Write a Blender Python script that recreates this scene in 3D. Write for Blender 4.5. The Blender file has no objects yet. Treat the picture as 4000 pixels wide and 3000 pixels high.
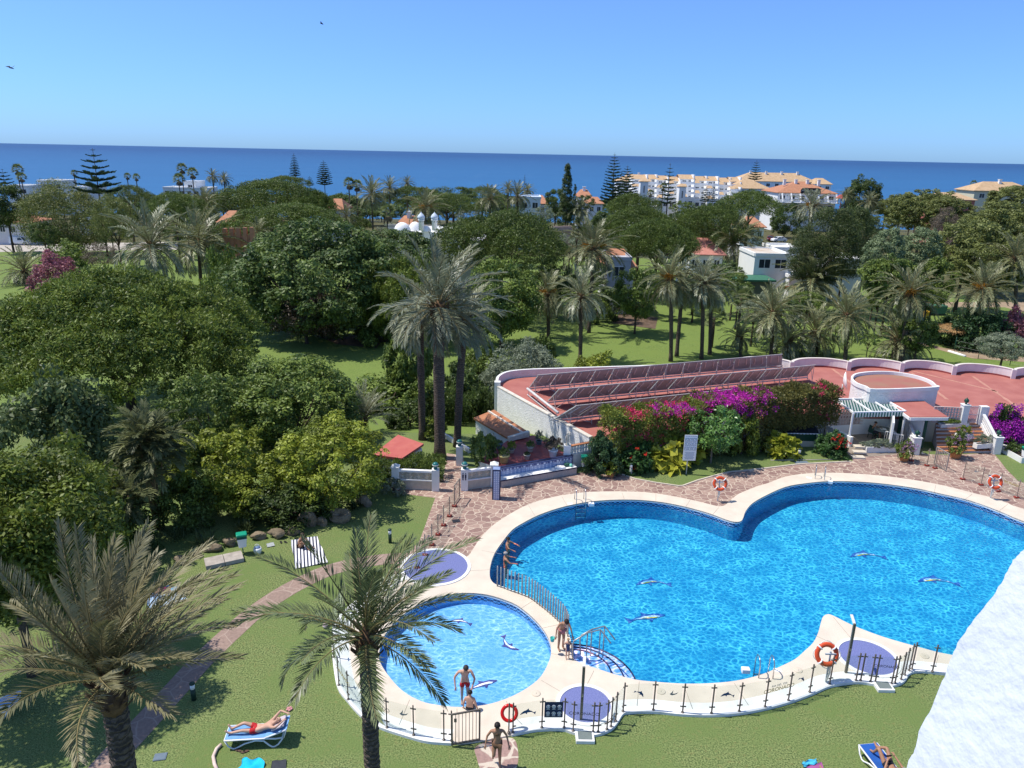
import bpy, bmesh, math, random
import numpy as np
from mathutils import Vector, Matrix, geometry
sc = bpy.context.scene
COL = sc.collection
R = math.radians
# ------------------------------------------------------------------ camera, world, sun, exposure
FPX = 2890.0                      # focal length in photo pixels (4000 wide)
RHO = R(1.17)                     # roll
TH = math.atan(900.8 / FPX)       # pitch below the horizon
HC = 18.5                         # sixth-floor balcony
cr, sr, ct, st = math.cos(RHO), math.sin(RHO), math.cos(TH), math.sin(TH)
fwd = Vector((0, ct, -st)); r0 = Vector((1, 0, 0)); u0 = Vector((0, st, ct))
cr_ = r0 * cr + u0 * sr; cu_ = -r0 * sr + u0 * cr
cam = bpy.data.cameras.new('camera'); cam_o = bpy.data.objects.new('camera', cam); COL.objects.link(cam_o)
cam_o.matrix_world = Matrix(((cr_.x, cu_.x, -fwd.x, 0), (cr_.y, cu_.y, -fwd.y, 0), (cr_.z, cu_.z, -fwd.z, HC), (0, 0, 0, 1)))
cam.sensor_width = 36; cam.lens = FPX / 4000 * 36; cam.clip_start = 0.1; cam.clip_end = 90000
sc.camera = cam_o
SUN_EL, SUN_A = R(62), R(7)       # sun to the left, a little out to sea
sdir = Vector((-math.cos(SUN_EL) * math.cos(SUN_A), math.cos(SUN_EL) * math.sin(SUN_A), math.sin(SUN_EL)))
w = bpy.data.worlds.new('World'); sc.world = w; w.use_nodes = True
nt = w.node_tree
sky = nt.nodes.new('ShaderNodeTexSky'); sky.sky_type = 'NISHITA'; sky.sun_disc = False
sky.sun_elevation = SUN_EL; sky.sun_rotation = math.atan2(sdir.x, sdir.y)
sky.altitude = 0; sky.air_density = 1.0; sky.dust_density = 0.3; sky.ozone_density = 3.2
bg = nt.nodes['Background']; bg.inputs['Strength'].default_value = 0.142
tcw = nt.nodes.new('ShaderNodeTexCoord'); sxw = nt.nodes.new('ShaderNodeSeparateXYZ'); rpw = nt.nodes.new('ShaderNodeValToRGB'); mxw = nt.nodes.new('ShaderNodeMixRGB'); mxw.blend_type = 'MULTIPLY'; mxw.inputs[0].default_value = 1
nt.links.new(tcw.outputs['Generated'], sxw.inputs[0]); nt.links.new(sxw.outputs['Z'], rpw.inputs[0]); nt.links.new(sky.outputs[0], mxw.inputs[1]); nt.links.new(rpw.outputs[0], mxw.inputs[2]); nt.links.new(mxw.outputs[0], bg.inputs['Color'])
for p_, c_ in ((0.0, (.33, .60, 1.22)), (.05, (.30, .50, .92)), (.17, (.345, .50, .62)), (.35, (.6, .7, .75)), (.7, (1.0, 1, 1.0))):      # clear maritime air: bluer towards the horizon
 e_ = rpw.color_ramp.elements[0] if p_ == 0 else (rpw.color_ramp.elements[1] if p_ == .7 else rpw.color_ramp.elements.new(p_)); e_.position = p_; e_.color = (*c_, 1)
sl = bpy.data.lights.new('sun', 'SUN'); sl.energy = 4.7; sl.angle = R(0.53); sl.color = (1.0, 0.955, 0.88)
so = bpy.data.objects.new('sun', sl); COL.objects.link(so)
so.rotation_euler = sdir.to_track_quat('Z', 'Y').to_euler(); so.location = (0, 0, 80)
vs = sc.view_settings; sc.display_settings.display_device = 'sRGB'
vs.view_transform = 'Standard'; vs.look = 'None'; vs.exposure = 0.22; vs.gamma = 1.0; vs.use_curve_mapping = False
sc.cycles.max_bounces = 8; sc.cycles.diffuse_bounces = 3; sc.cycles.glossy_bounces = 3
sc.cycles.transparent_max_bounces = 16; sc.cycles.transmission_bounces = 4
sc.cycles.use_denoising = True
# ------------------------------------------------------------------ pixel -> world
def ray(px, py):
 dx, dy = px - 2000, py - 1500
 x0 = dx * cr + dy * sr; y0 = dx * sr - dy * cr
 return (x0, FPX * ct + y0 * st, -FPX * st + y0 * ct)
def P(px, py, z=0.0):
 r = ray(px, py); t = (z - HC) / r[2]
 return Vector((r[0] * t, r[1] * t, z))
def PY(px, py, Y):
 r = ray(px, py); t = Y / r[1]
 return Vector((r[0] * t, Y, HC + r[2] * t))
def PT(px, py, Y): return Y / ray(px, py)[1]      # metres per photo pixel at that distance
def terrain(x, y):
 if y <= 47: return 0.0
 if y <= 57: return -2.2 * (y - 47) / 10
 if y <= 90: return -2.2
 return -2.2 - (y - 90) * 0.0125 if y < 250 else -4.2 - (y - 250) * 0.07
# ------------------------------------------------------------------ materials
_M = {}
def nd(t, k): return t.nodes.new('ShaderNode' + k)
def mat(name, col, rough=0.65, var=0.12, scale=3.0, bump=0.0, bscale=40.0, spec=0.25, metal=0.0, col2=None, detail=4, trans=0.0, coord='Object', rnd=0.0):
 if name in _M: return _M[name]
 m = bpy.data.materials.new(name); m.use_nodes = True; t = m.node_tree; b = t.nodes['Principled BSDF']
 b.inputs['Roughness'].default_value = rough; b.inputs['Metallic'].default_value = metal
 b.inputs['Specular IOR Level'].default_value = spec
 tc = nd(t, 'TexCoord'); n = nd(t, 'TexNoise'); n.inputs['Scale'].default_value = scale; n.inputs['Detail'].default_value = detail
 t.links.new(tc.outputs[coord], n.inputs['Vector'])
 mx = nd(t, 'ValToRGB'); mx.color_ramp.elements[0].position = 0.3; mx.color_ramp.elements[1].position = 0.7
 c2 = col2 or tuple(min(1, c * (1 + var)) for c in col)
 c1 = col if col2 else tuple(c * (1 - var) for c in col)
 mx.color_ramp.elements[0].color = (*c1, 1); mx.color_ramp.elements[1].color = (*c2, 1)
 t.links.new(n.outputs['Fac'], mx.inputs['Fac'])
 out = mx.outputs['Color']
 if rnd:
  oi = nd(t, 'ObjectInfo'); hs = nd(t, 'HueSaturation'); mr = nd(t, 'MapRange')
  mr.inputs['To Min'].default_value = 1 - rnd; mr.inputs['To Max'].default_value = 1 + rnd
  t.links.new(oi.outputs['Random'], mr.inputs['Value']); t.links.new(mr.outputs[0], hs.inputs['Value']); t.links.new(out, hs.inputs['Color'])
  out = hs.outputs['Color']
 t.links.new(out, b.inputs['Base Color'])
 if bump:
  n2 = nd(t, 'TexNoise'); n2.inputs['Scale'].default_value = bscale; n2.inputs['Detail'].default_value = 3
  t.links.new(tc.outputs[coord], n2.inputs['Vector'])
  bp = nd(t, 'Bump'); bp.inputs['Strength'].default_value = 1.0; bp.inputs['Distance'].default_value = bump
  t.links.new(n2.outputs['Fac'], bp.inputs['Height']); t.links.new(bp.outputs[0], b.inputs['Normal'])
 _M[name] = m
 return m
def leafmat(name, c1, c2, trans=0.3, rough=0.5, spec=0.3, rnd=0.12):
 """foliage: colour runs between c1 and c2 by the leaf's own tint; thin leaves let some light through"""
 if name in _M: return _M[name]
 m = bpy.data.materials.new(name); m.use_nodes = True; t = m.node_tree; b = t.nodes['Principled BSDF']
 b.inputs['Roughness'].default_value = rough; b.inputs['Specular IOR Level'].default_value = spec
 at = nd(t, 'Attribute'); at.attribute_name = 'tint'
 mx = nd(t, 'ValToRGB'); mx.color_ramp.elements[0].color = (*c1, 1); mx.color_ramp.elements[1].color = (*c2, 1)
 t.links.new(at.outputs['Fac'], mx.inputs['Fac'])
 oi = nd(t, 'ObjectInfo'); hs = nd(t, 'HueSaturation'); mr = nd(t, 'MapRange')
 mr.inputs['To Min'].default_value = 1 - rnd; mr.inputs['To Max'].default_value = 1 + rnd
 t.links.new(oi.outputs['Random'], mr.inputs['Value']); t.links.new(mr.outputs[0], hs.inputs['Value']); t.links.new(mx.outputs['Color'], hs.inputs['Color'])
 t.links.new(hs.outputs['Color'], b.inputs['Base Color'])
 tr = nd(t, 'BsdfTranslucent'); t.links.new(hs.outputs['Color'], tr.inputs['Color'])
 ms = nd(t, 'MixShader'); ms.inputs[0].default_value = trans
 t.links.new(b.outputs[0], ms.inputs[1]); t.links.new(tr.outputs[0], ms.inputs[2])
 t.links.new(ms.outputs[0], t.nodes['Material Output'].inputs['Surface'])
 _M[name] = m
 return m
# ------------------------------------------------------------------ mesh builder
def worldloc(o):
 v = Vector((0, 0, 0))
 while o is not None: v += o.location; o = o.parent
 return v
class MB:
 def __init__(s): s.v = []; s.f = []; s.sm = []
 def add(s, vs, fs, smooth=False):
  k = len(s.v); s.v += [tuple(v) for v in vs]; s.f += [tuple(i + k for i in f) for f in fs]; s.sm += [smooth] * len(fs); return s
 def box(s, c, d, rz=0.0, M=None):
  hx, hy, hz = d[0] / 2, d[1] / 2, d[2] / 2; ca, sa = math.cos(rz), math.sin(rz); vs = []
  for z in (-hz, hz):
   for x, y in ((-hx, -hy), (hx, -hy), (hx, hy), (-hx, hy)):
    v = Vector((x, y, z))
    v = M @ v if M else Vector((x * ca - y * sa, x * sa + y * ca, z))
    vs.append(v + Vector(c))
  return s.add(vs, [(3, 2, 1, 0), (4, 5, 6, 7), (0, 1, 5, 4), (1, 2, 6, 5), (2, 3, 7, 6), (3, 0, 4, 7)])
 def bar(s, a, b, w, h=None, up=(0, 0, 1)):
  a, b = Vector(a), Vector(b); d = b - a; L = d.length; d.normalize(); u = Vector(up)
  if abs(d.dot(u)) > .99: u = Vector((1, 0, 0))
  sx = d.cross(u).normalized(); uz = sx.cross(d).normalized(); h = h or w
  M = Matrix((d, sx, uz)).transposed()
  return s.box((a + b) / 2, (L, w, h), M=M)
 def tube(s, pts, r, n=8, cap=True, smooth=True):
  pts = [Vector(p) for p in pts]; rr = r if isinstance(r, (list, tuple)) else [r] * len(pts); vs = []; fs = []; prev = None
  for i, p in enumerate(pts):
   d = (pts[min(i + 1, len(pts) - 1)] - pts[max(i - 1, 0)]).normalized()
   if prev is None:
    a = Vector((0, 0, 1)) if abs(d.z) < .9 else Vector((1, 0, 0)); prev = d.cross(a).normalized()
   u = (prev - d * prev.dot(d)).normalized(); v = d.cross(u); prev = u
   for k in range(n):
    th = 2 * math.pi * k / n; vs.append(p + (u * math.cos(th) + v * math.sin(th)) * rr[i])
  for i in range(len(pts) - 1):
   for k in range(n): fs.append((i * n + k, i * n + (k + 1) % n, (i + 1) * n + (k + 1) % n, (i + 1) * n + k))
  if cap: fs.append(tuple(range(n))[::-1]); fs.append(tuple(range((len(pts) - 1) * n, len(pts) * n)))
  return s.add(vs, fs, smooth)
 def lathe(s, prof, c=(0, 0, 0), n=20, smooth=True):
  vs = []; fs = []; m = len(prof)
  for r, z in prof:
   for k in range(n):
    th = 2 * math.pi * k / n; vs.append((c[0] + r * math.cos(th), c[1] + r * math.sin(th), c[2] + z))
  for i in range(m - 1):
   for k in range(n): fs.append((i * n + k, i * n + (k + 1) % n, (i + 1) * n + (k + 1) % n, (i + 1) * n + k))
  fs.append(tuple(range(n))[::-1]); fs.append(tuple(range((m - 1) * n, m * n)))
  return s.add(vs, fs, smooth)
 def prism(s, poly, z0, z1, holes=(), smooth=False, bottom=True):
  """upright prism over a 2-D outline, with holes"""
  loops = [[Vector((p[0], p[1], 0)) for p in l] for l in [poly, *holes]]
  def area(l): return sum(l[i].x * l[(i + 1) % len(l)].y - l[(i + 1) % len(l)].x * l[i].y for i in range(len(l)))
  loops[0] = loops[0] if area(loops[0]) > 0 else loops[0][::-1]
  for i in range(1, len(loops)):
   if area(loops[i]) > 0: loops[i] = loops[i][::-1]
  tri = geometry.tessellate_polygon(loops)
  flat = [p for l in loops for p in l]
  tri2 = []
  for t in tri:
   a, b, c = (flat[i] for i in t)
   tri2.append(t if (b - a).cross(c - a).z > 0 else t[::-1])
  if z1 == z0: return s.add([(p.x, p.y, z0) for p in flat], tri2)
  s.add([(p.x, p.y, z1) for p in flat], tri2)
  if bottom: s.add([(p.x, p.y, z0) for p in flat], [t[::-1] for t in tri2])
  for l in loops:
   n = len(l); vs = [(p.x, p.y, z0) for p in l] + [(p.x, p.y, z1) for p in l]
   s.add(vs, [(i, (i + 1) % n, n + (i + 1) % n, n + i) for i in range(n)], smooth)
  return s
 def ribbon(s, pts, z0, z1, w):
  """wall of thickness w along a 2-D line (open)"""
  L = offset(pts, w / 2); Rr = offset(pts, -w / 2)
  n = len(pts)
  vs = []
  for i in range(n):
   vs += [(L[i][0], L[i][1], z0), (Rr[i][0], Rr[i][1], z0), (Rr[i][0], Rr[i][1], z1), (L[i][0], L[i][1], z1)]
  fs = []
  for i in range(n - 1):
   a = i * 4; b = a + 4
   for k in range(4): fs.append((a + k, a + (k + 1) % 4, b + (k + 1) % 4, b + k))
  fs.append((3, 2, 1, 0)); a = (n - 1) * 4; fs.append((a, a + 1, a + 2, a + 3))
  return s.add(vs, fs)
 def sphere(s, c, r, n=12, m=8, sx=1, sy=1, sz=1):
  prof = []
  vs = [(c[0], c[1], c[2] - r * sz)]; fs = []
  for i in range(1, m):
   ph = -math.pi / 2 + math.pi * i / m
   for k in range(n):
    th = 2 * math.pi * k / n
    vs.append((c[0] + r * sx * math.cos(ph) * math.cos(th), c[1] + r * sy * math.cos(ph) * math.sin(th), c[2] + r * sz * math.sin(ph)))
  vs.append((c[0], c[1], c[2] + r * sz)); last = len(vs) - 1
  for k in range(n):
   fs.append((0, 1 + (k + 1) % n, 1 + k)); b = 1 + (m - 2) * n; fs.append((last, b + k, b + (k + 1) % n))
  for i in range(m - 2):
   a = 1 + i * n
   for k in range(n): fs.append((a + k, a + (k + 1) % n, a + n + (k + 1) % n, a + n + k))
  return s.add(vs, fs, True)
 def torus(s, c, R_, r, n=28, m=10, M=None, flat=1.0):
  vs = []; fs = []
  for i in range(n):
   a = 2 * math.pi * i / n
   for k in range(m):
    b = 2 * math.pi * k / m
    v = Vector(((R_ + r * math.cos(b)) * math.cos(a), (R_ + r * math.cos(b)) * math.sin(a), r * math.sin(b) * flat))
    vs.append((M @ v if M else v) + Vector(c))
  for i in range(n):
   for k in range(m): fs.append((i * m + k, ((i + 1) % n) * m + k, ((i + 1) % n) * m + (k + 1) % m, i * m + (k + 1) % m))
  return s.add(vs, fs, True)
 def poly3(s, pts): return s.add(pts, [tuple(range(len(pts)))])
 def build(s, name, m, parent=None, local=False, bevel=0.0, label=None, cat=None, group=None, kind=None, tints=None):
  off = Vector((0, 0, 0)) if (local or parent is None) else worldloc(parent)
  me = bpy.data.meshes.new(name)
  me.from_pydata([(v[0] - off.x, v[1] - off.y, v[2] - off.z) for v in s.v], [], s.f)
  me.polygons.foreach_set('use_smooth', s.sm)
  if m: me.materials.append(m)
  o = bpy.data.objects.new(name, me); COL.objects.link(o)
  if parent is not None: o.parent = parent
  if bevel:
   bm_ = o.modifiers.new('bevel', 'BEVEL'); bm_.width = bevel; bm_.segments = 2; bm_.limit_method = 'ANGLE'
  return tag(o, label, cat, group, kind)
def tag(o, label=None, cat=None, group=None, kind=None):
 if label: o['label'] = label
 if cat: o['category'] = cat
 if group: o['group'] = group
 if kind: o['kind'] = kind
 return o
def thing(name, label, cat, loc=(0, 0, 0), rz=0.0, group=None):
 o = bpy.data.objects.new(name, None); COL.objects.link(o); o.empty_display_size = .2
 o.location = loc; o.rotation_euler = (0, 0, rz)
 return tag(o, label, cat, group)
def dup(root, loc=None, rz=None, label=None, group=None, scale=None):
 def cp(o, par):
  c = o.copy(); COL.objects.link(c)
  if par is not None: c.parent = par
  for ch in list(o.children): cp(ch, c)
  return c
 c = cp(root, None)
 if loc is not None: c.location = loc
 if rz is not None: c.rotation_euler = (0, 0, rz)
 if label: c['label'] = label
 if group: c['group'] = group
 if scale: c.scale = (scale,) * 3
 return c
def text(name, body, size, m, M, parent=None, ext=0.002):
 """lettering as a mesh in the plane given by the matrix M (local x = reading direction, local y = up)"""
 cu = bpy.data.curves.new(name, 'FONT'); cu.body = body; cu.size = size; cu.align_x = 'CENTER'; cu.align_y = 'CENTER'; cu.extrude = ext
 tmp = bpy.data.objects.new('tmp', cu); COL.objects.link(tmp)
 dg = bpy.context.evaluated_depsgraph_get(); me = bpy.data.meshes.new_from_object(tmp.evaluated_get(dg)); bpy.data.objects.remove(tmp)
 me.name = name; me.transform(M)
 if parent is not None: me.transform(Matrix.Translation(-worldloc(parent)))
 me.materials.clear(); me.materials.append(m)
 o = bpy.data.objects.new(name, me); COL.objects.link(o)
 if parent is not None: o.parent = parent
 return o
def frame(origin, xdir, up):
 x = Vector(xdir).normalized(); z = x.cross(Vector(up)).normalized(); y = z.cross(x)
 return Matrix(((x.x, y.x, z.x, origin[0]), (x.y, y.y, z.y, origin[1]), (x.z, y.z, z.z, origin[2]), (0, 0, 0, 1)))
# ------------------------------------------------------------------ 2-D line helpers
def spline(pts, closed=True, k=5):
 pts = [(p[0], p[1]) for p in pts]; n = len(pts); out = []
 rng = range(n) if closed else range(n - 1)
 for i in rng:
  g = (lambda j: pts[j % n]) if closed else (lambda j: pts[max(0, min(n - 1, j))])
  p0, p1, p2, p3 = g(i - 1), g(i), g(i + 1), g(i + 2)
  for q in range(k):
   t = q / k; o = []
   for a in (0, 1):
    o.append(.5 * (2 * p1[a] + (p2[a] - p0[a]) * t + (2 * p0[a] - 5 * p1[a] + 4 * p2[a] - p3[a]) * t * t + (3 * p1[a] - p0[a] - 3 * p2[a] + p3[a]) * t ** 3))
   out.append(tuple(o))
 if not closed: out.append(pts[-1])
 return out
def offset(pts, d, closed=False):
 n = len(pts); out = []
 for i in range(n):
  a = pts[(i - 1) % n] if closed else pts[max(0, i - 1)]; b = pts[(i + 1) % n] if closed else pts[min(n - 1, i + 1)]
  tx, ty = b[0] - a[0], b[1] - a[1]; L = math.hypot(tx, ty) or 1
  out.append((pts[i][0] - ty / L * d, pts[i][1] + tx / L * d))
 return out
def PP(px, z=0.0): return [tuple(P(x, y, z)[:2]) for x, y in px]
# ================================================================== SETTING: sea, land, lawns, paving, pools
def sea_mat():
 m = bpy.data.materials.new('sea_water'); m.use_nodes = True; t = m.node_tree; b = t.nodes['Principled BSDF']
 b.inputs['Roughness'].default_value = 0.45; b.inputs['Specular IOR Level'].default_value = 0.12
 tc = nd(t, 'TexCoord'); mp = nd(t, 'Mapping'); mp.inputs['Scale'].default_value = (.004, .012, 1)
 n = nd(t, 'TexNoise'); n.inputs['Scale'].default_value = 1.0; n.inputs['Detail'].default_value = 6
 t.links.new(tc.outputs['Object'], mp.inputs['Vector']); t.links.new(mp.outputs[0], n.inputs['Vector'])
 sx = nd(t, 'SeparateXYZ'); t.links.new(tc.outputs['Object'], sx.inputs[0])
 mr = nd(t, 'MapRange'); mr.inputs['From Min'].default_value = 450; mr.inputs['From Max'].default_value = 6500
 t.links.new(sx.outputs['Y'], mr.inputs['Value'])
 mr.interpolation_type = 'SMOOTHSTEP'
 pw = nd(t, 'Math'); pw.operation = 'POWER'; pw.inputs[1].default_value = .45; t.links.new(mr.outputs[0], pw.inputs[0])
 rp = nd(t, 'ValToRGB'); e = rp.color_ramp.elements
 e[0].color = (.028, .118, .26, 1); e[1].color = (.020, .066, .17, 1)      # turquoise shallows to deep water
 ad = nd(t, 'Math'); ad.operation = 'MULTIPLY_ADD'; ad.inputs[1].default_value = .5; t.links.new(n.outputs['Fac'], ad.inputs[0])
 sb = nd(t, 'Math'); sb.operation = 'SUBTRACT'; sb.inputs[1].default_value = .25; t.links.new(pw.outputs[0], sb.inputs[0]); t.links.new(sb.outputs[0], ad.inputs[2])
 t.links.new(ad.outputs[0], rp.inputs['Fac'])
 # foam of breaking wave crests
 mp2 = nd(t, 'Mapping'); mp2.inputs['Scale'].default_value = (.03, .14, 1); t.links.new(tc.outputs['Object'], mp2.inputs['Vector'])
 n2 = nd(t, 'TexNoise'); n2.inputs['Scale'].default_value = 1.0; n2.inputs['Detail'].default_value = 4; t.links.new(mp2.outputs[0], n2.inputs['Vector'])
 cr2 = nd(t, 'ValToRGB'); cr2.color_ramp.elements[0].position = .70; cr2.color_ramp.elements[1].position = .78; t.links.new(n2.outputs['Fac'], cr2.inputs['Fac'])
 mx = nd(t, 'MixRGB'); mx.inputs['Color2'].default_value = (.5, .62, .75, 1); t.links.new(cr2.outputs[0], mx.inputs['Fac']); t.links.new(rp.outputs[0], mx.inputs['Color1'])
 t.links.new(mx.outputs[0], b.inputs['Base Color'])
 mp3 = nd(t, 'Mapping'); mp3.inputs['Scale'].default_value = (.05, .2, 1); t.links.new(tc.outputs['Object'], mp3.inputs['Vector'])
 n3 = nd(t, 'TexNoise'); n3.inputs['Detail'].default_value = 5; n3.inputs['Scale'].default_value = 1; t.links.new(mp3.outputs[0], n3.inputs['Vector'])
 bp = nd(t, 'Bump'); bp.inputs['Distance'].default_value = 1.2; t.links.new(n3.outputs['Fac'], bp.inputs['Height']); t.links.new(bp.outputs[0], b.inputs['Normal'])
 return m
s = MB(); s.add([(-60000, 300, -9.0), (60000, 300, -9.0), (60000, 80000, -9.0), (-60000, 80000, -9.0)], [(0, 1, 2, 3)])
s.build('sea', sea_mat(), kind='structure')
def grass_mat(name, a, b_, c, fine=60, bump=.03, dry=(.20, .19, .07)):
 m = bpy.data.materials.new(name); m.use_nodes = True; t = m.node_tree; b = t.nodes['Principled BSDF']
 b.inputs['Roughness'].default_value = 0.8; b.inputs['Specular IOR Level'].default_value = 0.12
 tc = nd(t, 'TexCoord'); L = t.links.new
 n1 = nd(t, 'TexNoise'); n1.inputs['Scale'].default_value = fine; n1.inputs['Detail'].default_value = 3; L(tc.outputs['Object'], n1.inputs['Vector'])
 n2 = nd(t, 'TexNoise'); n2.inputs['Scale'].default_value = .45; n2.inputs['Detail'].default_value = 5; L(tc.outputs['Object'], n2.inputs['Vector'])
 n3 = nd(t, 'TexNoise'); n3.inputs['Scale'].default_value = 6; n3.inputs['Detail'].default_value = 5; L(tc.outputs['Object'], n3.inputs['Vector'])
 r1 = nd(t, 'ValToRGB'); e = r1.color_ramp.elements; e[0].position = .36; e[1].position = .64; e[0].color = (*a, 1); e[1].color = (*b_, 1)
 L(n1.outputs['Fac'], r1.inputs['Fac'])
 r2 = nd(t, 'ValToRGB'); r2.color_ramp.elements[0].position = .40; r2.color_ramp.elements[1].position = .62; L(n2.outputs['Fac'], r2.inputs['Fac'])
 mx = nd(t, 'MixRGB'); mx.inputs['Color2'].default_value = (*c, 1); L(r1.outputs[0], mx.inputs['Color1'])
 k = nd(t, 'Math'); k.operation = 'MULTIPLY'; k.inputs[1].default_value = .85; L(r2.outputs[0], k.inputs[0]); L(k.outputs[0], mx.inputs['Fac'])
 r3 = nd(t, 'ValToRGB'); r3.color_ramp.elements[0].position = .55; r3.color_ramp.elements[1].position = .78; L(n3.outputs['Fac'], r3.inputs['Fac'])
 mx2 = nd(t, 'MixRGB'); mx2.inputs['Color2'].default_value = (*dry, 1); L(mx.outputs[0], mx2.inputs['Color1'])
 k2 = nd(t, 'Math'); k2.operation = 'MULTIPLY'; k2.inputs[1].default_value = .8; L(r3.outputs[0], k2.inputs[0]); L(k2.outputs[0], mx2.inputs['Fac'])
 L(mx2.outputs[0], b.inputs['Base Color'])
 bp = nd(t, 'Bump'); bp.inputs['Distance'].default_value = bump; L(n1.outputs['Fac'], bp.inputs['Height']); L(bp.outputs[0], b.inputs['Normal'])
 return m
M_LAWN = grass_mat('lawn_grass', (.058, .088, .028), (.240, .285, .105), (.13, .185, .055), fine=19)
M_FIELD = grass_mat('field_grass', (.095, .15, .034), (.185, .245, .065), (.15, .21, .05), fine=9, dry=(.20, .17, .06))
M_LAND = grass_mat('scrub_ground', (.05, .06, .022), (.12, .11, .05), (.09, .085, .04), fine=2, dry=(.2, .15, .08))
def crazy_mat(name, cols, joint, scale=1.5, jw=.03):
 m = bpy.data.materials.new(name); m.use_nodes = True; t = m.node_tree; b = t.nodes['Principled BSDF']; L = t.links.new
 b.inputs['Roughness'].default_value = 0.8; b.inputs['Specular IOR Level'].default_value = 0.2
 tc = nd(t, 'TexCoord'); nz = nd(t, 'TexNoise'); nz.inputs['Scale'].default_value = 1.4; nz.inputs['Detail'].default_value = 2; L(tc.outputs['Object'], nz.inputs['Vector'])
 mx = nd(t, 'MixRGB'); mx.blend_type = 'LINEAR_LIGHT'; mx.inputs['Fac'].default_value = .09; L(tc.outputs['Object'], mx.inputs['Color1']); L(nz.outputs['Color'], mx.inputs['Color2'])
 vo = nd(t, 'TexVoronoi'); vo.feature = 'DISTANCE_TO_EDGE'; vo.inputs['Scale'].default_value = scale; L(mx.outputs[0], vo.inputs['Vector'])
 vc = nd(t, 'TexVoronoi'); vc.feature = 'F1'; vc.inputs['Scale'].default_value = scale; L(mx.outputs[0], vc.inputs['Vector'])
 sp = nd(t, 'SeparateColor'); L(vc.outputs['Color'], sp.inputs[0])
 rp = nd(t, 'ValToRGB'); rp.color_ramp.interpolation = 'LINEAR'
 for i, c in enumerate(cols):
  e = rp.color_ramp.elements[i] if i < 2 else rp.color_ramp.elements.new(0)
  e.position = i / (len(cols) - 1); e.color = (*c, 1)
 L(sp.outputs[0], rp.inputs['Fac'])
 n2 = nd(t, 'TexNoise'); n2.inputs['Scale'].default_value = 9; n2.inputs['Detail'].default_value = 5; L(tc.outputs['Object'], n2.inputs['Vector'])
 m2 = nd(t, 'MixRGB'); m2.blend_type = 'OVERLAY'; m2.inputs['Fac'].default_value = .35; L(rp.outputs[0], m2.inputs['Color1']); L(n2.outputs['Fac'], m2.inputs['Color2'])
 st_ = nd(t, 'ValToRGB'); st_.color_ramp.elements[0].position = jw; st_.color_ramp.elements[1].position = jw * 1.7; L(vo.outputs['Distance'], st_.inputs['Fac'])
 m3 = nd(t, 'MixRGB'); m3.inputs['Color1'].default_value = (*joint, 1); L(m2.outputs[0], m3.inputs['Color2']); L(st_.outputs[0], m3.inputs['Fac'])
 L(m3.outputs[0], b.inputs['Base Color'])
 bp = nd(t, 'Bump'); bp.inputs['Distance'].default_value = .02; L(n2.outputs['Fac'], bp.inputs['Height']); L(bp.outputs[0], b.inputs['Normal'])
 return m
M_CRAZY = crazy_mat('crazy_paving', [(.23, .14, .12), (.33, .215, .175), (.42, .30, .225), (.25, .155, .135), (.37, .255, .205)], (.52, .42, .33), scale=2.3, jw=.024)
M_PATH = crazy_mat('path_paving', [(.27, .19, .155), (.33, .24, .195), (.30, .21, .17)], (.36, .27, .22), scale=1.3, jw=.018)
M_DECK = mat('pool_deck_concrete', (.62, .535, .435), rough=.75, var=.08, scale=1.3, bump=.004, bscale=60, detail=8)
M_WHITE = mat('white_paint', (.80, .79, .77), rough=.6, var=.04, scale=2)
# land down to the shore
ys = [47, 52, 57, 75, 90, 150, 250, 330, 420]; s = MB(); xs = [-700, -300, -100, 0, 100, 300, 700]
for y in ys:
 for x in xs: s.v.append((x, y, terrain(0, y)))
for j in range(len(ys) - 1):
 for i in range(len(xs) - 1): a = j * len(xs) + i; s.f.append((a, a + 1, a + len(xs) + 1, a + len(xs))); s.sm.append(False)
s.build('ground', M_LAND, kind='structure')
# park lawn beyond the clubhouse (lies 12 mm over the land)
s = MB(); x0, x1 = -130, 75
for y in (47.5, 52, 57, 75, 90, 165): s.v += [(x0, y, terrain(0, y) + .012), (x1, y, terrain(0, y) + .012)]
for j in range(5): s.f.append((2 * j, 2 * j + 1, 2 * j + 3, 2 * j + 2)); s.sm.append(False)
s.build('lawn', M_FIELD, kind='structure')
# ------------------------------------------------------------------ outlines (photo pixels on the ground)
POOL_PX = [(2000, 2074), (1958, 2126), (1931, 2167), (1916, 2212), (1913, 2252), (1922, 2275), (1943, 2289), (2000, 2309), (2068, 2334), (2113, 2366), (2149, 2395), (2181, 2424), (2210, 2456), (2228, 2500), (2232, 2545), (2237, 2577), (2280, 2598), (2326, 2614), (2400, 2638), (2481, 2659), (2563, 2668), (2671, 2675), (2780, 2673), (2877, 2663), (2975, 2639), (3051, 2606), (3105, 2579), (3143, 2546), (3176, 2514), (3195, 2476), (3206, 2436), (3214, 2414), (3230, 2404), (3252, 2408), (3322, 2443), (3404, 2476), (3485, 2503), (3593, 2533), (3714, 2562), (3950, 2590), (4250, 2560), (4500, 2450), (4600, 2330), (4500, 2220), (4250, 2120), (4000, 2040), (3904, 2000), (3791, 1959), (3678, 1932), (3588, 1912), (3497, 1898), (3407, 1888), (3316, 1883), (3226, 1883), (3136, 1892), (3068, 1905), (3000, 1934), (2940, 1968), (2913, 1999), (2904, 2022), (2895, 2038), (2872, 2042), (2836, 2033), (2769, 2008), (2679, 1983), (2588, 1965), (2497, 1956), (2407, 1955), (2316, 1961), (2249, 1972), (2181, 1988), (2104, 2015), (2045, 2045)]
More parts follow.
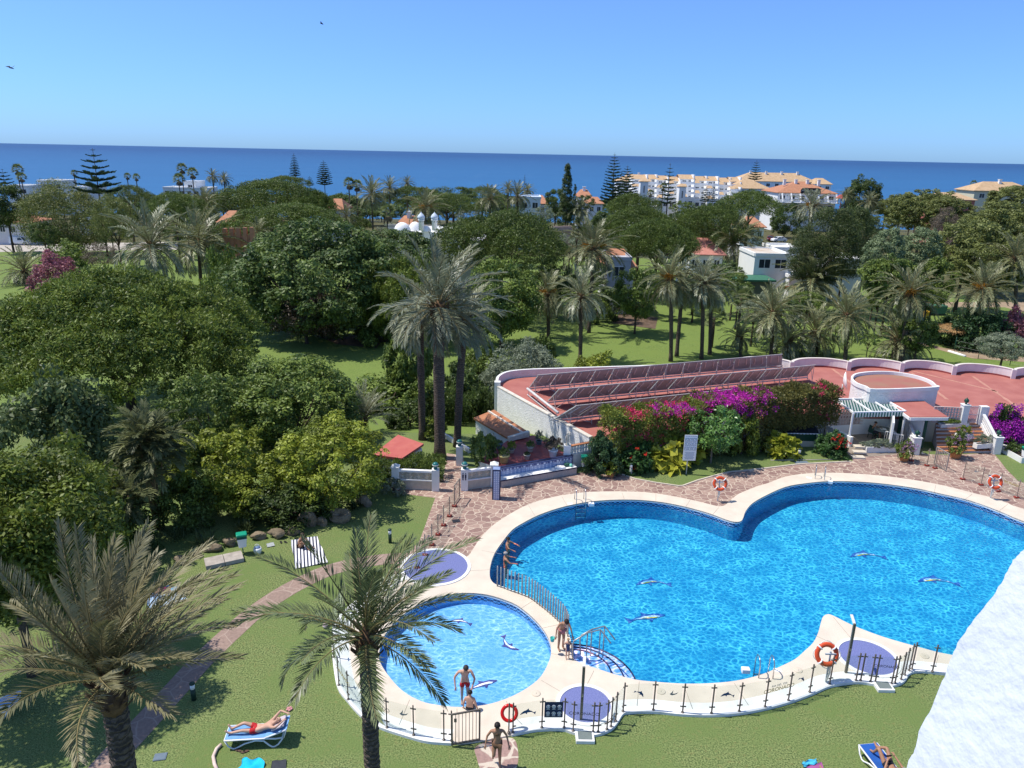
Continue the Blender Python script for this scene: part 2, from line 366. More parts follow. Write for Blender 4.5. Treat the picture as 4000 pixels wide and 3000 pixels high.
KID_PX = [(1814, 2320), (1904, 2327), (2000, 2358), (2054, 2393), (2099, 2435), (2135, 2483), (2152, 2533), (2146, 2583), (2113, 2646), (2063, 2689), (1998, 2725), (1925, 2751), (1860, 2763), (1781, 2766), (1708, 2758), (1647, 2744), (1575, 2705), (1515, 2640), (1481, 2580), (1486, 2530), (1500, 2490), (1545, 2432), (1610, 2380), (1678, 2346), (1746, 2328)]
DECK_PX = [(2000, 2006), (1927, 2054), (1882, 2099), (1850, 2144), (1830, 2174), (1800, 2182), (1755, 2170), (1700, 2168), (1640, 2182), (1590, 2212), (1555, 2245), (1480, 2290), (1400, 2345), (1340, 2400), (1308, 2440), (1299, 2500), (1304, 2590), (1321, 2689), (1360, 2744), (1408, 2798), (1458, 2834), (1509, 2856), (1600, 2885), (1672, 2903), (1763, 2910), (1860, 2902), (1998, 2876), (2070, 2861), (2124, 2855), (2197, 2855), (2240, 2868), (2290, 2878), (2330, 2876), (2366, 2865), (2392, 2850), (2410, 2828), (2432, 2795), (2460, 2788), (2552, 2786), (2666, 2797), (2780, 2800), (2888, 2792), (2991, 2773), (3083, 2748), (3165, 2718), (3241, 2686), (3322, 2672), (3370, 2672), (3420, 2680), (3485, 2684), (3528, 2668), (3552, 2636), (3600, 2628), (3720, 2640), (3950, 2660), (4300, 2640), (4650, 2520), (4780, 2340), (4650, 2160), (4300, 2070), (4000, 1993), (3904, 1956), (3814, 1932), (3678, 1898), (3543, 1874), (3407, 1858), (3271, 1850), (3158, 1852), (3068, 1865), (3000, 1890), (2949, 1906), (2886, 1932), (2855, 1956), (2832, 1976), (2814, 1981), (2791, 1978), (2723, 1961), (2633, 1942), (2543, 1928), (2452, 1923), (2362, 1923), (2271, 1927), (2158, 1945), (2068, 1972)]
POOL = spline(PP(POOL_PX), k=3); KID = spline(PP(KID_PX), k=4); DECK = spline(PP(DECK_PX), k=3)
# near lawn, one sheet with the two basins cut out
s = MB(); s.prism([(-60, -8), (75, -8), (75, 47.6), (-60, 47.6)], 0, 0, holes=[POOL, KID]); s.build('lawn', M_LAWN, kind='structure')
# crazy paving round the upper side of the pool
PAVE_PX = [(1440, 2360), (1540, 2230), (1640, 2110), (1700, 1945), (1540, 1925), (1545, 1908), (1700, 1912), (1735, 1850), (1775, 1788), (1810, 1788), (1815, 1850), (1830, 1905), (1960, 1900), (2260, 1848), (2330, 1835), (2430, 1855), (2480, 1872), (2560, 1887), (2650, 1901), (2670, 1899), (2725, 1878), (2790, 1861), (2850, 1845), (2980, 1832), (3120, 1815), (3330, 1803), (3330, 1740), (3480, 1700), (3560, 1700), (3560, 1770), (3700, 1778), (3880, 1768), (3930, 1830), (3980, 1880), (4100, 1900), (4450, 2050), (4400, 2110), (4200, 2060), (4000, 2010), (3600, 1890), (3300, 1862), (3100, 1868), (2900, 1935), (2800, 1990), (2400, 1935), (2100, 1975), (1900, 2110), (1830, 2190), (1700, 2185)]
PAVE = PP(PAVE_PX)
s = MB(); s.prism(PAVE, .004, .004, holes=[]); s.build('paving', M_CRAZY, kind='structure')
# curved garden path and the stepping-stone patch at the gate
pc = [(1830, 2180), (1700, 2180), (1500, 2185), (1310, 2220), (1150, 2290), (1010, 2380), (900, 2475), (790, 2580), (680, 2700), (560, 2830), (440, 2960), (330, 3090), (200, 3260)]
pl = spline(PP(pc), closed=False, k=6)
s = MB(); A = offset(pl, .48); B = offset(pl, -.48); s.prism(A + B[::-1], .008, .008); s.build('path', M_PATH, kind='structure')
s = MB(); s.prism(spline(PP([(1858, 2918), (1862, 2960), (1880, 3010), (1930, 3060), (1990, 3050), (2020, 2990), (2024, 2940), (2005, 2885), (1930, 2890)]), k=4), .006, .006)
s.build('stepping_stone_paving', crazy_mat('patch_paving', [(.30, .19, .165), (.38, .27, .23), (.34, .22, .19)], (.55, .47, .38), scale=1.9, jw=.045), kind='structure')
# deck slab with joints, its white kerb, and the coping lip
s = MB(); s.prism(DECK, -.02, .055, holes=[POOL, KID], bottom=False); deck = s.build('pool_deck', M_DECK, kind='structure')
jm = mat('joint_shadowless_grey', (.30, .26, .21), var=.1)
# white painted kerb along the garden side
kb = PP([(1555, 2245), (1480, 2290), (1400, 2345), (1340, 2400), (1308, 2440), (1299, 2500), (1304, 2590), (1321, 2689), (1360, 2744), (1408, 2798), (1458, 2834), (1509, 2856), (1600, 2885), (1672, 2903), (1763, 2910)])
kc = PP([(1998, 2876), (2070, 2861), (2124, 2855), (2197, 2855), (2240, 2868), (2290, 2878), (2330, 2876), (2366, 2865), (2392, 2850), (2410, 2828), (2432, 2795), (2460, 2788), (2552, 2786), (2666, 2797), (2780, 2800), (2888, 2792), (2991, 2773), (3083, 2748), (3165, 2718), (3241, 2686), (3322, 2672), (3370, 2672), (3420, 2680), (3485, 2684), (3528, 2668), (3552, 2636), (3600, 2628), (3720, 2640), (3950, 2660)])
M_KERB = mat('kerb_white', (.74, .73, .70), rough=.7, var=.08, scale=4)
for k_ in (kb, kc):
 l = spline(k_, closed=False, k=4)
 s = MB(); s.ribbon(offset(l, .10), -.05, .10, .26); s.build('kerb', M_KERB, kind='structure')
 s = MB(); a_ = offset(l, .235); b_ = offset(l, .62); s.prism(a_ + b_[::-1], .0585, .0585); s.build('kerb_strip', mat('washed_strip', (.70, .69, .66), rough=.8, var=.12, scale=1.5, detail=6), kind='structure')
# expansion joints scored across the deck
s = MB()
for a, b_ in [((1881, 2150), (1960, 2164)), ((1830, 2230), (1915, 2225)), ((2108, 2330), (2033, 2378)), ((2120, 2453), (2180, 2440)), ((2154, 2553), (2225, 2562)), ((2320, 2620), (2290, 2680)), ((2114, 2657), (2188, 2700)), ((1977, 2738), (1990, 2765)), ((1785, 2768), (1785, 2880)), ((1600, 2733), (1560, 2830)), ((2000, 2790), (2040, 2830)), ((2497, 2663), (2488, 2765)), ((2672, 2678), (2706, 2770)), ((2868, 2668), (2924, 2755)), ((3255, 2410), (3330, 2500)), ((3180, 2480), (3290, 2530)), ((3655, 2600), (3665, 2560)), ((2562, 1930), (2562, 1957)), ((2697, 1952), (2678, 1980)), ((2808, 1982), (2784, 2010)), ((2195, 1940), (2215, 1975)), ((2065, 1975), (2090, 2015)), ((3655, 1895), (3650, 1923)), ((3798, 1930), (3770, 1950)), ((3936, 1970), (3900, 1998)), ((2430, 1925), (2440, 1953))]:
 a = P(a[0], a[1], .0585); b_ = P(b_[0], b_[1], .0585); d = (b_ - a).normalized(); n_ = Vector((-d.y, d.x, 0)) * .008
 s.add([a - n_, b_ - n_, b_ + n_, a + n_], [(0, 1, 2, 3)])
s.build('deck_joint', jm, kind='structure')
# ------------------------------------------------------------------ basins and water
def tile_mat(name, c1, c2, scale=22, mix=.5):
 m = bpy.data.materials.new(name); m.use_nodes = True; t = m.node_tree; b = t.nodes['Principled BSDF']; L = t.links.new
 b.inputs['Roughness'].default_value = .5
 tc = nd(t, 'TexCoord'); n = nd(t, 'TexNoise'); n.inputs['Scale'].default_value = scale; n.inputs['Detail'].default_value = 1; L(tc.outputs['Object'], n.inputs['Vector'])
 rp = nd(t, 'ValToRGB'); e = rp.color_ramp.elements; e[0].position = .35; e[1].position = .65; e[0].color = (*c1, 1); e[1].color = (*c2, 1); L(n.outputs['Fac'], rp.inputs['Fac'])
 L(rp.outputs[0], b.inputs['Base Color']); return m
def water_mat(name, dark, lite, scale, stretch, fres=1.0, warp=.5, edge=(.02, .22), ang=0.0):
 """caustic net painted into the see-through colour: brighter along the cell edges than between them"""
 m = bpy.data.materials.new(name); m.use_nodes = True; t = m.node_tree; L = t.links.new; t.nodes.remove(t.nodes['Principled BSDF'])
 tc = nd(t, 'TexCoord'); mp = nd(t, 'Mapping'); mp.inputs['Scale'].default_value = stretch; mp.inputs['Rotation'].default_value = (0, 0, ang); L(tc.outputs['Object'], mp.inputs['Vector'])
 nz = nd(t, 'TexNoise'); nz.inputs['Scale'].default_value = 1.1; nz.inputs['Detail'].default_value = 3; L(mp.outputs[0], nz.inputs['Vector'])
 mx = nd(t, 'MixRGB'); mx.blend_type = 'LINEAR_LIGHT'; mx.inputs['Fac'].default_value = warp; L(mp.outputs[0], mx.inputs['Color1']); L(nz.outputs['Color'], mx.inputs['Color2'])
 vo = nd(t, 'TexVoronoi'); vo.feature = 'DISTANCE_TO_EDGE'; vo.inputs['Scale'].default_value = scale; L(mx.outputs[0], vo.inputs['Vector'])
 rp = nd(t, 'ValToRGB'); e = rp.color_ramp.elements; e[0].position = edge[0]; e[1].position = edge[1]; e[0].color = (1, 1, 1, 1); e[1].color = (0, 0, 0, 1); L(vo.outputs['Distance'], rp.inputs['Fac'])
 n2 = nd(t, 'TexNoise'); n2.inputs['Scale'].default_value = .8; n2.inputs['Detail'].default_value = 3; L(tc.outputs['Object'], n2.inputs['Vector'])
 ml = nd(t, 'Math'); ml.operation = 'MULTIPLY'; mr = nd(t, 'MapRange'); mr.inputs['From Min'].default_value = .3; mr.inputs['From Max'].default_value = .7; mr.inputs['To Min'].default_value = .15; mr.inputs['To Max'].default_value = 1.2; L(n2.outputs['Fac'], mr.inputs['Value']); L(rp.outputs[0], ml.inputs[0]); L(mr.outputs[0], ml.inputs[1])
 c = nd(t, 'MixRGB'); c.inputs['Color1'].default_value = (*dark, 1); c.inputs['Color2'].default_value = (*lite, 1); L(ml.outputs[0], c.inputs['Fac'])  # bright ripple light is put into the transparent colour here
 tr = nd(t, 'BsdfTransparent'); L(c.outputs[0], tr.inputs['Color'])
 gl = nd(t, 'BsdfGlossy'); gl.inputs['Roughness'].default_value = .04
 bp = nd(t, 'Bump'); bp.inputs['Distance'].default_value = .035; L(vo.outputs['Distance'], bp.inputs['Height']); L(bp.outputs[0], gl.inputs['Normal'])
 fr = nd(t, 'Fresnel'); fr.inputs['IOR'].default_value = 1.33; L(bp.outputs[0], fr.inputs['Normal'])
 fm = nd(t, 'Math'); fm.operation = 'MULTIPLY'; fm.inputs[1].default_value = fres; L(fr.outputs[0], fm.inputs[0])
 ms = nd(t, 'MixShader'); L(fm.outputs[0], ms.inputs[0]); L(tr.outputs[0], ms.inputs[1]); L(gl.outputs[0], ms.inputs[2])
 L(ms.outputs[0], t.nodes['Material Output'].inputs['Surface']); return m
M_TILE = tile_mat('blue_mosaic', (.004, .265, .47), (.007, .31, .54))
M_KTILE = tile_mat('pale_blue_mosaic', (.12, .35, .68), (.17, .42, .74), scale=16)
M_CELL = mat('white_coping_edge', (.80, .79, .76), var=.03)
def greek_mat():
 m = bpy.data.materials.new('key_border_tiles'); m.use_nodes = True; t = m.node_tree; b = t.nodes['Principled BSDF']; L = t.links.new
 tc = nd(t, 'TexCoord'); mp = nd(t, 'Mapping'); mp.inputs['Scale'].default_value = (7, 7, 12); L(tc.outputs['Object'], mp.inputs['Vector'])
 ck = nd(t, 'TexChecker'); ck.inputs['Scale'].default_value = 1; ck.inputs['Color1'].default_value = (.004, .02, .09, 1); ck.inputs['Color2'].default_value = (.12, .33, .60, 1); L(mp.outputs[0], ck.inputs['Vector'])
 L(ck.outputs[0], b.inputs['Base Color']); b.inputs['Roughness'].default_value = .4; return m
M_GREEK = greek_mat()
def basin(name, outline, depth, tile, water):
 n = len(outline)
 def ring(z0, z1, off0=0, off1=0):
  a = offset(outline, off0, True); b = offset(outline, off1, True); q = MB()
  q.add([(p[0], p[1], z0) for p in a] + [(p[0], p[1], z1) for p in b], [(i, n + i, n + (i + 1) % n, (i + 1) % n) for i in range(n)], True); return q
 t = thing(name, 'kidney shaped deep blue swimming pool with dolphin mosaics' if name == 'swimming_pool' else 'round shallow pale blue paddling pool beside the big pool', 'pool', (outline[0][0], outline[0][1], 0))
 ring(.055, -.06).build('coping_edge', M_CELL, t)
 ring(-.06, -.30).build('tile_border', M_GREEK, t)
 ring(-.30, -depth).build('pool_wall', tile, t)
 q = MB(); q.prism(outline, -depth, -depth); q.build('pool_floor', tile, t)
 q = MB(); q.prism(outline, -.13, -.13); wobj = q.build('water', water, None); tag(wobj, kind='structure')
 return t
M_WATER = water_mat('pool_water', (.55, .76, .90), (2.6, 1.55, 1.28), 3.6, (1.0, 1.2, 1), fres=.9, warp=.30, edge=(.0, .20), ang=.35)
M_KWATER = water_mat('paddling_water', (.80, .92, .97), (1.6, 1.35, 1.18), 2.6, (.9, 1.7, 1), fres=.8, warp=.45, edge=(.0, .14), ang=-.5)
DEEP = 1.08
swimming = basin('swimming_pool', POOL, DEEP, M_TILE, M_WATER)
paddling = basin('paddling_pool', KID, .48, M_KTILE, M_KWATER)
# ================================================================== CLUBHOUSE, TERRACE, LOW WALLS
M_STUCCO = mat('white_stucco', (.74, .73, .70), rough=.85, var=.07, scale=2.0, bump=.035, bscale=9, detail=6)
M_WALL = mat('white_wall', (.76, .75, .72), rough=.75, var=.07, scale=1.2, detail=7)
M_PINKW = mat('pinkish_parapet_white', (.66, .585, .57), rough=.8, var=.10, scale=1.6, col2=(.74, .69, .67), detail=7)  # pinkish white, mottled at random
M_RED = mat('red_terrace_paint', (.33, .108, .090), rough=.75, col2=(.41, .155, .125), scale=.8, detail=8, bump=.003)
M_REDD = mat('dark_red_tiles', (.20, .045, .045), rough=.6, col2=(.28, .075, .065), scale=3, detail=6)
M_TERRA = mat('terracotta_tiles', (.36, .14, .065), rough=.75, col2=(.45, .20, .10), scale=3, detail=6, bump=.01, bscale=14)
M_CREAM = mat('cream_concrete', (.56, .49, .39), rough=.8, var=.08, scale=3, detail=6)
M_STEEL = mat('galvanised_steel', (.45, .44, .43), rough=.45, var=.1, metal=.35)
M_GREENP = mat('dark_green_paint', (.012, .06, .04), rough=.4, var=.1)
M_GREENL = mat('emerald_plastic', (.01, .27, .16), rough=.35, var=.06)
M_DARK = mat('dark_interior', (.025, .024, .022), rough=.8)
M_SOIL = mat('soil', (.07, .05, .032), rough=.9, var=.3, scale=6)
M_POT = mat('terracotta_pot', (.44, .20, .085), rough=.7, var=.1)
RZ = 1.4
def seg(q, a, b, z0, z1, th): q.bar((a[0], a[1], (z0 + z1) / 2), (b[0], b[1], (z0 + z1) / 2), th, z1 - z0)
def lattice(q, a, b, z0a, z0b, hgt, cell=.2, bar=.055, th=.09):
 a, b = Vector((a[0], a[1], 0)), Vector((b[0], b[1], 0)); L = (b - a).length; n = max(2, round(L / cell)); m = max(1, round(hgt / cell))
 for j in range(m + 1):
  z = hgt * j / m; q.bar((a.x, a.y, z0a + z), (b.x, b.y, z0b + z), th, bar)
 for i in range(n + 1):
  t = i / n; p = a.lerp(b, t); z = z0a + (z0b - z0a) * t
  q.bar((p.x, p.y, z), (p.x, p.y, z + hgt), bar, th * .8, up=(b - a))
 for i in range(n):
  t = (i + .5) / n; p = a.lerp(b, t); z = z0a + (z0b - z0a) * t     # the little diagonal leaf inside each block
  for j in range(m):
   q.bar((p.x, p.y, z + hgt * j / m), (p.x + (b - a).x / n * .35, p.y + (b - a).y / n * .35, z + hgt * (j + .9) / m), .03, .05)
# -- main building
club = thing('clubhouse', 'low white clubhouse with a flat red terrace roof beside the pool', 'building', (14, 50, 0))
roofp = [(-1.05, 53.4), (-.95, 54.9), (-.3, 56.1), (1.2, 56.8), (12, 58.9), (23.6, 61.2), (28.5, 62.0), (33.2, 61.6), (37.4, 61.0), (41.5, 60.2), (52, 58.4), (52, 48.6), (34.0, 48.9), (31.4, 48.95), (27, 49.2), (20, 49.1), (5.1, 43.35)]
q = MB(); q.prism(roofp, RZ - .25, RZ); q.build('roof', M_RED, club)
inner = offset(roofp, -.12, True)
q = MB(); q.prism(roofp, -2.6, RZ - .25, bottom=False); q.build('wall', M_WALL, club)
# the west stucco wall with its coping, and the round corner
q = MB(); seg(q, (-1.1, 53.5), (5.0, 43.2), -.6, RZ + .22, .26); q.build('stucco_wall', M_STUCCO, club)
q = MB(); seg(q, (-1.1, 53.5), (5.0, 43.2), RZ + .22, RZ + .30, .30); q.build('wall_cap', mat('weathered_cap', (.60, .55, .47), var=.15, scale=4), club)
crn = spline([(-1.15, 53.5), (-1.05, 54.9), (-.35, 56.2), (1.2, 56.95), (4, 57.5), (12, 59.0), (20.0, 60.6)], closed=False, k=5)
q = MB(); q.ribbon(crn, -2.6, RZ + .62, .2); q.build('corner_parapet', M_STUCCO, club)
q = MB(); q.box((-1.1, 53.5, .2), (.45, .45, 3.6)); q.build('corner_pier', M_WALL, club)
# scalloped sea-side parapet
cusps = [P(2880, 1438, RZ), P(3088, 1447, RZ), P(3312, 1446, RZ), P(3520, 1451, RZ), P(3723, 1463, RZ), P(3954, 1478, RZ), P(4200, 1496, RZ), P(4460, 1518, RZ)]
for i in range(len(cusps) - 1):
 a, b = cusps[i], cusps[i + 1]; d = b - a; L = d.length; n_ = Vector((-d.y, d.x, 0)).normalized(); pts = []
 for k in range(17):
  t = k / 16; h = 1.15 * (1 - abs(2 * t - 1) ** 2.6)
  p = a + d * t + n_ * h; pts.append((p.x, p.y))
 q = MB(); q.ribbon(pts, RZ - .4, RZ + .74, .2); q.box((a.x, a.y, RZ + .36), (.34, .34, .84), rz=math.atan2(d.y, d.x)); q.build('scalloped_parapet', M_PINKW, club)
 q = MB(); q.ribbon(pts, RZ + .74, RZ + .79, .26); q.build('parapet_cap', mat('cap_cream', (.68, .60, .53), var=.08), club)
 q = MB(); s_ = offset(pts, -.13); q.ribbon(s_, RZ + .002, RZ + .13, .06); q.build('parapet_foot_band', M_REDD, club)  # dark red band along the foot of the parapet
# pale worn lines and stains on the terrace
q = MB()
for a, b in [((3560, 1455), (3700, 1560)), ((3800, 1470), (3990, 1600)), ((3250, 1440), (3330, 1500)), ((3560, 1448), (3900, 1530))]:
 a, b = P(*a, RZ + .004), P(*b, RZ + .004); d = (b - a).normalized(); n_ = Vector((-d.y, d.x, 0)) * .13; rr = random.Random(3); k = 14; vs = []
 for i in range(k + 1):
  p = a.lerp(b, i / k); e = .5 + rr.random() * .8; vs += [p + n_ * e, p - n_ * e]
 q.add(vs, [(2 * i, 2 * i + 1, 2 * i + 3, 2 * i + 2) for i in range(k)])
q.build('worn_seam', mat('worn_pink', (.46, .22, .16), var=.12, scale=6), club)
# -- rotunda and kiosk
rot = thing('rotunda', 'round white stair house with a red flat top rising from the terrace', 'building', (28, 51.5, RZ))
pts = [P(3425, 1520, 3.3)] + [P(x, y, 3.3) for x, y in [(3380, 1508), (3345, 1495), (3328, 1478), (3340, 1462), (3380, 1454), (3440, 1451), (3510, 1455), (3580, 1468), (3630, 1485), (3652, 1503), (3650, 1512)]]
rp_ = spline([(p.x, p.y) for p in pts], closed=True, k=4)
q = MB(); q.prism(rp_, -.5, 3.05, smooth=False); q.build('wall', M_STUCCO, rot)
q = MB(); q.ribbon(rp_ + rp_[:1], 3.05, 3.32, .14); q.build('rim', M_WALL, rot)
ins = offset(rp_, .09 if sum(rp_[i][0] * rp_[(i + 1) % len(rp_)][1] - rp_[(i + 1) % len(rp_)][0] * rp_[i][1] for i in range(len(rp_))) > 0 else -.09, True)
q = MB(); q.prism(ins, 3.06, 3.09); q.build('roof', mat('stained_red_roof', (.34, .115, .095), rough=.8, col2=(.30, .17, .11), scale=.7, detail=8), rot)
kio = thing('kiosk', 'red slab roofed pool kiosk with green door below the rotunda', 'kiosk', (27.5, 48, 0))
kr = [P(3472, 1566, 2.35), P(3610, 1566, 2.35), P(3703, 1628, 2.35), P(3556, 1628, 2.35)]
q = MB(); q.prism([(p.x, p.y) for p in kr], 2.22, 2.35); q.build('roof', M_RED, kio)
q = MB()
for i in (1, 2, 3): q.bar((kr[i].x, kr[i].y, 2.2), (kr[(i + 1) % 4].x, kr[(i + 1) % 4].y, 2.2), .12, .2)
q.build('fascia', M_WALL, kio)
q = MB(); seg(q, P(3470, 1768)[:2], P(3470, 1700)[:2], 0, 2.1, .12); q.build('side_wall', M_WALL, kio)
q = MB(); seg(q, P(3590, 1745)[:2], P(3520, 1712)[:2], 0, 2.1, .15); q.build('side_wall', M_WALL, kio)
q = MB(); p = P(3598, 1752); q.bar(p, p + Vector((0, 0, 2.1)), .14); q.build('post', M_GREENP, kio)
a, b = P(3400, 1690), P(3530, 1700)
q = MB(); seg(q, (a.x, a.y + .5), (b.x + .5, b.y + .5), 0, 2.2, .12); q.build('back_wall', mat('shaded_grey_wall', (.42, .41, .40), var=.1), kio)  # recess shade is put into the grey of this back wall
q = MB(); q.box((27.3, 48.35, 1.0), (.9, .06, 2.0), rz=.08); d_ = q.build('door', M_GREENP, kio)
q = MB(); q.box((27.3, 48.29, 1.45), (.34, .02, .45), rz=.08); q.build('notice', M_WALL, d_)
up_ = Vector((0, 0, .95)); q = MB(); q.bar(P(3450, 1735) + up_, P(3520, 1752) + up_, .05)
for i in range(9):
 t = i / 8; p = P(3450, 1735, 0).lerp(P(3520, 1752, 0), t); q.bar((p.x, p.y, .08), (p.x, p.y, .95), .025)
q.bar(P(3450, 1735) + up_ * .1, P(3520, 1752) + up_ * .1, .04); tag(q.build('railing', M_WALL), 'short white bar railing beside the kiosk entrance', 'railing')
# -- pergola with striped awning, its patio, planter and steps
perg = thing('pergola', 'white metal pergola with a green and white striped awning', 'pergola', P(3390, 1680))
pc_ = [P(3262, 1560, 2.35), P(3448, 1556, 2.35), P(3538, 1607, 2.35), P(3333, 1612, 2.35)]
q = MB()
for i in range(4): q.bar(pc_[i], pc_[(i + 1) % 4], .10, .12)
for t in (.36, .72): q.bar(pc_[0].lerp(pc_[1], t), pc_[3].lerp(pc_[2], t), .08, .1)
q.build('frame', M_WHITE, perg)
for i, f in ((3, (3318, 1787)), (2, (3518, 1740)), (0, (3245, 1690)), (1, (3425, 1690))):
 b = P(*f); q = MB(); q.bar((pc_[i].x, pc_[i].y, 2.3), (pc_[i].x, pc_[i].y, 0 if i != 3 else 0), .10); q.build('post', M_WHITE, perg)
M_STRIPE = bpy.data.materials.new('green_white_stripes'); M_STRIPE.use_nodes = True
t_ = M_STRIPE.node_tree; at = nd(t_, 'Attribute'); at.attribute_name = 'tint'; rp = nd(t_, 'ValToRGB'); rp.color_ramp.interpolation = 'CONSTANT'
rp.color_ramp.elements[0].color = (.015, .15, .12, 1); rp.color_ramp.elements[1].color = (.72, .76, .74, 1); rp.color_ramp.elements[1].position = .5
b_ = t_.nodes['Principled BSDF']; b_.inputs['Roughness'].default_value = .8; t_.links.new(at.outputs['Fac'], rp.inputs['Fac']); t_.links.new(rp.outputs[0], b_.inputs['Base Color'])
tl = nd(t_, 'BsdfTranslucent'); t_.links.new(rp.outputs[0], tl.inputs['Color']); msx = nd(t_, 'MixShader'); msx.inputs[0].default_value = .35
t_.links.new(b_.outputs[0], msx.inputs[1]); t_.links.new(tl.outputs[0], msx.inputs[2]); t_.links.new(msx.outputs[0], t_.nodes['Material Output'].inputs['Surface'])
q = MB(); tn = []; NS = 34; RW = 5
for i in range(NS):
 for j in range(RW * 3):
  vs = []
  for (u, v) in ((i, j), (i + 1, j), (i + 1, j + 1), (i, j + 1)):
   tt = .03 + .94 * u / NS; ss = .05 + .9 * v / (RW * 3); p = pc_[0].lerp(pc_[1], tt).lerp(pc_[3].lerp(pc_[2], tt), ss)
   vs.append(p + Vector((0, 0, -.03 - .22 * abs(math.sin(math.pi * v / 3)))))
  q.add(vs, [(0, 1, 2, 3)], True); tn.append(float(i % 2))
for i in range(NS):
 a = pc_[3].lerp(pc_[2], .03 + .94 * i / NS); b = pc_[3].lerp(pc_[2], .03 + .94 * (i + 1) / NS); o_ = Vector((0, -.07, 0))
 q.add([a + o_, b + o_, b + o_ + Vector((0, 0, -.32)), a + o_ + Vector((0, 0, -.32))], [(0, 1, 2, 3)]); tn.append(float(i % 2))
aw = q.build('awning', M_STRIPE, perg); A_ = aw.data.attributes.new('tint', 'FLOAT', 'FACE'); A_.data.foreach_set('value', tn)
patio = PP([(3232, 1700), (3330, 1790), (3500, 1775), (3520, 1742), (3430, 1690)], 0)
q = MB(); q.prism(patio, .0, .012); tag(q.build('patio', mat('patio_stone', (.26, .21, .17), var=.2, scale=3, detail=6)), kind='structure')
q = MB(); a, b = P(3238, 1702), P(3425, 1690); seg(q, a, b, 0, .75, .16); wl = q.build('breeze_block_wall', M_WALL); tag(wl, 'white breeze block wall with open tiles at the back of the pergola patio', 'wall')
q = MB(); lattice(q, a, b, .75, .75, 1.15, cell=.23); q.build('open_blocks', mat('block_pink', (.60, .47, .42), var=.08), wl)
q = MB(); a, b = P(3215, 1692), P(3322, 1745); seg(q, a, b, 0, .7, .22); w2 = q.build('low_wall', M_WALL); tag(w2, 'low white wall sloping along the left side of the pergola', 'wall')
for i in range(3):
 pass
st_ = thing('patio_steps', 'three worn stone steps up to the pergola patio', 'steps', P(3345, 1790))
for i in range(3):
 a, b = P(3325 + i * 4, 1788 - i * 14), P(3375 + i * 4, 1790 - i * 14)
 q = MB(); q.bar((a.x, a.y, .06 + .12 * i), (b.x, b.y, .06 + .12 * i), .45, .12 + .24 * i * 0 + .0); q.build('step', M_CREAM, st_)
def planter(name, label, a, b, h, wid, z=0, m=None, cat='planter'):
 t = thing(name, label, cat, ((a[0] + b[0]) / 2, (a[1] + b[1]) / 2, z)); q = MB()
 for o_ in (-wid / 2 + .03, wid / 2 - .03):
  d = (Vector(b) - Vector(a)); d.z = 0; n_ = Vector((-d.y, d.x, 0)).normalized() * o_
  q.bar((a[0] + n_.x, a[1] + n_.y, z + h / 2), (b[0] + n_.x, b[1] + n_.y, z + h / 2), .06, h)
 for e in (a, b):
  d = (Vector(b) - Vector(a)); n_ = Vector((-d.y, d.x, 0)).normalized() * (wid / 2); q.bar((e[0] - n_.x, e[1] - n_.y, z + h / 2), (e[0] + n_.x, e[1] + n_.y, z + h / 2), .06, h - .004)
 q.build('trough', m or M_WALL, t)
 q = MB(); q.bar((a[0], a[1], z + h * .8), (b[0], b[1], z + h * .8), wid - .1, .05); q.build('soil', M_SOIL, t); return t
pl1 = planter('planter', 'long white trough of pale green plants in front of the pergola patio', P(3378, 1765), P(3490, 1762), .42, .45)
# table, chairs under the pergola
def round_table_set():
 c = P(3440, 1715)
 t = thing('table', 'round dark green garden table under the striped awning', 'table', c)
 q = MB(); q.lathe([(.62, .70), (.64, .72), (.62, .745)], c, 28); q.build('tabletop', mat('grey_green_table', (.20, .22, .21), rough=.5), t)
 for k in range(4):
  a = k * math.pi / 2 + .5; q = MB(); q.tube([(c.x + .35 * math.cos(a), c.y + .35 * math.sin(a), .7), (c.x + .5 * math.cos(a), c.y + .5 * math.sin(a), 0)], .03, 6); q.build('leg', M_GREENP, t)
 return c
tabc = round_table_set()
def garden_chair(name, label, c, rz, m, mleg=None):
 t = thing(name, label, 'chair', c, rz)
 q = MB(); q.box((0, 0, .43), (.46, .46, .04)); q.build('seat', m, t, local=True, bevel=.01)
 q = MB(); q.box((0, -.23, .70), (.46, .04, .5), M=Matrix.Rotation(-.18, 3, 'X')); q.build('backrest', m, t, local=True, bevel=.01)
 for x in (-.2, .2):
  for y in (-.2, .2): q = MB(); q.tube([(x, y, .42), (x * 1.15, y * 1.15, 0)], .02, 6); q.build('leg', mleg or m, t, local=True)
 return t
garden_chair('garden_chair', 'garden chair under the awning on which the man in a grey shirt sits', P(3408, 1712), R(-75), M_GREENP)
q = MB(); rr = random.Random(5)
q.add([(tabc.x - .2, tabc.y - .2, .756), (tabc.x + .2, tabc.y - .25, .756), (tabc.x + .25, tabc.y + .05, .80), (tabc.x - .15, tabc.y + .1, .80)], [(0, 1, 2, 3)])
q.box((tabc.x + .02, tabc.y - .07, .768), (.38, .28, .012), rz=.2); tag(q.build('newspaper', mat('newsprint', (.66, .66, .64), var=.15, scale=20)), 'open newspaper spread on the round green table', 'newspaper')
q = MB(); a, b = P(3455, 1690), P(3500, 1745); a2 = Vector((a.x, a.y, 0)); seg(q, a, b, 0, .8, .14)
w3 = q.build('low_wall', M_WALL); tag(w3, 'white block balustrade stepping down between the pergola and the kiosk', 'wall')
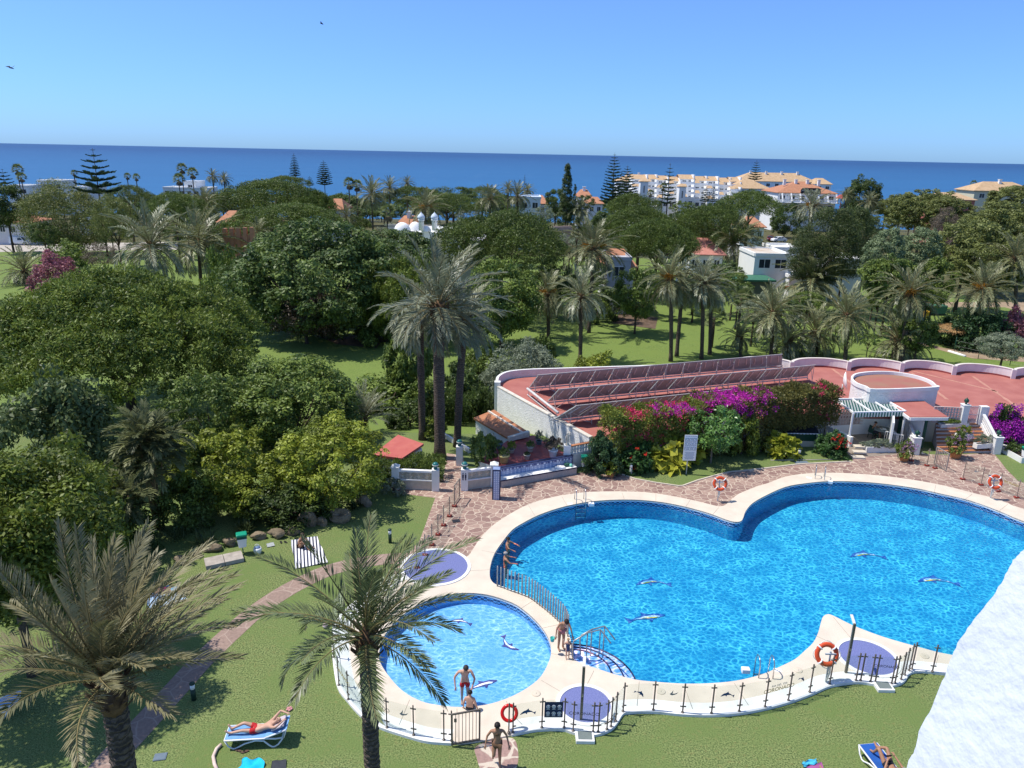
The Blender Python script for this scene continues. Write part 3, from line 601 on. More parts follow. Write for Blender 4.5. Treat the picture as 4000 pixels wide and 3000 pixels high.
# -- stairs to the terrace
stt = thing('terrace_stairs', 'terracotta tread stairs climbing to the red terrace', 'stairs', P(3790, 1768))
bL, bR, tL, tR = P(3660, 1772), P(3882, 1768), P(3655, 1652, RZ), P(3830, 1652, RZ); NSt = 8
for i in range(NSt):
 f0, f1 = i / NSt, (i + 1) / NSt; z = RZ * (i + 1) / NSt
 l0 = bL.lerp(tL, f0); r_0 = bR.lerp(tR, f0); l1 = bL.lerp(tL, f1); r1 = bR.lerp(tR, f1)
 q = MB(); q.prism([(l0.x, l0.y), (r_0.x, r_0.y), (r1.x, r1.y), (l1.x, l1.y)], 0, z - .035); sp = q.build('step', mat('riser_white', (.55, .47, .42), var=.1), stt)
 d = (r_0 - l0).normalized() * .0; e = Vector((0, -.03, 0))
 q = MB(); q.prism([(l0.x, l0.y - .03), (r_0.x, r_0.y - .03), (r1.x, r1.y), (l1.x, l1.y)], z - .033, z); q.build('tread', M_TERRA, sp)
def pillar(q, p, w, z0, z1): q.box((p[0], p[1], (z0 + z1) / 2), (w, w, z1 - z0)); q.box((p[0], p[1], z1 + .03), (w + .08, w + .08, .06))
def finial(par, p, z): q = MB(); q.lathe([(.06, 0), (.09, .03), (.05, .08), (.13, .16), (.16, .26), (.12, .36), (.04, .42), (.02, .48)], (p[0], p[1], z), 14); q.build('finial', M_GREENP, par)
def stair_wall(label, base, top, zt, hh):
 t = thing('stair_balustrade', label, 'balustrade', (base[0], base[1], 0))
 q = MB(); seg(q, base, base + (top - base) * .001 + Vector((.01, 0, 0)), 0, .1, .1)
 a = Vector((base.x, base.y, 0)); b = Vector((top.x, top.y, 0)); q = MB(); q.bar((a.x, a.y, .12), (b.x, b.y, zt + .12), .16, .24); q.bar((a.x, a.y, hh + .2), (b.x, b.y, zt + hh + .1), .18, .1); q.build('rail', M_WALL, t)
 q = MB(); lattice(q, a, b, .24, zt + .2, hh - .1, cell=.2); q.build('open_blocks', M_WALL, t)
 return t
pL, pR = P(3568, 1772), P(3884, 1770)
t = stair_wall('white open block stair wall with dark finial on the kiosk side', pL, P(3515, 1680, 0), .9, .75); q = MB(); pillar(q, pL, .5, 0, 1.15); q.build('pillar', M_WALL, t); finial(t, pL, 1.21)
tp = P(3828, 1655, RZ); t = stair_wall('white open block stair wall with dark finial beside the purple bougainvillea', pR, tp, RZ, .75); q = MB(); pillar(q, pR, .5, 0, 1.15); q.build('pillar', M_WALL, t); finial(t, pR, 1.21)
q = MB(); q.box((tp.x + .05, tp.y, RZ + .62), (.55, .35, 1.3)); q.build('end_pillar', M_WALL, t)
gp = P(3757, 1655, RZ)
gt = thing('terrace_gate', 'white bar gate at the top of the terracotta stairs', 'gate', (gp.x, gp.y, RZ))
q = MB(); pillar(q, gp, .42, RZ, RZ + 1.35); q.build('pillar', M_WALL, gt); finial(gt, gp, RZ + 1.41)
q = MB(); g0, g1 = gp + Vector((.25, 0, 0)), tp - Vector((.25, 0, 0))
for z in (.12, .65, 1.25): q.bar((g0.x, g0.y, RZ + z), (g1.x, g1.y, RZ + z), .05)
for i in range(10): p = g0.lerp(g1, i / 9); q.bar((p.x, p.y, RZ + .1), (p.x, p.y, RZ + 1.25), .03)
q.build('gate_leaf', mat('gate_pink_white', (.66, .52, .50)), gt)
q = MB(); a, b = P(3640, 1650, RZ), gp - Vector((.25, 0, 0)); lattice(q, a, b, RZ + .05, RZ + .05, 1.1, cell=.2); tag(q.build('breeze_block_screen', mat('block_pink', (.6, .5, .47))), 'brownish open block screen on the terrace edge left of the stair gate', 'wall')
q = MB(); a, b = P(3905, 1722), P(4180, 1735); seg(q, a, b, 0, .18, .2); wl = q.build('breeze_block_wall', M_TERRA); tag(wl, 'white open block wall at the right edge behind the purple bougainvillea', 'wall')
q = MB(); lattice(q, a, b, .18, .18, .65, cell=.22); seg(q, a, b, .85, .9, .16); q.build('open_blocks', M_WALL, wl)
# -- front wall under the bougainvillea
FA, FB = Vector((5.3, 42.9, 0)), Vector((20.3, 48.3, 0))
q = MB(); seg(q, FA, FB, 0, .75, .16); wl = q.build('breeze_block_wall', M_WALL); tag(wl, 'long white breeze block wall behind the bougainvillea hedge', 'wall')
q = MB(); lattice(q, FA, FB, .75, .75, .8, cell=.22); q.build('open_blocks', mat('block_grey', (.55, .50, .45)), wl)
q = MB(); seg(q, FA, FB, 1.5, 1.58, .2); q.build('coping', M_TERRA, wl)
# -- solar collectors on the terrace, three rows
M_BACK = mat('collector_backing', (.40, .42, .41), rough=.6, var=.12, scale=1.3, detail=5)
M_GLASSD = mat('collector_glass', (.02, .025, .04), rough=.15, spec=.5)
def solar_row(label, ta, tb, ba, bb, n):
 t = thing('solar_collector_row', label, 'solar panels', (ta.x, ta.y, RZ), group='solar collector rows on the red terrace')
 fr = MB()
 for i in range(n):
  a, b = ta.lerp(tb, i / n + .002), ta.lerp(tb, (i + 1) / n - .002); c, d = ba.lerp(bb, (i + 1) / n - .002), ba.lerp(bb, i / n + .002)
  nn = (b - a).cross(d - a).normalized(); nn = nn if nn.z > 0 else -nn
  q = MB(); q.add([a, b, c, d, a + nn * .06, b + nn * .06, c + nn * .06, d + nn * .06], [(3, 2, 1, 0), (4, 5, 6, 7), (0, 1, 5, 4), (1, 2, 6, 5), (2, 3, 7, 6), (3, 0, 4, 7)]); pn = q.build('panel', M_BACK, t)
  q = MB(); q.add([a + nn * .064, b + nn * .064, c + nn * .064, d + nn * .064], [(0, 1, 2, 3)]); q.build('glass', M_GLASSD, pn)
  q = MB()
  for k in (.25, .75): q.bar(a.lerp(b, k).lerp(d.lerp(c, k), .04) - nn * .03, a.lerp(b, k).lerp(d.lerp(c, k), .62) - nn * .03, .05, .05)
  q.build('stiffener', mat('pale_aluminium', (.80, .77, .73), rough=.5), pn)
 fr.bar(ta + Vector((0, 0, .05)), tb + Vector((0, 0, .05)), .06, .05)
 fr.bar(ta.lerp(ba, .985), tb.lerp(bb, .985), .05);
 for i in range(0, n + 1):
  a, d = ta.lerp(tb, i / n), ba.lerp(bb, i / n); m = a.lerp(d, .2)
  fr.bar(m, (m.x, m.y, RZ), .035); fr.bar((m.x, m.y, RZ + .15), (d.x, d.y, RZ + .15), .03); fr.bar(a.lerp(d, .5), (m.x, m.y, RZ + .2), .025)
  fr.bar((d.x, d.y, RZ), d, .04)
  if i < n and i % 2 == 0:
   m2 = ta.lerp(tb, (i + 1) / n).lerp(ba.lerp(bb, (i + 1) / n), .2); fr.bar(m - Vector((0, 0, .2)), (m2.x, m2.y, RZ + .1), .025); fr.bar(m2 - Vector((0, 0, .2)), (m.x, m.y, RZ + .1), .025)
 fr.build('frame', mat('frame_aluminium', (.50, .47, .44), rough=.5), t)
 fr = MB(); fr.tube([(ba.x, ba.y, RZ + .22), (bb.x, bb.y, RZ + .22)], .05, 8); fr.build('header_pipe', mat('pipe_grey', (.58, .57, .55), rough=.5), t)
solar_row('rearmost long row of tilted solar collectors on the red terrace', P(2100, 1468, 2.95), P(3056, 1386, 2.95), P(2068, 1512, 1.75), P(3056, 1426, 1.75), 14)
solar_row('middle row of tilted solar collectors on the red terrace', P(2180, 1524, 2.95), P(3186, 1428, 2.95), P(2140, 1566, 1.75), P(3155, 1468, 1.75), 14)
solar_row('front row of solar collectors half hidden by the bougainvillea', P(2248, 1588, 2.85), P(2860, 1523, 2.85), P(2165, 1637, 1.75), P(2830, 1565, 1.75), 8)
q = MB(); a, b = P(2060, 1518, 1.95), P(2180, 1612, 1.95); q.tube([a, b], .09, 10); q.tube([P(2150, 1640, 1.6), P(2380, 1610, 1.6)], .06, 8)
for t__ in (0.05, .35, .65, .95): p = a.lerp(b, t__); q.bar((p.x, p.y, RZ), (p.x, p.y, 1.9), .04)
q.bar((a.x, a.y, 1.5), (b.x, b.y, 1.5), .05); tag(q.build('supply_pipe', mat('pipe_grey', (.58, .57, .55))), 'thick grey supply pipe across the ends of the solar rows', 'pipe')
for px, lb in (((2230, 1495), 'small white concrete block under the rear solar row, near its left end'), ((2500, 1470), 'small white concrete block under the middle of the rear solar row'), ((2690, 1452), 'larger white concrete block under the rear solar row'), ((2860, 1440), 'long white concrete block under the right end of the rear solar row')):
 p = P(*px, RZ); q = MB(); q.box((p.x, p.y, RZ + .17), (.9, .4, .34), rz=.35); q.box((p.x + .3, p.y + .1, RZ + .36), (.3, .3, .04), rz=.35); tag(q.build('concrete_block', M_WALL, bevel=.02), lb, 'concrete block', 'concrete blocks under the solar rows')
# satellite dish
dp = P(3285, 1545, RZ); t = thing('satellite_dish', 'white satellite dish beside the rotunda', 'dish', (dp.x, dp.y, RZ))
q = MB(); q.tube([(dp.x, dp.y, RZ), (dp.x, dp.y, RZ + .9)], .05, 8); q.build('mast', M_STEEL, t)
q = MB(); prof = [(.001, 0), (.25, .04), (.5, .12), (.7, .24), (.715, .23), (.5, .10), (.25, .02), (.001, -.02)]; Mx = Matrix.Rotation(R(78), 3, 'Y') @ Matrix.Identity(3)
Mx = Matrix.Rotation(R(-22), 3, 'Z') @ Mx; qq = MB().lathe(prof, (0, 0, 0), 28); q.add([Mx @ Vector(v) + Vector((dp.x, dp.y, RZ + 1.15)) for v in qq.v], qq.f, True); q.build('dish', M_WHITE, t)
# -- pot terrace, tiled bench, annexe with tiled roof
ter = thing('pot_terrace', 'raised red tiled terrace with potted plants behind the bench', 'terrace', P(2060, 1800))
tp_ = [P(1868, 1800, .75), P(1968, 1832, .75), P(2228, 1782, .75), P(2085, 1700, .75), P(1995, 1712, .75)]
tpp = [(p.x, p.y) for p in tp_]; q = MB(); q.prism(tpp, -.6, .72); q.build('wall', M_STUCCO, ter); q = MB(); q.prism(tpp, .722, .75); q.build('floor', M_REDD, ter)
ann = thing('annexe', 'small white annexe with a sloping terracotta roof beside the stucco wall', 'building', P(1955, 1690))
ar = [P(1850, 1632, .95), P(1930, 1600, 1.1), P(2066, 1688, 1.1), P(1986, 1712, .95)]
q = MB(); q.add([*ar, *[p - Vector((0, 0, .12)) for p in ar]], [(0, 3, 2, 1), (4, 5, 6, 7), (0, 1, 5, 4), (1, 2, 6, 5), (2, 3, 7, 6), (3, 0, 4, 7)]); q.build('roof', M_TERRA, ann)
q = MB(); q.bar(ar[1].lerp(ar[0], .28) + Vector((0, 0, .05)), ar[2].lerp(ar[3], .28) + Vector((0, 0, .05)), .12, .1); q.bar(ar[3] + Vector((0, -.1, -.02)), ar[2] + Vector((0, -.1, -.02)), .25, .3); q.build('roof_kerb', mat('weathered_cap', (.5, .45, .38)), ann)
q = MB(); q.prism([(p.x + (.15 if i in (0, 3) else 0), p.y) for i, p in enumerate(ar)], -1.6, .8); q.build('wall', M_STUCCO, ann)
def tilemat(name, base, ink, scale):
 m = bpy.data.materials.new(name); m.use_nodes = True; t = m.node_tree; b = t.nodes['Principled BSDF']; L = t.links.new
 tc = nd(t, 'TexCoord'); v = nd(t, 'TexVoronoi'); v.feature = 'DISTANCE_TO_EDGE'; v.inputs['Scale'].default_value = scale; v.inputs['Randomness'].default_value = .15; L(tc.outputs['Object'], v.inputs['Vector'])
 rp = nd(t, 'ValToRGB'); e = rp.color_ramp.elements; e[0].position = .12; e[1].position = .3; e[0].color = (*ink, 1); e[1].color = (*base, 1); L(v.outputs['Distance'], rp.inputs['Fac']); L(rp.outputs[0], b.inputs['Base Color']); b.inputs['Roughness'].default_value = .3; return m
M_AZUL = tilemat('blue_white_azulejo', (.62, .66, .74), (.22, .28, .46), 9)
M_NAVY = mat('navy_tile_trim', (.02, .025, .07), rough=.35)
ben = thing('tiled_bench', 'long blue and white tiled bench with navy edging by the pool paving', 'bench', P(2100, 1880))
f1, f2 = P(1958, 1905), P(2252, 1852); d = (f2 - f1).normalized(); n_ = Vector((-d.y, d.x, 0))
def bx(q, o0, o1, z0, z1, e=0): a = f1 + n_ * (o0 + o1) / 2 - d * e; b = f2 + n_ * (o0 + o1) / 2 + d * e; q.bar((a.x, a.y, (z0 + z1) / 2), (b.x, b.y, (z0 + z1) / 2), o1 - o0, z1 - z0)
q = MB(); bx(q, 0, .55, 0, .42); q.build('base', mat('bench_front_tiles', (.42, .37, .33), var=.15, scale=14), ben)
q = MB(); bx(q, -.02, .55, .42, .46, .02); q.build('seat', M_WHITE, ben)
q = MB(); bx(q, .55, .72, 0, .98); q.build('backrest', M_AZUL, ben)
q = MB(); bx(q, -.035, -.0, .40, .47, .03); bx(q, .53, .74, .98, 1.02, .03); q.bar(f2 + n_ * .63 + d * .02, f2 + n_ * .63 + d * .02 + Vector((0, 0, 1)), .2, .06); q.build('trim', M_NAVY, ben)
q = MB(); bx(q, .53, .552, .78, .92); q.build('frieze', tilemat('frieze_tiles', (.6, .64, .72), (.05, .08, .22), 5), ben)
pp = P(1938, 1952); t = thing('tiled_pillar', 'square pillar covered in blue patterned tiles with navy corners', 'pillar', pp)
q = MB(); q.box((pp.x, pp.y + .2, .88), (.42, .42, 1.76)); q.build('shaft', M_AZUL, t)
q = MB()
for sx in (-1, 1):
 for sy in (-1, 1): q.box((pp.x + sx * .2, pp.y + .2 + sy * .2, .885), (.06, .06, 1.77))
q.box((pp.x, pp.y + .2, 1.78), (.46, .46, .05)); q.build('trim', M_NAVY, t); q = MB(); q.box((pp.x, pp.y + .2, 1.815), (.4, .4, .03)); q.build('cap', M_AZUL, t)
q = MB(); a, b = P(2212, 1832), P(2308, 1812); seg(q, a, b, 0, .95, .2); wl = q.build('low_wall', M_WALL); tag(wl, 'white wall end with open block row behind the green lidded bin', 'wall')
q = MB(); lattice(q, a, b, .95, .95, .5, cell=.2); q.build('open_blocks', M_WALL, wl); q = MB(); seg(q, a, b, 1.46, 1.52, .22); q.build('coping', M_TERRA, wl); q = MB(); q.box((a.x, a.y, .8), (.42, .42, 1.6)); q.build('pillar', M_WALL, wl)
# little statue on that pillar
q = MB(); q.lathe([(.13, 0), (.13, .06), (.07, .08), (.09, .2), (.10, .34), (.075, .42), (.105, .52), (.10, .6), (.04, .66), (.065, .72), (.06, .78), (.02, .82)], (a.x, a.y, 1.6), 12); q.tube([(a.x + .09, a.y, 2.15), (a.x + .16, a.y - .02, 2.3), (a.x + .1, a.y, 2.46)], .03, 6); q.tube([(a.x - .09, a.y, 2.15), (a.x - .15, a.y - .06, 2.0), (a.x - .05, a.y - .1, 1.93)], .03, 6)
tag(q.build('statue', mat('statue_cream', (.62, .55, .42))), 'small cream figure statue on the white wall end', 'statue')
# low walls by the garden gate, their pillars and globe lamps
def block_wall(label, a, b, pil_a, pil_b):
 t = thing('garden_wall', label, 'wall', ((a.x + b.x) / 2, (a.y + b.y) / 2, 0))
 q = MB(); seg(q, a, b, 0, .58, .16); q.build('base', mat('block_base', (.50, .44, .36), var=.1, scale=4), t)
 q = MB(); seg(q, a, b, .58, .64, .3); seg(q, a, b, 1.08, 1.2, .2)
 q.build('ledge', M_WHITE, t)
 q = MB(); seg(q, a, b, .64, 1.08, .05)
 dd = (b - a); n = max(2, round(dd.length / .42)); up = Vector((0, 0, 1)); nn = Vector((dd.y, -dd.x, 0)).normalized() * .05
 for i in range(n):
  for j in range(2):
   for kk in (.45, .8, 1.1):
    pts = []
    for m in range(7):
     an = math.pi * m / 6; u = (i + .5 + .42 * kk * math.cos(an) / 1.1) / n; p = a.lerp(b, u); pts.append((p.x + nn.x, p.y + nn.y, .66 + .21 * j + .17 * kk * math.sin(an)))
    q.tube(pts, .022, 4)
 q.build('shell_blocks', mat('shell_block_cream', (.60, .53, .42)), t)
 for e, on in ((a, pil_a), (b, pil_b)):
  if on:
   q = MB(); q.box((e.x, e.y, .66), (.4, .4, 1.32)); q.box((e.x, e.y, 1.35), (.48, .48, .07)); o4 = [(e.x + sx * .22, e.y + sy * .22, 1.385) for sx, sy in ((-1, -1), (1, -1), (1, 1), (-1, 1))]
   q.add([*o4, (e.x, e.y, 1.56)], [(0, 1, 4), (1, 2, 4), (2, 3, 4), (3, 0, 4)]); q.build('pillar', M_WALL, t)
 return t
wa, wb = P(1547, 1907), P(1702, 1914); block_wall('cream shell block wall with white pillars left of the garden gate', wa, wb, True, False)
wc, wd = P(1815, 1912), P(1930, 1897); block_wall('cream shell block wall between the toilets pillar and the tiled pillar', wc, wd, False, True)
def lamp_pillar(label, p, h, zb=0, sign=False):
 t = thing('lamp_pillar', label, 'lamp', (p.x, p.y, zb)); q = MB(); q.box((p.x, p.y, zb + h / 2), (.4, .4, h)); q.build('pillar', M_WALL, t)
 q = MB(); q.lathe([(.08, 0), (.12, .04), (.1, .1)], (p.x, p.y, zb + h), 12); q.sphere((p.x, p.y, zb + h + .25), .18, 14, 8); q.build('globe', mat('globe_teal', (.03, .15, .15), rough=.25), t)
 q = MB(); q.lathe([(.186, 0), (.186, .05)], (p.x, p.y, zb + h + .24), 14); q.build('light_band', mat('globe_band', (.55, .56, .52), rough=.3), t)
 if sign:
  for dx in (-.08, .07):
   q = MB(); q.sphere((p.x + dx, p.y - .206, zb + h - .22), .035, 8, 6, sy=.15); q.box((p.x + dx, p.y - .206, zb + h - .38), (.09, .008, .2)); q.box((p.x + dx - .02, p.y - .206, zb + h - .55), (.03, .008, .16)); q.box((p.x + dx + .02, p.y - .206, zb + h - .55), (.03, .008, .16)); q.build('toilet_symbol', M_NAVY, t)
lamp_pillar('white pillar with dark teal globe lamp at the end of the shell block wall', wb + Vector((0, 0, 0)), 1.3)
lamp_pillar('white pillar with globe lamp and toilet figures beside the garden steps', wc, 1.3, sign=True)
lamp_pillar('white pillar with teal globe lamp standing behind the gate on the shaded path', P(1795, 1815), 1.25)
q = MB(); q.prism(PP([(1735, 1850), (1815, 1850), (1810, 1780), (1745, 1770)], 0), -.3, .006); tag(q.build('path', M_CRAZY), kind='structure')
q = MB(); a, b = P(1730, 1700, -.4), P(1800, 1760, -.4)
q.bar(P(1730, 1710, -.1), P(1835, 1775, -.1), .16, .8); tag(q.build('low_wall', M_WALL), 'narrow white kerb wall beside the tall palm trunks', 'wall')
# shed with red flat roof among the bushes
sh = thing('pump_shed', 'small white shed with a bright red flat roof among the bushes', 'shed', P(1580, 1780))
sr_ = [P(1455, 1775, 1.15), P(1555, 1698, 1.3), P(1655, 1733, 1.3), P(1570, 1790, 1.15)]
q = MB(); q.add([*sr_, *[p - Vector((0, 0, .14)) for p in sr_]], [(0, 3, 2, 1), (4, 5, 6, 7), (0, 1, 5, 4), (1, 2, 6, 5), (2, 3, 7, 6), (3, 0, 4, 7)]); q.build('roof', mat('bright_red_roof', (.42, .10, .085), col2=(.48, .14, .11), scale=2), sh)
q = MB(); c_ = sum(sr_, Vector()) / 4; q.prism([((p.x - c_.x) * .93 + c_.x, (p.y - c_.y) * .93 + c_.y) for p in sr_], -1.2, 1.0); q.build('wall', M_WALL, sh)
# -- garden steps wall bits, small props of the terrace
def pot(name, label, p, r, h, m, z=0.0, cat='flower pot', group=None):
 t = thing(name, label, cat, (p[0], p[1], z), group=group)
 q = MB(); q.lathe([(r * .68, 0), (r * .72, h * .1), (r * .95, h * .82), (r * 1.06, h * .84), (r * 1.06, h), (r * .9, h), (r * .85, h * .88)], (p[0], p[1], z), 20); q.build('pot', m, t)
 q = MB(); q.lathe([(.01, 0), (r * .88, 0.005)], (p[0], p[1], z + h * .86), 16); q.build('soil', M_SOIL, t)
 return t
# ================================================================== VEGETATION
def leafquads(name, p, a, wv, L, W, tint, bend=0.0):
 """one rhombic leaf per row: base p, long axis a, width axis wv"""
 n = len(p); v = np.empty((n, 4, 3), np.float32)
 L = L.reshape(-1, 1); W = W.reshape(-1, 1)
 v[:, 0] = p; v[:, 1] = p + a * L * .5 + wv * W * .5; v[:, 2] = p + a * L; v[:, 3] = p + a * L * .5 - wv * W * .5
 if bend: v[:, 2, 2] -= bend * L[:, 0]
 me = bpy.data.meshes.new(name); me.vertices.add(n * 4); me.vertices.foreach_set('co', v.ravel())
 me.loops.add(n * 4); me.loops.foreach_set('vertex_index', np.arange(n * 4, dtype=np.int32))
 me.polygons.add(n); me.polygons.foreach_set('loop_start', np.arange(0, n * 4, 4, dtype=np.int32)); me.polygons.foreach_set('loop_total', np.full(n, 4, np.int32))
 at = me.attributes.new('tint', 'FLOAT', 'FACE'); at.data.foreach_set('value', np.clip(tint, 0, 1).astype(np.float32))
 me.update(calc_edges=True); return me
def unit(v): return v / np.maximum(1e-9, np.linalg.norm(v, axis=1, keepdims=True))
_C = {}
def crown_mesh(kind, seed, ncl, nl, leaf, asp, aspect=1.0, clump=.1, up=.5):
 """unit crown: width 1, height `aspect`, standing on z = 0"""
 key = (kind, seed, ncl, nl, leaf, asp, aspect, clump, up)
 if key in _C: return _C[key]
 g = np.random.default_rng(seed)
 if kind == 'umbrella':
  th = np.arange(ncl) * 2.39996 + g.uniform(-.3, .3, ncl); r = np.sqrt((np.arange(ncl) + .5) / ncl) * .48; lob = 1 + .10 * np.sin(3 * th + seed) + .07 * np.sin(5 * th + 2 * seed)
  x, y = r * np.cos(th) * lob, r * np.sin(th) * lob
  dome = np.sqrt(np.clip(1 - (r / .5) ** 2, 0, 1)); low = g.uniform(0, 1, ncl) < .28
  z = aspect * (.16 + .74 * dome * np.where(low, g.uniform(.1, .6, ncl), g.uniform(.88, 1.0, ncl)) - clump * .4)
  z += .05 * aspect * np.sin(9 * x + seed) * np.cos(8 * y)
 elif kind == 'round':
  d = unit(g.normal(size=(ncl, 3))); rad = g.uniform(.62, 1.0, ncl) ** .6; lob = 1 + .16 * np.sin(2.5 * d[:, 0] * 2 + seed) * np.cos(3 * d[:, 2] + seed * 2) + g.normal(size=ncl) * .04
  x, y = d[:, 0] * rad * lob * (.5 - clump * .6), d[:, 1] * rad * lob * (.5 - clump * .6); z = aspect * (.5 + d[:, 2] * rad * lob * .47)
 elif kind == 'shrub':
  d = unit(g.normal(size=(ncl, 3))); d[:, 2] = np.abs(d[:, 2]); rad = g.uniform(.6, 1, ncl) ** .6; lob = 1 + .15 * np.sin(4 * d[:, 0] + seed) * np.cos(4 * d[:, 1] + seed) + g.normal(size=ncl) * .05
  x, y = d[:, 0] * rad * lob * (.5 - clump * .5), d[:, 1] * rad * lob * (.5 - clump * .5); z = aspect * (.04 + d[:, 2] * rad * lob * .9)
 elif kind == 'cone':
  h = g.uniform(0, 1, ncl) ** 1.25; th = g.uniform(0, 2 * np.pi, ncl); r = (.5 - clump * .5) * (1 - h) ** .75 * g.uniform(.75, 1.0, ncl) + .01
  x, y, z = r * np.cos(th), r * np.sin(th), aspect * h * .97
 elif kind == 'flame':      # tall and wind-combed
  h = g.uniform(0, 1, ncl); th = g.uniform(0, 2 * np.pi, ncl); r = (.5 - clump * .6) * np.sin(np.pi * (h * .82 + .13)) ** .7 * g.uniform(.7, 1.0, ncl)
  x, y, z = r * np.cos(th) + .12 * h * h, r * np.sin(th), aspect * h * .93
 elif kind == 'hedge':
  x, y, z = g.uniform(-.5, .5, ncl), g.uniform(-.5, .5, ncl), g.uniform(0, 1, ncl)
  face = g.integers(0, 5, ncl); x = np.where(face == 0, -.48, np.where(face == 1, .48, x)); y = np.where(face == 2, -.48, np.where(face == 3, .48, y)); z = np.where(face == 4, .95, z) * aspect
 c = np.stack([x, y, z], 1); ct = g.uniform(0, 1, ncl); cs = g.uniform(.7, 1.25, ncl)
 i = np.repeat(np.arange(ncl), nl); n = len(i)
 d = unit(g.normal(size=(n, 3)) + np.array([0, 0, .35])); rr = g.uniform(.35, 1.0, n) ** .5
 sq = np.array([1, 1, .75]); p = c[i] + d * sq * (clump * cs[i] * rr)[:, None]
 nn = unit(d + np.array([0, 0, .25]) + g.normal(size=(n, 3)) * .38); a = unit(np.cross(nn, g.normal(size=(n, 3))) + d * .55 * up + np.array([.15, 0, up * .5]))
 wv = unit(np.cross(nn, a))
 L = leaf * g.uniform(.65, 1.35, n); tint = ct[i] * .55 + g.uniform(0, .45, n)
 me = leafquads('crown', p, a, wv, L, L * asp, tint, .12); _C[key] = me; return me
def trunk_mb(x, y, z0, z1, r, seed, limbs=5, spread=1.5, zt=None, lean=(0, 0)):
 g = random.Random(seed); q = MB(); k = 7
 pts = [(x + lean[0] * (i / (k - 1)) ** 1.5 + g.uniform(-.1, .1) * r, y + lean[1] * (i / (k - 1)) ** 1.5 + g.uniform(-.1, .1) * r, z0 - .15 + (z1 - z0 + .15) * i / (k - 1)) for i in range(k)]
 q.tube(pts, [r * (1.25 - .55 * (i / (k - 1)) ** .6) for i in range(k)], 8)
 top = Vector(pts[-1])
 for j in range(limbs):
  an = 2 * math.pi * (j + g.random() * .6) / limbs; st_ = Vector(pts[-1 - (j % 2)]); e = top + Vector((math.cos(an) * spread * g.uniform(.6, 1), math.sin(an) * spread * g.uniform(.6, 1), (zt or z1 + spread) - z1))
  m = st_.lerp(e, .5) + Vector((g.uniform(-.1, .1), g.uniform(-.1, .1), -.06)) * spread
  q.tube([st_, m, e], [r * .5, r * .33, r * .12], 6)
 return q
BARK = mat('bark', (.085, .062, .045), rough=.9, var=.35, scale=8, bump=.03, bscale=16)
BARK2 = mat('pale_bark', (.20, .16, .125), rough=.9, var=.25, scale=8, bump=.02, bscale=16)
LM = {
 'pine': leafmat('pine_needles', (.022, .048, .012), (.185, .245, .048)),
 'pineb': leafmat('bright_pine_needles', (.030, .058, .012), (.225, .285, .046)),
 'dark': leafmat('dark_leaves', (0.018, 0.041, 0.015), (0.133, 0.186, 0.039)),
 'carob': leafmat('carob_leaves', (0.025, 0.058, 0.020), (0.166, 0.227, 0.054)),
 'green': leafmat('green_leaves', (0.038, 0.079, 0.023), (0.231, 0.297, 0.053)),
 'yellow': leafmat('yellow_green_leaves', (0.083, 0.114, 0.015), (0.389, 0.442, 0.050)),
 'gloss': leafmat('glossy_leaves', (0.038, 0.070, 0.023), (0.231, 0.292, 0.106), rough=.5, spec=.3),
 'olive': leafmat('grey_olive_leaves', (0.108, 0.133, 0.083), (0.334, 0.377, 0.254)),
 'pale': leafmat('pale_poplar_leaves', (0.070, 0.108, 0.044), (0.304, 0.377, 0.189)),
 'plane': leafmat('plane_leaves', (.065, .085, .020), (.29, .32, .095)),
 'brown': leafmat('brownish_twigs', (0.076, 0.057, 0.041), (0.210, 0.167, 0.123)),
 'cyp': leafmat('cypress_scales', (0.018, 0.038, 0.017), (0.122, 0.158, 0.039)),
 'arau': leafmat('araucaria_needles', (0.018, 0.038, 0.018), (0.072, 0.113, 0.046)),
 'pink': leafmat('pink_oleander', (0.146, 0.056, 0.062), (0.504, 0.192, 0.240)),
 'bright': leafmat('bright_leaves', (.060, .085, .014), (.215, .270, .035)),
 'citrus': leafmat('citrus_leaves', (0.023, 0.057, 0.023), (0.087, 0.160, 0.058)),
 'thatch': leafmat('dry_thatch', (0.260, 0.150, 0.060), (0.550, 0.360, 0.170)),
 'date': leafmat('date_fronds', (.085, .100, .042), (.31, .32, .165), trans=.2, rough=.42, spec=.4),
 'dategrey': leafmat('silver_date_fronds', (.100, .120, .070), (.36, .375, .235), trans=.2, rough=.4, spec=.45),
 'datedry': leafmat('dry_date_fronds', (0.120, 0.085, 0.045), (0.360, 0.280, 0.170), trans=.2),
 'nearL': leafmat('wind_dried_fronds', (0.075, 0.085, 0.030), (0.330, 0.290, 0.165), trans=.25, rough=.45, spec=.35),
 'nearR': leafmat('green_fronds', (.050, .072, .028), (.270, .315, .140), trans=.22, rough=.38, spec=.45),
 'fan': leafmat('fan_fronds', (0.064, 0.095, 0.032), (0.246, 0.290, 0.109)),
 'areca': leafmat('areca_fronds', (0.051, 0.070, 0.028), (0.261, 0.275, 0.116), trans=.25),
 'fruit': leafmat('orange_date_clusters', (0.300, 0.130, 0.015), (0.520, 0.270, 0.040)),
}
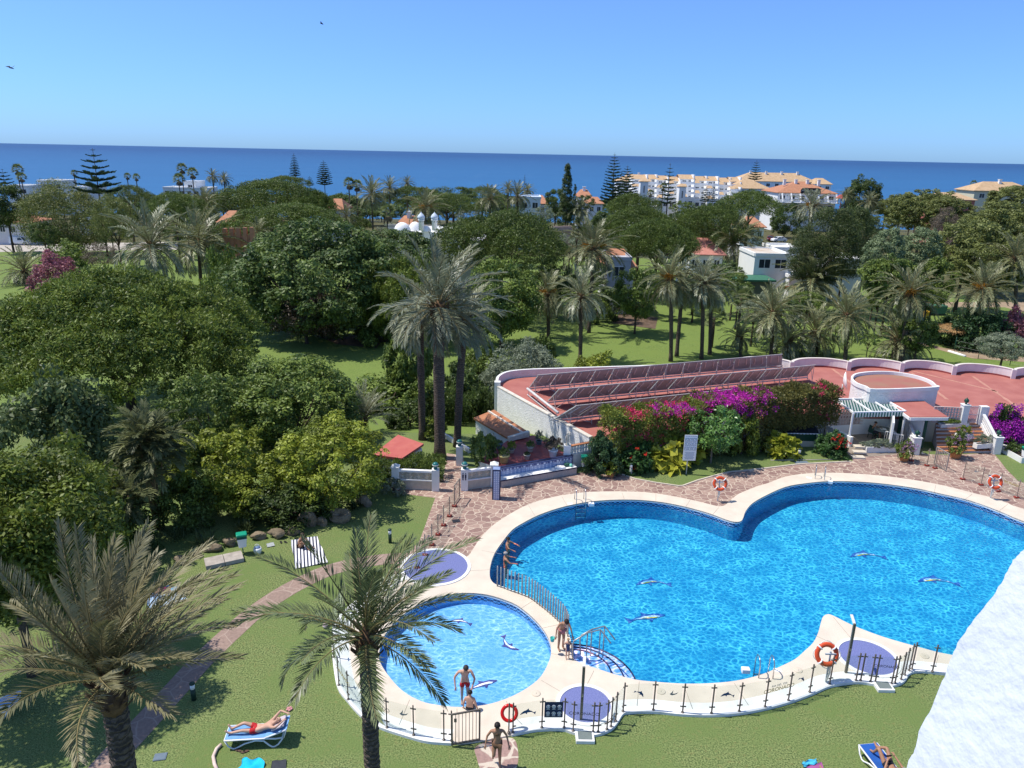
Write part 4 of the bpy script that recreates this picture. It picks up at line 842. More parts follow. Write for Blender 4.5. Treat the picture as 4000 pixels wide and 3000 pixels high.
SP = {  # species: crown kind, aspect, clump, leaf ratio, up, material
 'pine': ('umbrella', .46, .062, .34, .9, 'pine'), 'pineb': ('umbrella', .46, .050, .34, .9, 'pineb'),
 'carob': ('round', .72, .085, .55, .25, 'carob'), 'dark': ('round', .75, .085, .5, .3, 'dark'), 'green': ('round', .85, .085, .55, .25, 'green'),
 'yellow': ('round', .85, .08, .55, .25, 'yellow'), 'gloss': ('shrub', .8, .085, .45, .35, 'gloss'), 'olive': ('round', .7, .08, .35, .3, 'olive'),
 'pale': ('flame', 1.3, .095, .5, .1, 'pale'), 'plane': ('round', .85, .075, .55, .3, 'plane'), 'brown': ('round', .8, .09, .2, .3, 'brown'),
 'cone': ('cone', 3.2, .13, .3, .1, 'cyp'), 'flame': ('flame', 1.25, .1, .3, .7, 'cyp'), 'shrub': ('shrub', .7, .09, .5, .4, 'green'),
 'shrubd': ('shrub', .7, .09, .5, .4, 'dark'), 'shruby': ('shrub', .7, .09, .5, .4, 'yellow'), 'pink': ('shrub', .7, .09, .6, .4, 'pink'), 'bright': ('shrub', .8, .09, .5, .4, 'bright'),
 'citrus': ('shrub', .75, .09, .5, .4, 'citrus'), 'oliveshrub': ('shrub', .65, .08, .3, .5, 'olive'), 'acacia': ('round', .75, .10, .25, .35, 'plane'),
}
def tree(sp, px, ptop, pbot, wpx, Y, label, name='tree', cat='tree', n=(110, 60), leaf=.03, trunk=True, group=None, seed=None, tr=None, zb=None, deep=1.0, lean=(0, 0), bark=None, clump=None):
 kind, asp, cl, lw, up, mk = SP[sp]; cl = clump or cl
 if kind == 'umbrella': n = (int(n[0] * 1.35), int(n[1] * 1.7)); leaf *= .70
 elif kind in ('round', 'flame'): n = (n[0], int(n[1] * 1.4)); leaf *= .84
 pm = (ptop + pbot) / 2; t = PT(px, pm, Y); top = PY(px, ptop, Y).z; x = PY(px, pm, Y).x; w = wpx * t
 gz = terrain(x, Y) if zb is None else zb
 bot = max(PY(px, pbot, Y).z, gz + .02) if kind not in ('shrub',) else gz
 h = max(.5, top - bot); seed = seed if seed is not None else (int(px * 7 + ptop) % 4)
 T = thing(name, label, cat, (x, Y, gz), group=group)
 o = bpy.data.objects.new('crown', crown_mesh(kind, seed, n[0], n[1], leaf, lw, asp, cl, up)); COL.objects.link(o); o.parent = T
 if not o.data.materials: o.data.materials.append(LM[mk])
 if o.data.materials[0] is not LM[mk]:
  o.data = o.data.copy(); o.data.materials[0] = LM[mk]
 o.location = (lean[0], lean[1], bot - gz); o.scale = (w, w * deep, h / asp); o.rotation_euler = (0, 0, (px * 1.7) % 6.28 if kind != 'flame' else 0)
 if trunk:
  r = tr or max(.12, w * .022); zt = bot + h * .35
  trunk_mb(x, Y, gz, max(bot + h * .08, gz + .4), r, int(px), 6, w * .3, zt + h * .15, lean).build('trunk', bark or BARK, T)
 return T
# ---- palms
def frond_rows(g, L, e0, az, droop, nseg, wind, nl, ll, wl, tint, out, rach, tipup=.0, vee=.35, twist=0.0, curl=0.0):
 """one feather leaf: a drooping midrib with leaflets on both sides"""
 d0 = Vector((math.cos(az), math.sin(az), 0)); p = Vector((0, 0, 0)); pts = [p.copy()]; tang = []
 for i in range(nseg):
  s = (i + .5) / nseg; e = e0 - droop * s ** 1.35
  d = (d0 * math.cos(e) + Vector((0, 0, math.sin(e)))) + Vector(wind) * s ** 1.2 * (1.0 if True else 0); d.normalize(); tang.append(d); p = p + d * (L / nseg); pts.append(p.copy())
 rach.append((pts, L))
 side0 = Vector((-d0.y, d0.x, 0))
 for k in range(nl):
  s = .14 + .86 * (k + .5) / nl; f = s * nseg; i = min(nseg - 1, int(f)); q = pts[i].lerp(pts[i + 1], f - i); d = tang[i]
  sd = (side0 - d * side0.dot(d)).normalized(); upv = sd.cross(d) if sd.cross(d).z > 0 else d.cross(sd)
  prof = min(1, (s - .08) / .22) * (1 - .55 * max(0, (s - .55) / .45) ** 1.5)
  for sg in (-1, 1):
   a = d * (.62 + .5 * s) + sd * sg * (.85 - .35 * s) + upv * (vee * (1 - s * .3)) + Vector((g.gauss(0, .08), g.gauss(0, .08), g.gauss(0, .08) - .12)) + Vector(wind) * .35
   a.normalize(); wv = a.cross(upv).normalized() if g.random() < .8 else a.cross(sd).normalized()
   out.append((*q, *a, *wv, ll * prof * g.uniform(.85, 1.15), wl * g.uniform(.8, 1.2), tint + g.uniform(-.12, .12)))
def palm_meshes(seed, nf=46, L=2.6, ll=.42, wl=.035, nl=42, wind=(.35, .05, .0), e_hi=85, e_lo=-35, droop=(55, 95), tipcut=None, tbase=(.25, .85)):
 key = ('palm', seed, nf, L, ll, wl, nl, wind, e_hi, e_lo, droop)
 if key in _C: return _C[key]
 g = random.Random(seed); out = []; rach = []
 for i in range(nf):
  f = (i + .5) / nf; az = i * 2.39996 + g.uniform(-.25, .25); e0 = R(e_hi + (e_lo - e_hi) * f ** .85 + g.uniform(-8, 8))
  frond_rows(g, L * g.uniform(.85, 1.08) * (.8 + .2 * math.sin(math.pi * min(1, f * 1.3))), e0, az, R(g.uniform(*droop)) * (.45 + .6 * min(1, f * 1.6)), 10, wind, nl, ll, wl, g.uniform(*tbase), out, rach)
 A = np.array(out, np.float32)
 lm = leafquads('fronds', A[:, 0:3], A[:, 3:6], A[:, 6:9], A[:, 9], A[:, 10], A[:, 11], .10)
 q = MB()
 for pts, LL in rach: q.tube(pts, [max(.006, .024 * L / 2.6 * (1 - .85 * i / (len(pts) - 1))) for i in range(len(pts))], 4, cap=False)
 me = bpy.data.meshes.new('midribs'); me.from_pydata(q.v, [], q.f); me.polygons.foreach_set('use_smooth', [True] * len(q.f))
 _C[key] = (lm, me); return _C[key]
M_RIB = mat('frond_midrib', (.20, .16, .07), rough=.6, var=.2)
M_PTRUNK = None
def ptrunk_mat():
 m = bpy.data.materials.new('palm_trunk'); m.use_nodes = True; t = m.node_tree; b = t.nodes['Principled BSDF']; L = t.links.new; b.inputs['Roughness'].default_value = .9
 tc = nd(t, 'TexCoord'); w_ = nd(t, 'TexWave'); w_.wave_type = 'BANDS'; w_.bands_direction = 'Z'; w_.inputs['Scale'].default_value = 2.6; w_.inputs['Distortion'].default_value = 7; w_.inputs['Detail'].default_value = 5; w_.inputs['Detail Scale'].default_value = 3.5; L(tc.outputs['Object'], w_.inputs['Vector'])
 n = nd(t, 'TexNoise'); n.inputs['Scale'].default_value = 9; n.inputs['Detail'].default_value = 4; L(tc.outputs['Object'], n.inputs['Vector'])
 mm = nd(t, 'Math'); mm.operation = 'MULTIPLY'; L(w_.outputs['Fac'], mm.inputs[0]); L(n.outputs['Fac'], mm.inputs[1])
 rp = nd(t, 'ValToRGB'); e = rp.color_ramp.elements; e[0].position = .0; e[1].position = .6; e[0].color = (.045, .033, .024, 1); e[1].color = (.15, .11, .08, 1); L(mm.outputs[0], rp.inputs['Fac']); L(rp.outputs[0], b.inputs['Base Color'])
 bp = nd(t, 'Bump'); bp.inputs['Distance'].default_value = .05; L(mm.outputs[0], bp.inputs['Height']); L(bp.outputs[0], b.inputs['Normal']); return m
M_PTRUNK = ptrunk_mat()
def fruit_mb(g, L):
 rows = []
 for c in range(5):
  az = g.uniform(0, 6.28);
  for k in range(26):
   e = Vector((math.cos(az), math.sin(az), .35)).normalized(); p = e * g.uniform(.16, .42) * L * .5 + Vector((0, 0, .05)); a = (e + Vector((g.gauss(0, .35), g.gauss(0, .35), -.25 + g.gauss(0, .35)))).normalized(); wv = a.cross(Vector((g.random(), g.random(), g.random()))).normalized()
   rows.append((*p, *a, *wv, L * .17, L * .02, g.random()))
 A = np.array(rows, np.float32); return leafquads('fruit_cluster', A[:, 0:3], A[:, 3:6], A[:, 6:9], A[:, 9], A[:, 10], A[:, 11], .2)
def palm(px, py, span, label, base=None, Y=None, var=0, tr=.19, m='date', fruit=False, zb=None, name='date_palm', group=None, kw=None, lean_top=.0, dead=0, boot=True, near=False, rz=0.0, leafm=None):
 if Y is None:
  z = -1.0
  for _ in range(14): b = P(base[0], base[1], z); z = (terrain(0, b.y) + z) / 2
  Y = b.y; bx_ = b.x
 c = PY(px, py, Y); t = PT(px, py, Y)
 if base is None: bx_ = c.x
 else: bx_ = PY(base[0], base[1], Y).x
 gz = terrain(bx_, Y) if zb is None else zb
 T = thing(name, label, 'palm tree', (bx_, Y, gz), group=group)
 Lw = span * t / 2 * 1.06; kw = kw or {}
 lm, rm = palm_meshes(var, **kw); L0 = kw.get('L', 2.6); sc_ = Lw / (L0 * .86)
 o = bpy.data.objects.new('fronds', lm); COL.objects.link(o); o.parent = T; o.location = (c.x - bx_, 0, c.z - gz); o.scale = (sc_,) * 3; o.rotation_euler = (0, 0, rz)
 if not lm.materials: lm.materials.append(LM[m])
 elif lm.materials[0] is not LM[m]: o.data = lm.copy(); o.data.materials[0] = LM[m]
 o2 = bpy.data.objects.new('midribs', rm); COL.objects.link(o2); o2.parent = o
 if not rm.materials: rm.materials.append(M_RIB)
 h = c.z - gz; k = 12; q = MB()
 pts = [(bx_ + (c.x - bx_) * (i / k) ** 1.3 - bx_, 0.04 * math.sin(i * .6), h * i / k - (.2 if i == 0 else 0)) for i in range(k + 1)]
 if near:      # overlapping rings of old leaf scars
  m = int(h / .075); pp = []; rr_ = []
  for i in range(m + 1):
   f = i / m * k; j = min(k - 1, int(f)); a_ = Vector(pts[j]).lerp(Vector(pts[j + 1]), f - j); pp.append(a_); rr_.append(tr * (1.0 + (.07 if i % 2 else -.03)))
  q.tube(pp, rr_, 18); gg = random.Random(var); q.v = [(x * (1 + gg.uniform(-.06, .06)), y * (1 + gg.uniform(-.06, .06)), z + gg.uniform(-.03, .03)) for x, y, z in q.v]; q.sm = [False] * len(q.f)
 else: q.tube(pts, [tr * (1.3 if i == 0 else 1.0 + .12 * math.sin(i * 2.1) * .4) for i in range(k + 1)], 12)
 q.build('trunk', M_PTRUNK, T, local=True)
 if boot:   # the knob of old leaf bases under the crown
  q = MB(); g = random.Random(var); hb = .55 * sc_
  q.lathe([(tr * .9, -hb), (tr * 1.35, -hb * .6), (tr * 1.5, -hb * .2), (tr * 1.1, hb * .15), (tr * .4, hb * .4)], (0, 0, 0), 12)
  for i in range(44):
   a = i * 2.4; z = -hb * .75 + hb * 1.0 * (i / 44); rr_ = tr * 1.25; p = Vector((rr_ * math.cos(a), rr_ * math.sin(a), z)); e = p + Vector((math.cos(a) * tr * .75, math.sin(a) * tr * .75, tr * .9)); q.bar(p, e, tr * .38, tr * .12)
  ob = q.build('leaf_bases', mat('leaf_base_brown', (.13, .075, .04), rough=.9, var=.3, scale=12), T, local=True); ob.location = (c.x - bx_, 0, h)
 if fruit:
  fo = bpy.data.objects.new('fruit_cluster', fruit_mb(random.Random(var + 5), Lw)); fo.data.materials.append(LM['fruit']); COL.objects.link(fo); fo.parent = T; fo.location = (c.x - bx_, 0, h + .05 * Lw)
 if dead:
  lm2, rm2 = palm_meshes(var + 50, nf=dead, L=2.2, ll=.34, wl=.03, nl=24, wind=(.1, 0, 0), e_hi=-35, e_lo=-75, droop=(20, 45)); d_ = bpy.data.objects.new('dead_fronds', lm2); COL.objects.link(d_); d_.parent = T; d_.location = (c.x - bx_, 0, h - .1); d_.scale = (sc_,) * 3
  if not lm2.materials: lm2.materials.append(LM['datedry'])
 return T
def fan_mesh(seed, nf=26, skirt=22):
 key = ('fan', seed, nf, skirt)
 if key in _C: return _C[key]
 g = random.Random(seed); rows = ([], [])
 for i in range(nf + skirt):
  dead = i >= nf; f = (i + .5) / nf if not dead else 1; az = i * 2.4; e = R(80 - 100 * f) if not dead else R(g.uniform(-85, -55))
  d = Vector((math.cos(az) * math.cos(e), math.sin(az) * math.cos(e), math.sin(e))); pl_ = .55 if not dead else .35; p = d * pl_ + Vector((.08, 0, 0)); sd = Vector((-math.sin(az), math.cos(az), 0)); tt = g.random()
  rows[dead].append((0, 0, 0, *d, *sd, pl_, .03, tt))
  for k in range(13):
   a_ = R(-78 + 156 * k / 12); a = (d * math.cos(a_) + sd * math.sin(a_) + Vector((.12, 0, -.25 * abs(math.sin(a_)) - .1))).normalized(); wv = a.cross(sd.cross(d)).normalized()
   rows[dead].append((*p, *a, *wv, .5 * g.uniform(.85, 1.1), .07, tt + g.uniform(-.2, .2)))
 ms = []
 for r_ in rows: A = np.array(r_, np.float32); ms.append(leafquads('fan', A[:, 0:3], A[:, 3:6], A[:, 6:9], A[:, 9], A[:, 10], A[:, 11], .2))
 _C[key] = ms; return ms
def fan_palm(px, py, span, Y, label, var=0, skirt=22, zb=None, basepy=None, group=None, tr=.16, mk='fan'):
 c = PY(px, py, Y); t = PT(px, py, Y); gz = terrain(c.x, Y) if zb is None else zb; h = max(.6, c.z - gz)
 T = thing('fan_palm', label, 'palm tree', (c.x, Y, gz), group=group); a, b = fan_mesh(var, skirt=skirt or 1); s_ = span * t / 1.9
 for nm, me, mk_ in (('fronds', a, mk), ('dead_skirt', b, 'datedry')):
  if nm == 'dead_skirt' and not skirt: continue
  o = bpy.data.objects.new(nm, me); COL.objects.link(o); o.parent = T; o.location = (0, 0, h); o.scale = (s_,) * 3
  if not me.materials: me.materials.append(LM[mk_])
 q = MB(); q.tube([(0, 0, -.2), (.05, 0, h * .5), (0, 0, h)], [tr * 1.2, tr, tr * .9], 8); q.build('trunk', M_PTRUNK, T, local=True); return T
def araucaria(px, ptop, pbot, wpx, Y, label, tiers=11, seed=1, flat=1.0, group=None):
 t = PT(px, ptop, Y); top = PY(px, ptop, Y); gz = terrain(0, Y); hb = PY(px, pbot, Y).z; h = top.z - hb; w = wpx * t / 2
 T = thing('norfolk_pine', label, 'tree', (top.x, Y, gz), group=group); g = random.Random(seed + int(px)); rows = []
 for k in range(tiers):
  f = k / (tiers - 1); z = hb + h * (.02 + .93 * f) - gz; ln = w * (1 - f) ** .62 * g.uniform(.9, 1.1) + w * .10; nb = 6
  for j in range(nb):
   az = 2 * math.pi * (j + .5 * (k % 2) + g.uniform(-.15, .15)) / nb; d = Vector((math.cos(az), math.sin(az), 0)); sd = Vector((-d.y, d.x, 0)); m = max(6, int(26 * (1 - f * .6)))
   for i in range(m):
    s_ = (i + .5) / m; p = d * ln * s_ + Vector((0, 0, z + ln * (.12 * s_ ** 2 + .10 * s_)))
    for sg in (-1, 1, 0):
     a = (d * .8 + sd * sg * .9 * flat + Vector((0, 0, .45 + g.gauss(0, .15)))).normalized(); rows.append((*p, *a, *(a.cross(sd if sg == 0 else d).normalized()), ln * .26 * (1.1 - .5 * s_) + .10, ln * .055 + .03, g.random()))
 A = np.array(rows, np.float32); me = leafquads('foliage', A[:, 0:3], A[:, 3:6], A[:, 6:9], A[:, 9], A[:, 10], A[:, 11], 0); me.materials.append(LM['arau']); o = bpy.data.objects.new('foliage', me); COL.objects.link(o); o.parent = T
 q = MB(); H = top.z - gz; q.tube([(0, 0, -.2), (0, 0, H * .6), (0, 0, H * 1.0)], [h * .018 + .05, h * .010 + .03, .03], 6); q.build('trunk', BARK, T, local=True); return T
# ------------------------------------------------------------------ trees, from near to far
tree('pineb', 470, 1030, 1540, 1110, 56, 'huge spreading stone pine at the left with dark forked trunk', 'stone_pine', n=(400, 150), leaf=.019, tr=.42, clump=.040, seed=2)
tree('gloss', 215, 1470, 1850, 520, 37, 'tall glossy leaved shrub below the huge stone pine at the left edge', 'shrub', 'shrub', n=(150, 90), leaf=.042, seed=1)
tree('bright', 215, 1760, 2290, 640, 28.5, 'big yellow green bush right of the tree cut by the left edge', 'shrub', 'shrub', n=(230, 110), leaf=.032, seed=2, deep=.8)
SP['brightt'] = ('round', .7, .085, .5, .4, 'bright'); tree('brightt', 10, 1800, 2320, 860, 22.5, 'bright green tree cut by the left edge above the wind-blown palm', 'broadleaf_tree', n=(300, 110), leaf=.028, seed=3)
tree('green', 820, 1450, 1760, 340, 43, 'loose green tree beside the lawn left of the big round tree', 'garden_tree', n=(90, 70), leaf=.045, seed=0)
tree('yellow', 850, 1670, 1960, 400, 36.5, 'small yellow green tree with a short dark forked trunk above the plant bed', 'garden_tree', n=(110, 80), leaf=.045, seed=1)
tree('green', 1155, 1410, 1860, 500, 45, 'large round bushy tree with orange young tips in the middle of the garden', 'garden_tree', n=(200, 110), leaf=.034, seed=2)
tree('yellow', 1290, 1650, 2040, 470, 36.8, 'olive yellow bush in front of the shed with red roof', 'shrub', 'shrub', n=(180, 90), leaf=.034, seed=3, trunk=True)
tree('yellow', 1000, 1800, 2040, 330, 35.5, 'lower yellow green shrub left of the olive yellow bush', 'shrub', 'shrub', n=(100, 80), leaf=.04, seed=2)
tree('shrubd', 1130, 1890, 2060, 330, 34.8, 'dark low shrub behind the rocks', 'shrub', 'shrub', n=(80, 70), leaf=.045)
tree('shrub', 720, 1850, 2080, 260, 34, 'dark green shrub under the small forked tree', 'shrub', 'shrub', n=(70, 70), leaf=.05)
tree('shrubd', 480, 1950, 2200, 260, 31.5, 'shaded shrub at the foot of the areca palms', 'shrub', 'shrub', n=(60, 70), leaf=.05)
tree('shrubd', 620, 1660, 1900, 330, 41, 'dark shrub behind the areca palms', 'shrub', 'shrub', n=(90, 80), leaf=.045)
tree('shrub', 960, 1560, 1740, 240, 46.5, 'green shrub on the edge of the park lawn', 'shrub', 'shrub', n=(70, 70), leaf=.05)
def hedge(label, a, b, wid, h, mk, n, leaf, z=0.0, name='hedge', deep=1.0, clump=.05, seed=1, lw=.5, kind='hedge'):
 a, b = Vector(a), Vector(b); L = (b - a).length; c = (a + b) / 2; T = thing(name, label, 'hedge', (c.x, c.y, z), math.atan2(b.y - a.y, b.x - a.x))
 g = np.random.default_rng(seed); n_ = n; u = g.uniform(-.5, .5, n_); face = g.uniform(0, 1, n_)
 x = u * L; top = face < .45; y = np.where(top, g.uniform(-.5, .5, n_), np.where(face < .85, -.5, .5)) * wid; zz = np.where(top, 1.0, g.uniform(.05, 1, n_)) * h * (1 + .07 * np.sin(x * 2.1 + seed) + .05 * np.sin(x * 5.3))
 cen = np.stack([x, y, zz], 1); cl = g.uniform(0, 1, n_); k = 26; i = np.repeat(np.arange(n_), k); d = unit(g.normal(size=(len(i), 3)) + np.array([0, -.2, .4])); p = cen[i] + d * (clump * g.uniform(.4, 1, len(i)))[:, None]
 aa = unit(d + np.array([0, 0, .4]) + g.normal(size=(len(i), 3)) * .5); wv = unit(np.cross(aa, g.normal(size=(len(i), 3)))); Lf = leaf * g.uniform(.6, 1.3, len(i))
 me = leafquads('foliage', p, aa, wv, Lf, Lf * lw, cl[i] * .5 + g.uniform(0, .5, len(i)), .1); me.materials.append(LM[mk]); o = bpy.data.objects.new('foliage', me); COL.objects.link(o); o.parent = T; return T
hedge('clipped box hedge behind the cream garden wall', P(1480, 1850), P(1735, 1858), 1.6, .95, 'green', 420, .12, clump=.16)
hedge('dark green hedge at the foot of the stucco wall', P(1660, 1620, -1), P(1850, 1640, -1), 2.5, 1.6, 'dark', 300, .2, z=-1, clump=.3, seed=3)
# middle garden around the three tall palms
tree('green', 1600, 1290, 1560, 190, 60, 'ivy covered tree stump column behind the tall palms', 'ivy_tree', n=(110, 80), leaf=.07, seed=1)
tree('shrub', 1530, 1450, 1600, 330, 60, 'rounded shrub at the end of the park lawn', 'shrub', 'shrub', n=(110, 80), leaf=.045)
tree('shrub', 1680, 1480, 1640, 200, 54, 'green shrub at the feet of the tall palms', 'shrub', 'shrub', n=(70, 70), leaf=.06)
tree('shrubd', 1800, 1430, 1640, 220, 57, 'dark shrub right of the tall palm trunks', 'shrub', 'shrub', n=(90, 80), leaf=.06)
tree('shrubd', 1600, 1560, 1680, 200, 51, 'dark low bush left of the tall palm trunks', 'shrub', 'shrub', n=(60, 70), leaf=.06)
tree('bright', 1700, 1620, 1760, 110, 47, 'light green bush between the tall palm trunks', 'shrub', 'shrub', n=(40, 60), leaf=.09)
tree('shrubd', 1870, 1500, 1650, 130, 55, 'dark plant mass against the corner of the clubhouse', 'shrub', 'shrub', n=(60, 70), leaf=.07)
tree('shrub', 1500, 1240, 1370, 190, 80, 'grey green bamboo clump at the lawn edge', 'shrub', 'shrub', n=(60, 60), leaf=.06)
tree('shrub', 1440, 1270, 1330, 130, 82, 'light bush beside the bamboo clump', 'shrub', 'shrub', n=(40, 60), leaf=.06)
tree('oliveshrub', 2040, 1320, 1480, 350, 63, 'silvery grey olive bush behind the clubhouse corner', 'shrub', 'shrub', n=(170, 90), leaf=.035)
tree('shruby', 2320, 1375, 1450, 200, 66, 'yellow green bush at the edge of the park lawn behind the solar collectors', 'shrub', 'shrub', n=(80, 70), leaf=.05)
tree('shrub', 1870, 1330, 1420, 200, 68, 'mottled bush with pinkish leaves behind the silvery bush', 'shrub', 'shrub', n=(80, 70), leaf=.05)
tree('shrubd', 2120, 1290, 1370, 110, 72, 'dark bush behind the silvery olive bush', 'shrub', 'shrub', n=(50, 60), leaf=.06)
t = thing('cactus', 'dark candelabra cactus below the silvery olive bush', 'cactus', (PY(1960, 1470, 60).x, 60, -2.2)); g = random.Random(4); q = MB()
for i in range(34):
 a = g.uniform(0, 6.28); r_ = g.uniform(.3, 2.0); hh = g.uniform(1.6, 3.4) * (1 - r_ * .18); b = Vector((r_ * math.cos(a) * .6, r_ * math.sin(a) * .6, 0)); m_ = Vector((r_ * math.cos(a), r_ * math.sin(a), hh * .35)); q.tube([b, m_, m_ + Vector((0, 0, hh * .65))], [.09, .10, .07], 6)
q.build('stems', mat('cactus_green', (.02, .04, .02), var=.3), t, local=True)
# big trees behind the lawn
tree('carob', 1240, 875, 1300, 700, 84, 'very large dark carob like tree in the middle distance left of the tall palms', 'broadleaf_tree', n=(420, 100), leaf=.024, tr=.35, clump=.055, seed=2)
tree('carob', 1530, 900, 1130, 470, 94, 'broad dark tree just right of the very large one, below the onion domes', 'broadleaf_tree', n=(260, 90), leaf=.03, clump=.065, seed=1)
tree('brown', 1190, 1130, 1310, 330, 80, 'brownish dry lower limbs tree in front of the very large dark tree', 'broadleaf_tree', n=(110, 80), leaf=.05, seed=3)
tree('pineb', 1590, 990, 1290, 420, 82, 'bright green young pine behind the tall palms', 'stone_pine', n=(170, 90), leaf=.035, seed=1, trunk=False)
tree('green', 1960, 1010, 1320, 330, 80, 'dense green tree right of the tall palms', 'broadleaf_tree', n=(170, 90), leaf=.035, seed=3)
tree('pine', 1960, 815, 1060, 540, 98, 'wide stone pine with bare lower branches beside the white domed villa', 'stone_pine', n=(300, 80), leaf=.024, seed=3, tr=.3)
tree('pine', 1130, 785, 905, 400, 140, 'low rounded stone pine behind the very large dark tree', 'stone_pine', n=(220, 80), leaf=.026, seed=0)
tree('pine', 1055, 695, 850, 440, 172, 'broad domed stone pine on the skyline left of centre', 'stone_pine', n=(260, 80), leaf=.024, seed=1)
tree('pine', 1225, 740, 860, 180, 165, 'dark pine side dome with a tiled roof showing past its right edge', 'stone_pine', n=(130, 80), leaf=.035, seed=2)
tree('pine', 1120, 683, 740, 170, 215, 'small pine crown peeping above the broad domed pine', 'stone_pine', n=(120, 60), leaf=.035, seed=3)
tree('pine', 680, 745, 850, 230, 135, 'dark pine behind the two left date palms', 'stone_pine', n=(160, 70), leaf=.03, seed=2)
tree('pine', 500, 720, 800, 190, 170, 'pine beside the left norfolk pine', 'stone_pine', n=(130, 70), leaf=.03, seed=1)
tree('acacia', 255, 715, 985, 350, 150, 'wind-swept yellowish tree shading the white van at the left', 'broadleaf_tree', n=(200, 90), leaf=.035, seed=2)
tree('dark', 20, 715, 880, 190, 152, 'dark tree cut by the left edge above the white house', 'broadleaf_tree', n=(120, 80), leaf=.04, seed=1)
tree('acacia', 450, 765, 960, 190, 135, 'loose olive coloured tree between the wind-swept tree and the date palms', 'broadleaf_tree', n=(110, 80), leaf=.04, seed=3)
tree('brown', 400, 950, 1040, 150, 120, 'brownish bush under the left date palm', 'shrub', 'shrub', n=(50, 60), leaf=.06)
tree('pink', 205, 985, 1075, 190, 108, 'pink flowering oleander at the left beside a low palm', 'oleander', 'shrub', n=(90, 70), leaf=.045)
tree('shrub', 260, 940, 1010, 200, 135, 'light green bush behind the left pink oleander', 'shrub', 'shrub', n=(60, 60), leaf=.05)
tree('shrub', 870, 940, 1030, 180, 96, 'green bush between the date palms and the very large dark tree', 'shrub', 'shrub', n=(60, 60), leaf=.05)
tree('dark', 960, 1010, 1180, 220, 88, 'shadowed tree at the left foot of the very large dark tree', 'broadleaf_tree', n=(90, 70), leaf=.045, seed=2)
tree('pine', 1620, 722, 800, 230, 195, 'rounded pine right of the skyline palms', 'stone_pine', n=(140, 70), leaf=.03, seed=0)
tree('pine', 1745, 750, 840, 300, 155, 'wide low pine above the onion domed towers', 'stone_pine', n=(200, 70), leaf=.026, seed=2)
tree('dark', 1770, 728, 790, 200, 205, 'dark rounded tree behind the wide low pine', 'broadleaf_tree', n=(100, 60), leaf=.04, seed=1)
tree('pine', 1885, 725, 790, 180, 208, 'pine cluster on the skyline at the middle of the picture', 'stone_pine', n=(120, 60), leaf=.03, seed=3)
tree('pine', 2470, 750, 850, 210, 172, 'pine in front of the white terraced apartments at their left end', 'stone_pine', n=(150, 70), leaf=.03, seed=1)
tree('pine', 2500, 805, 960, 330, 128, 'large domed stone pine between the norfolk pines and the date palms', 'stone_pine', n=(240, 80), leaf=.026, seed=2)
tree('pine', 2570, 845, 1040, 330, 112, 'nearest domed stone pine of the central right group', 'stone_pine', n=(260, 80), leaf=.026, seed=0)
tree('pine', 2780, 785, 960, 300, 128, 'stone pine on two dark trunks beside the red roofed villa', 'stone_pine', n=(220, 80), leaf=.026, seed=3, tr=.28)
tree('pine', 2930, 738, 850, 240, 152, 'stone pine standing before the hotel with the orange roof', 'stone_pine', n=(170, 70), leaf=.03, seed=1)
tree('dark', 3070, 795, 925, 140, 222, 'dark rounded tree above the parked cars', 'broadleaf_tree', n=(90, 70), leaf=.045, seed=3)
tree('flame', 2925, 870, 1010, 110, 130, 'narrow conifer left of the parked cars', 'cypress', n=(70, 70), leaf=.05, seed=1)
tree('cone', 2213, 636, 880, 68, 150, 'tall dark columnar conifer left of the norfolk pines', 'cypress', n=(170, 60), leaf=.09, seed=1)
tree('cone', 2245, 715, 830, 28, 155, 'slim cypress right of the tall columnar conifer', 'cypress', n=(70, 50), leaf=.12, seed=2)
tree('dark', 2170, 735, 830, 90, 160, 'bushy tree left of the tall columnar conifer', 'broadleaf_tree', n=(70, 60), leaf=.05, seed=0)
tree('olive', 2122, 802, 860, 100, 140, 'round grey green tree before the pale blue house', 'broadleaf_tree', n=(60, 60), leaf=.05, seed=2)
tree('dark', 2290, 760, 815, 80, 168, 'small dark tree under the orange roof by the sea', 'broadleaf_tree', n=(60, 60), leaf=.05, seed=1)
tree('cone', 2255, 845, 930, 55, 118, 'short dark topiary like cypress behind the fruiting palm', 'cypress', n=(80, 60), leaf=.09, seed=3)
tree('dark', 2360, 830, 940, 130, 135, 'dark tree behind the fruiting palm', 'broadleaf_tree', n=(80, 60), leaf=.05, seed=2)
tree('green', 2490, 1040, 1240, 190, 88, 'small round green tree on the lawn behind the palms', 'broadleaf_tree', n=(120, 70), leaf=.045, seed=1)
tree('flame', 3215, 800, 1100, 280, 103, 'massive dark conifer leaning with the wind behind the white pavilion', 'cypress', n=(260, 90), leaf=.034, seed=2)
tree('flame', 3310, 800, 1080, 190, 108, 'right half of the dark conifer pair', 'cypress', n=(180, 90), leaf=.04, seed=0)
tree('flame', 3150, 900, 1080, 170, 101, 'lower dark conifer over the white pavilion roof', 'cypress', n=(120, 80), leaf=.04, seed=3)
tree('flame', 3395, 840, 980, 100, 118, 'dark conifer between the pair and the pale poplars', 'cypress', n=(70, 70), leaf=.05, seed=1)
tree('dark', 3372, 690, 850, 140, 215, 'tall feathery tree on the shore at the right', 'broadleaf_tree', n=(130, 70), leaf=.045, seed=0)
tree('pale', 3440, 880, 1130, 170, 94, 'silvery poplar like tree blown by the wind, left one', 'broadleaf_tree', n=(130, 80), leaf=.05, seed=1)
tree('pale', 3580, 880, 1090, 180, 97, 'silvery poplar like tree blown by the wind, right one', 'broadleaf_tree', n=(130, 80), leaf=.05, seed=2)
tree('green', 3480, 995, 1160, 210, 89, 'light green tree under the silvery poplars', 'broadleaf_tree', n=(120, 80), leaf=.05, seed=0)
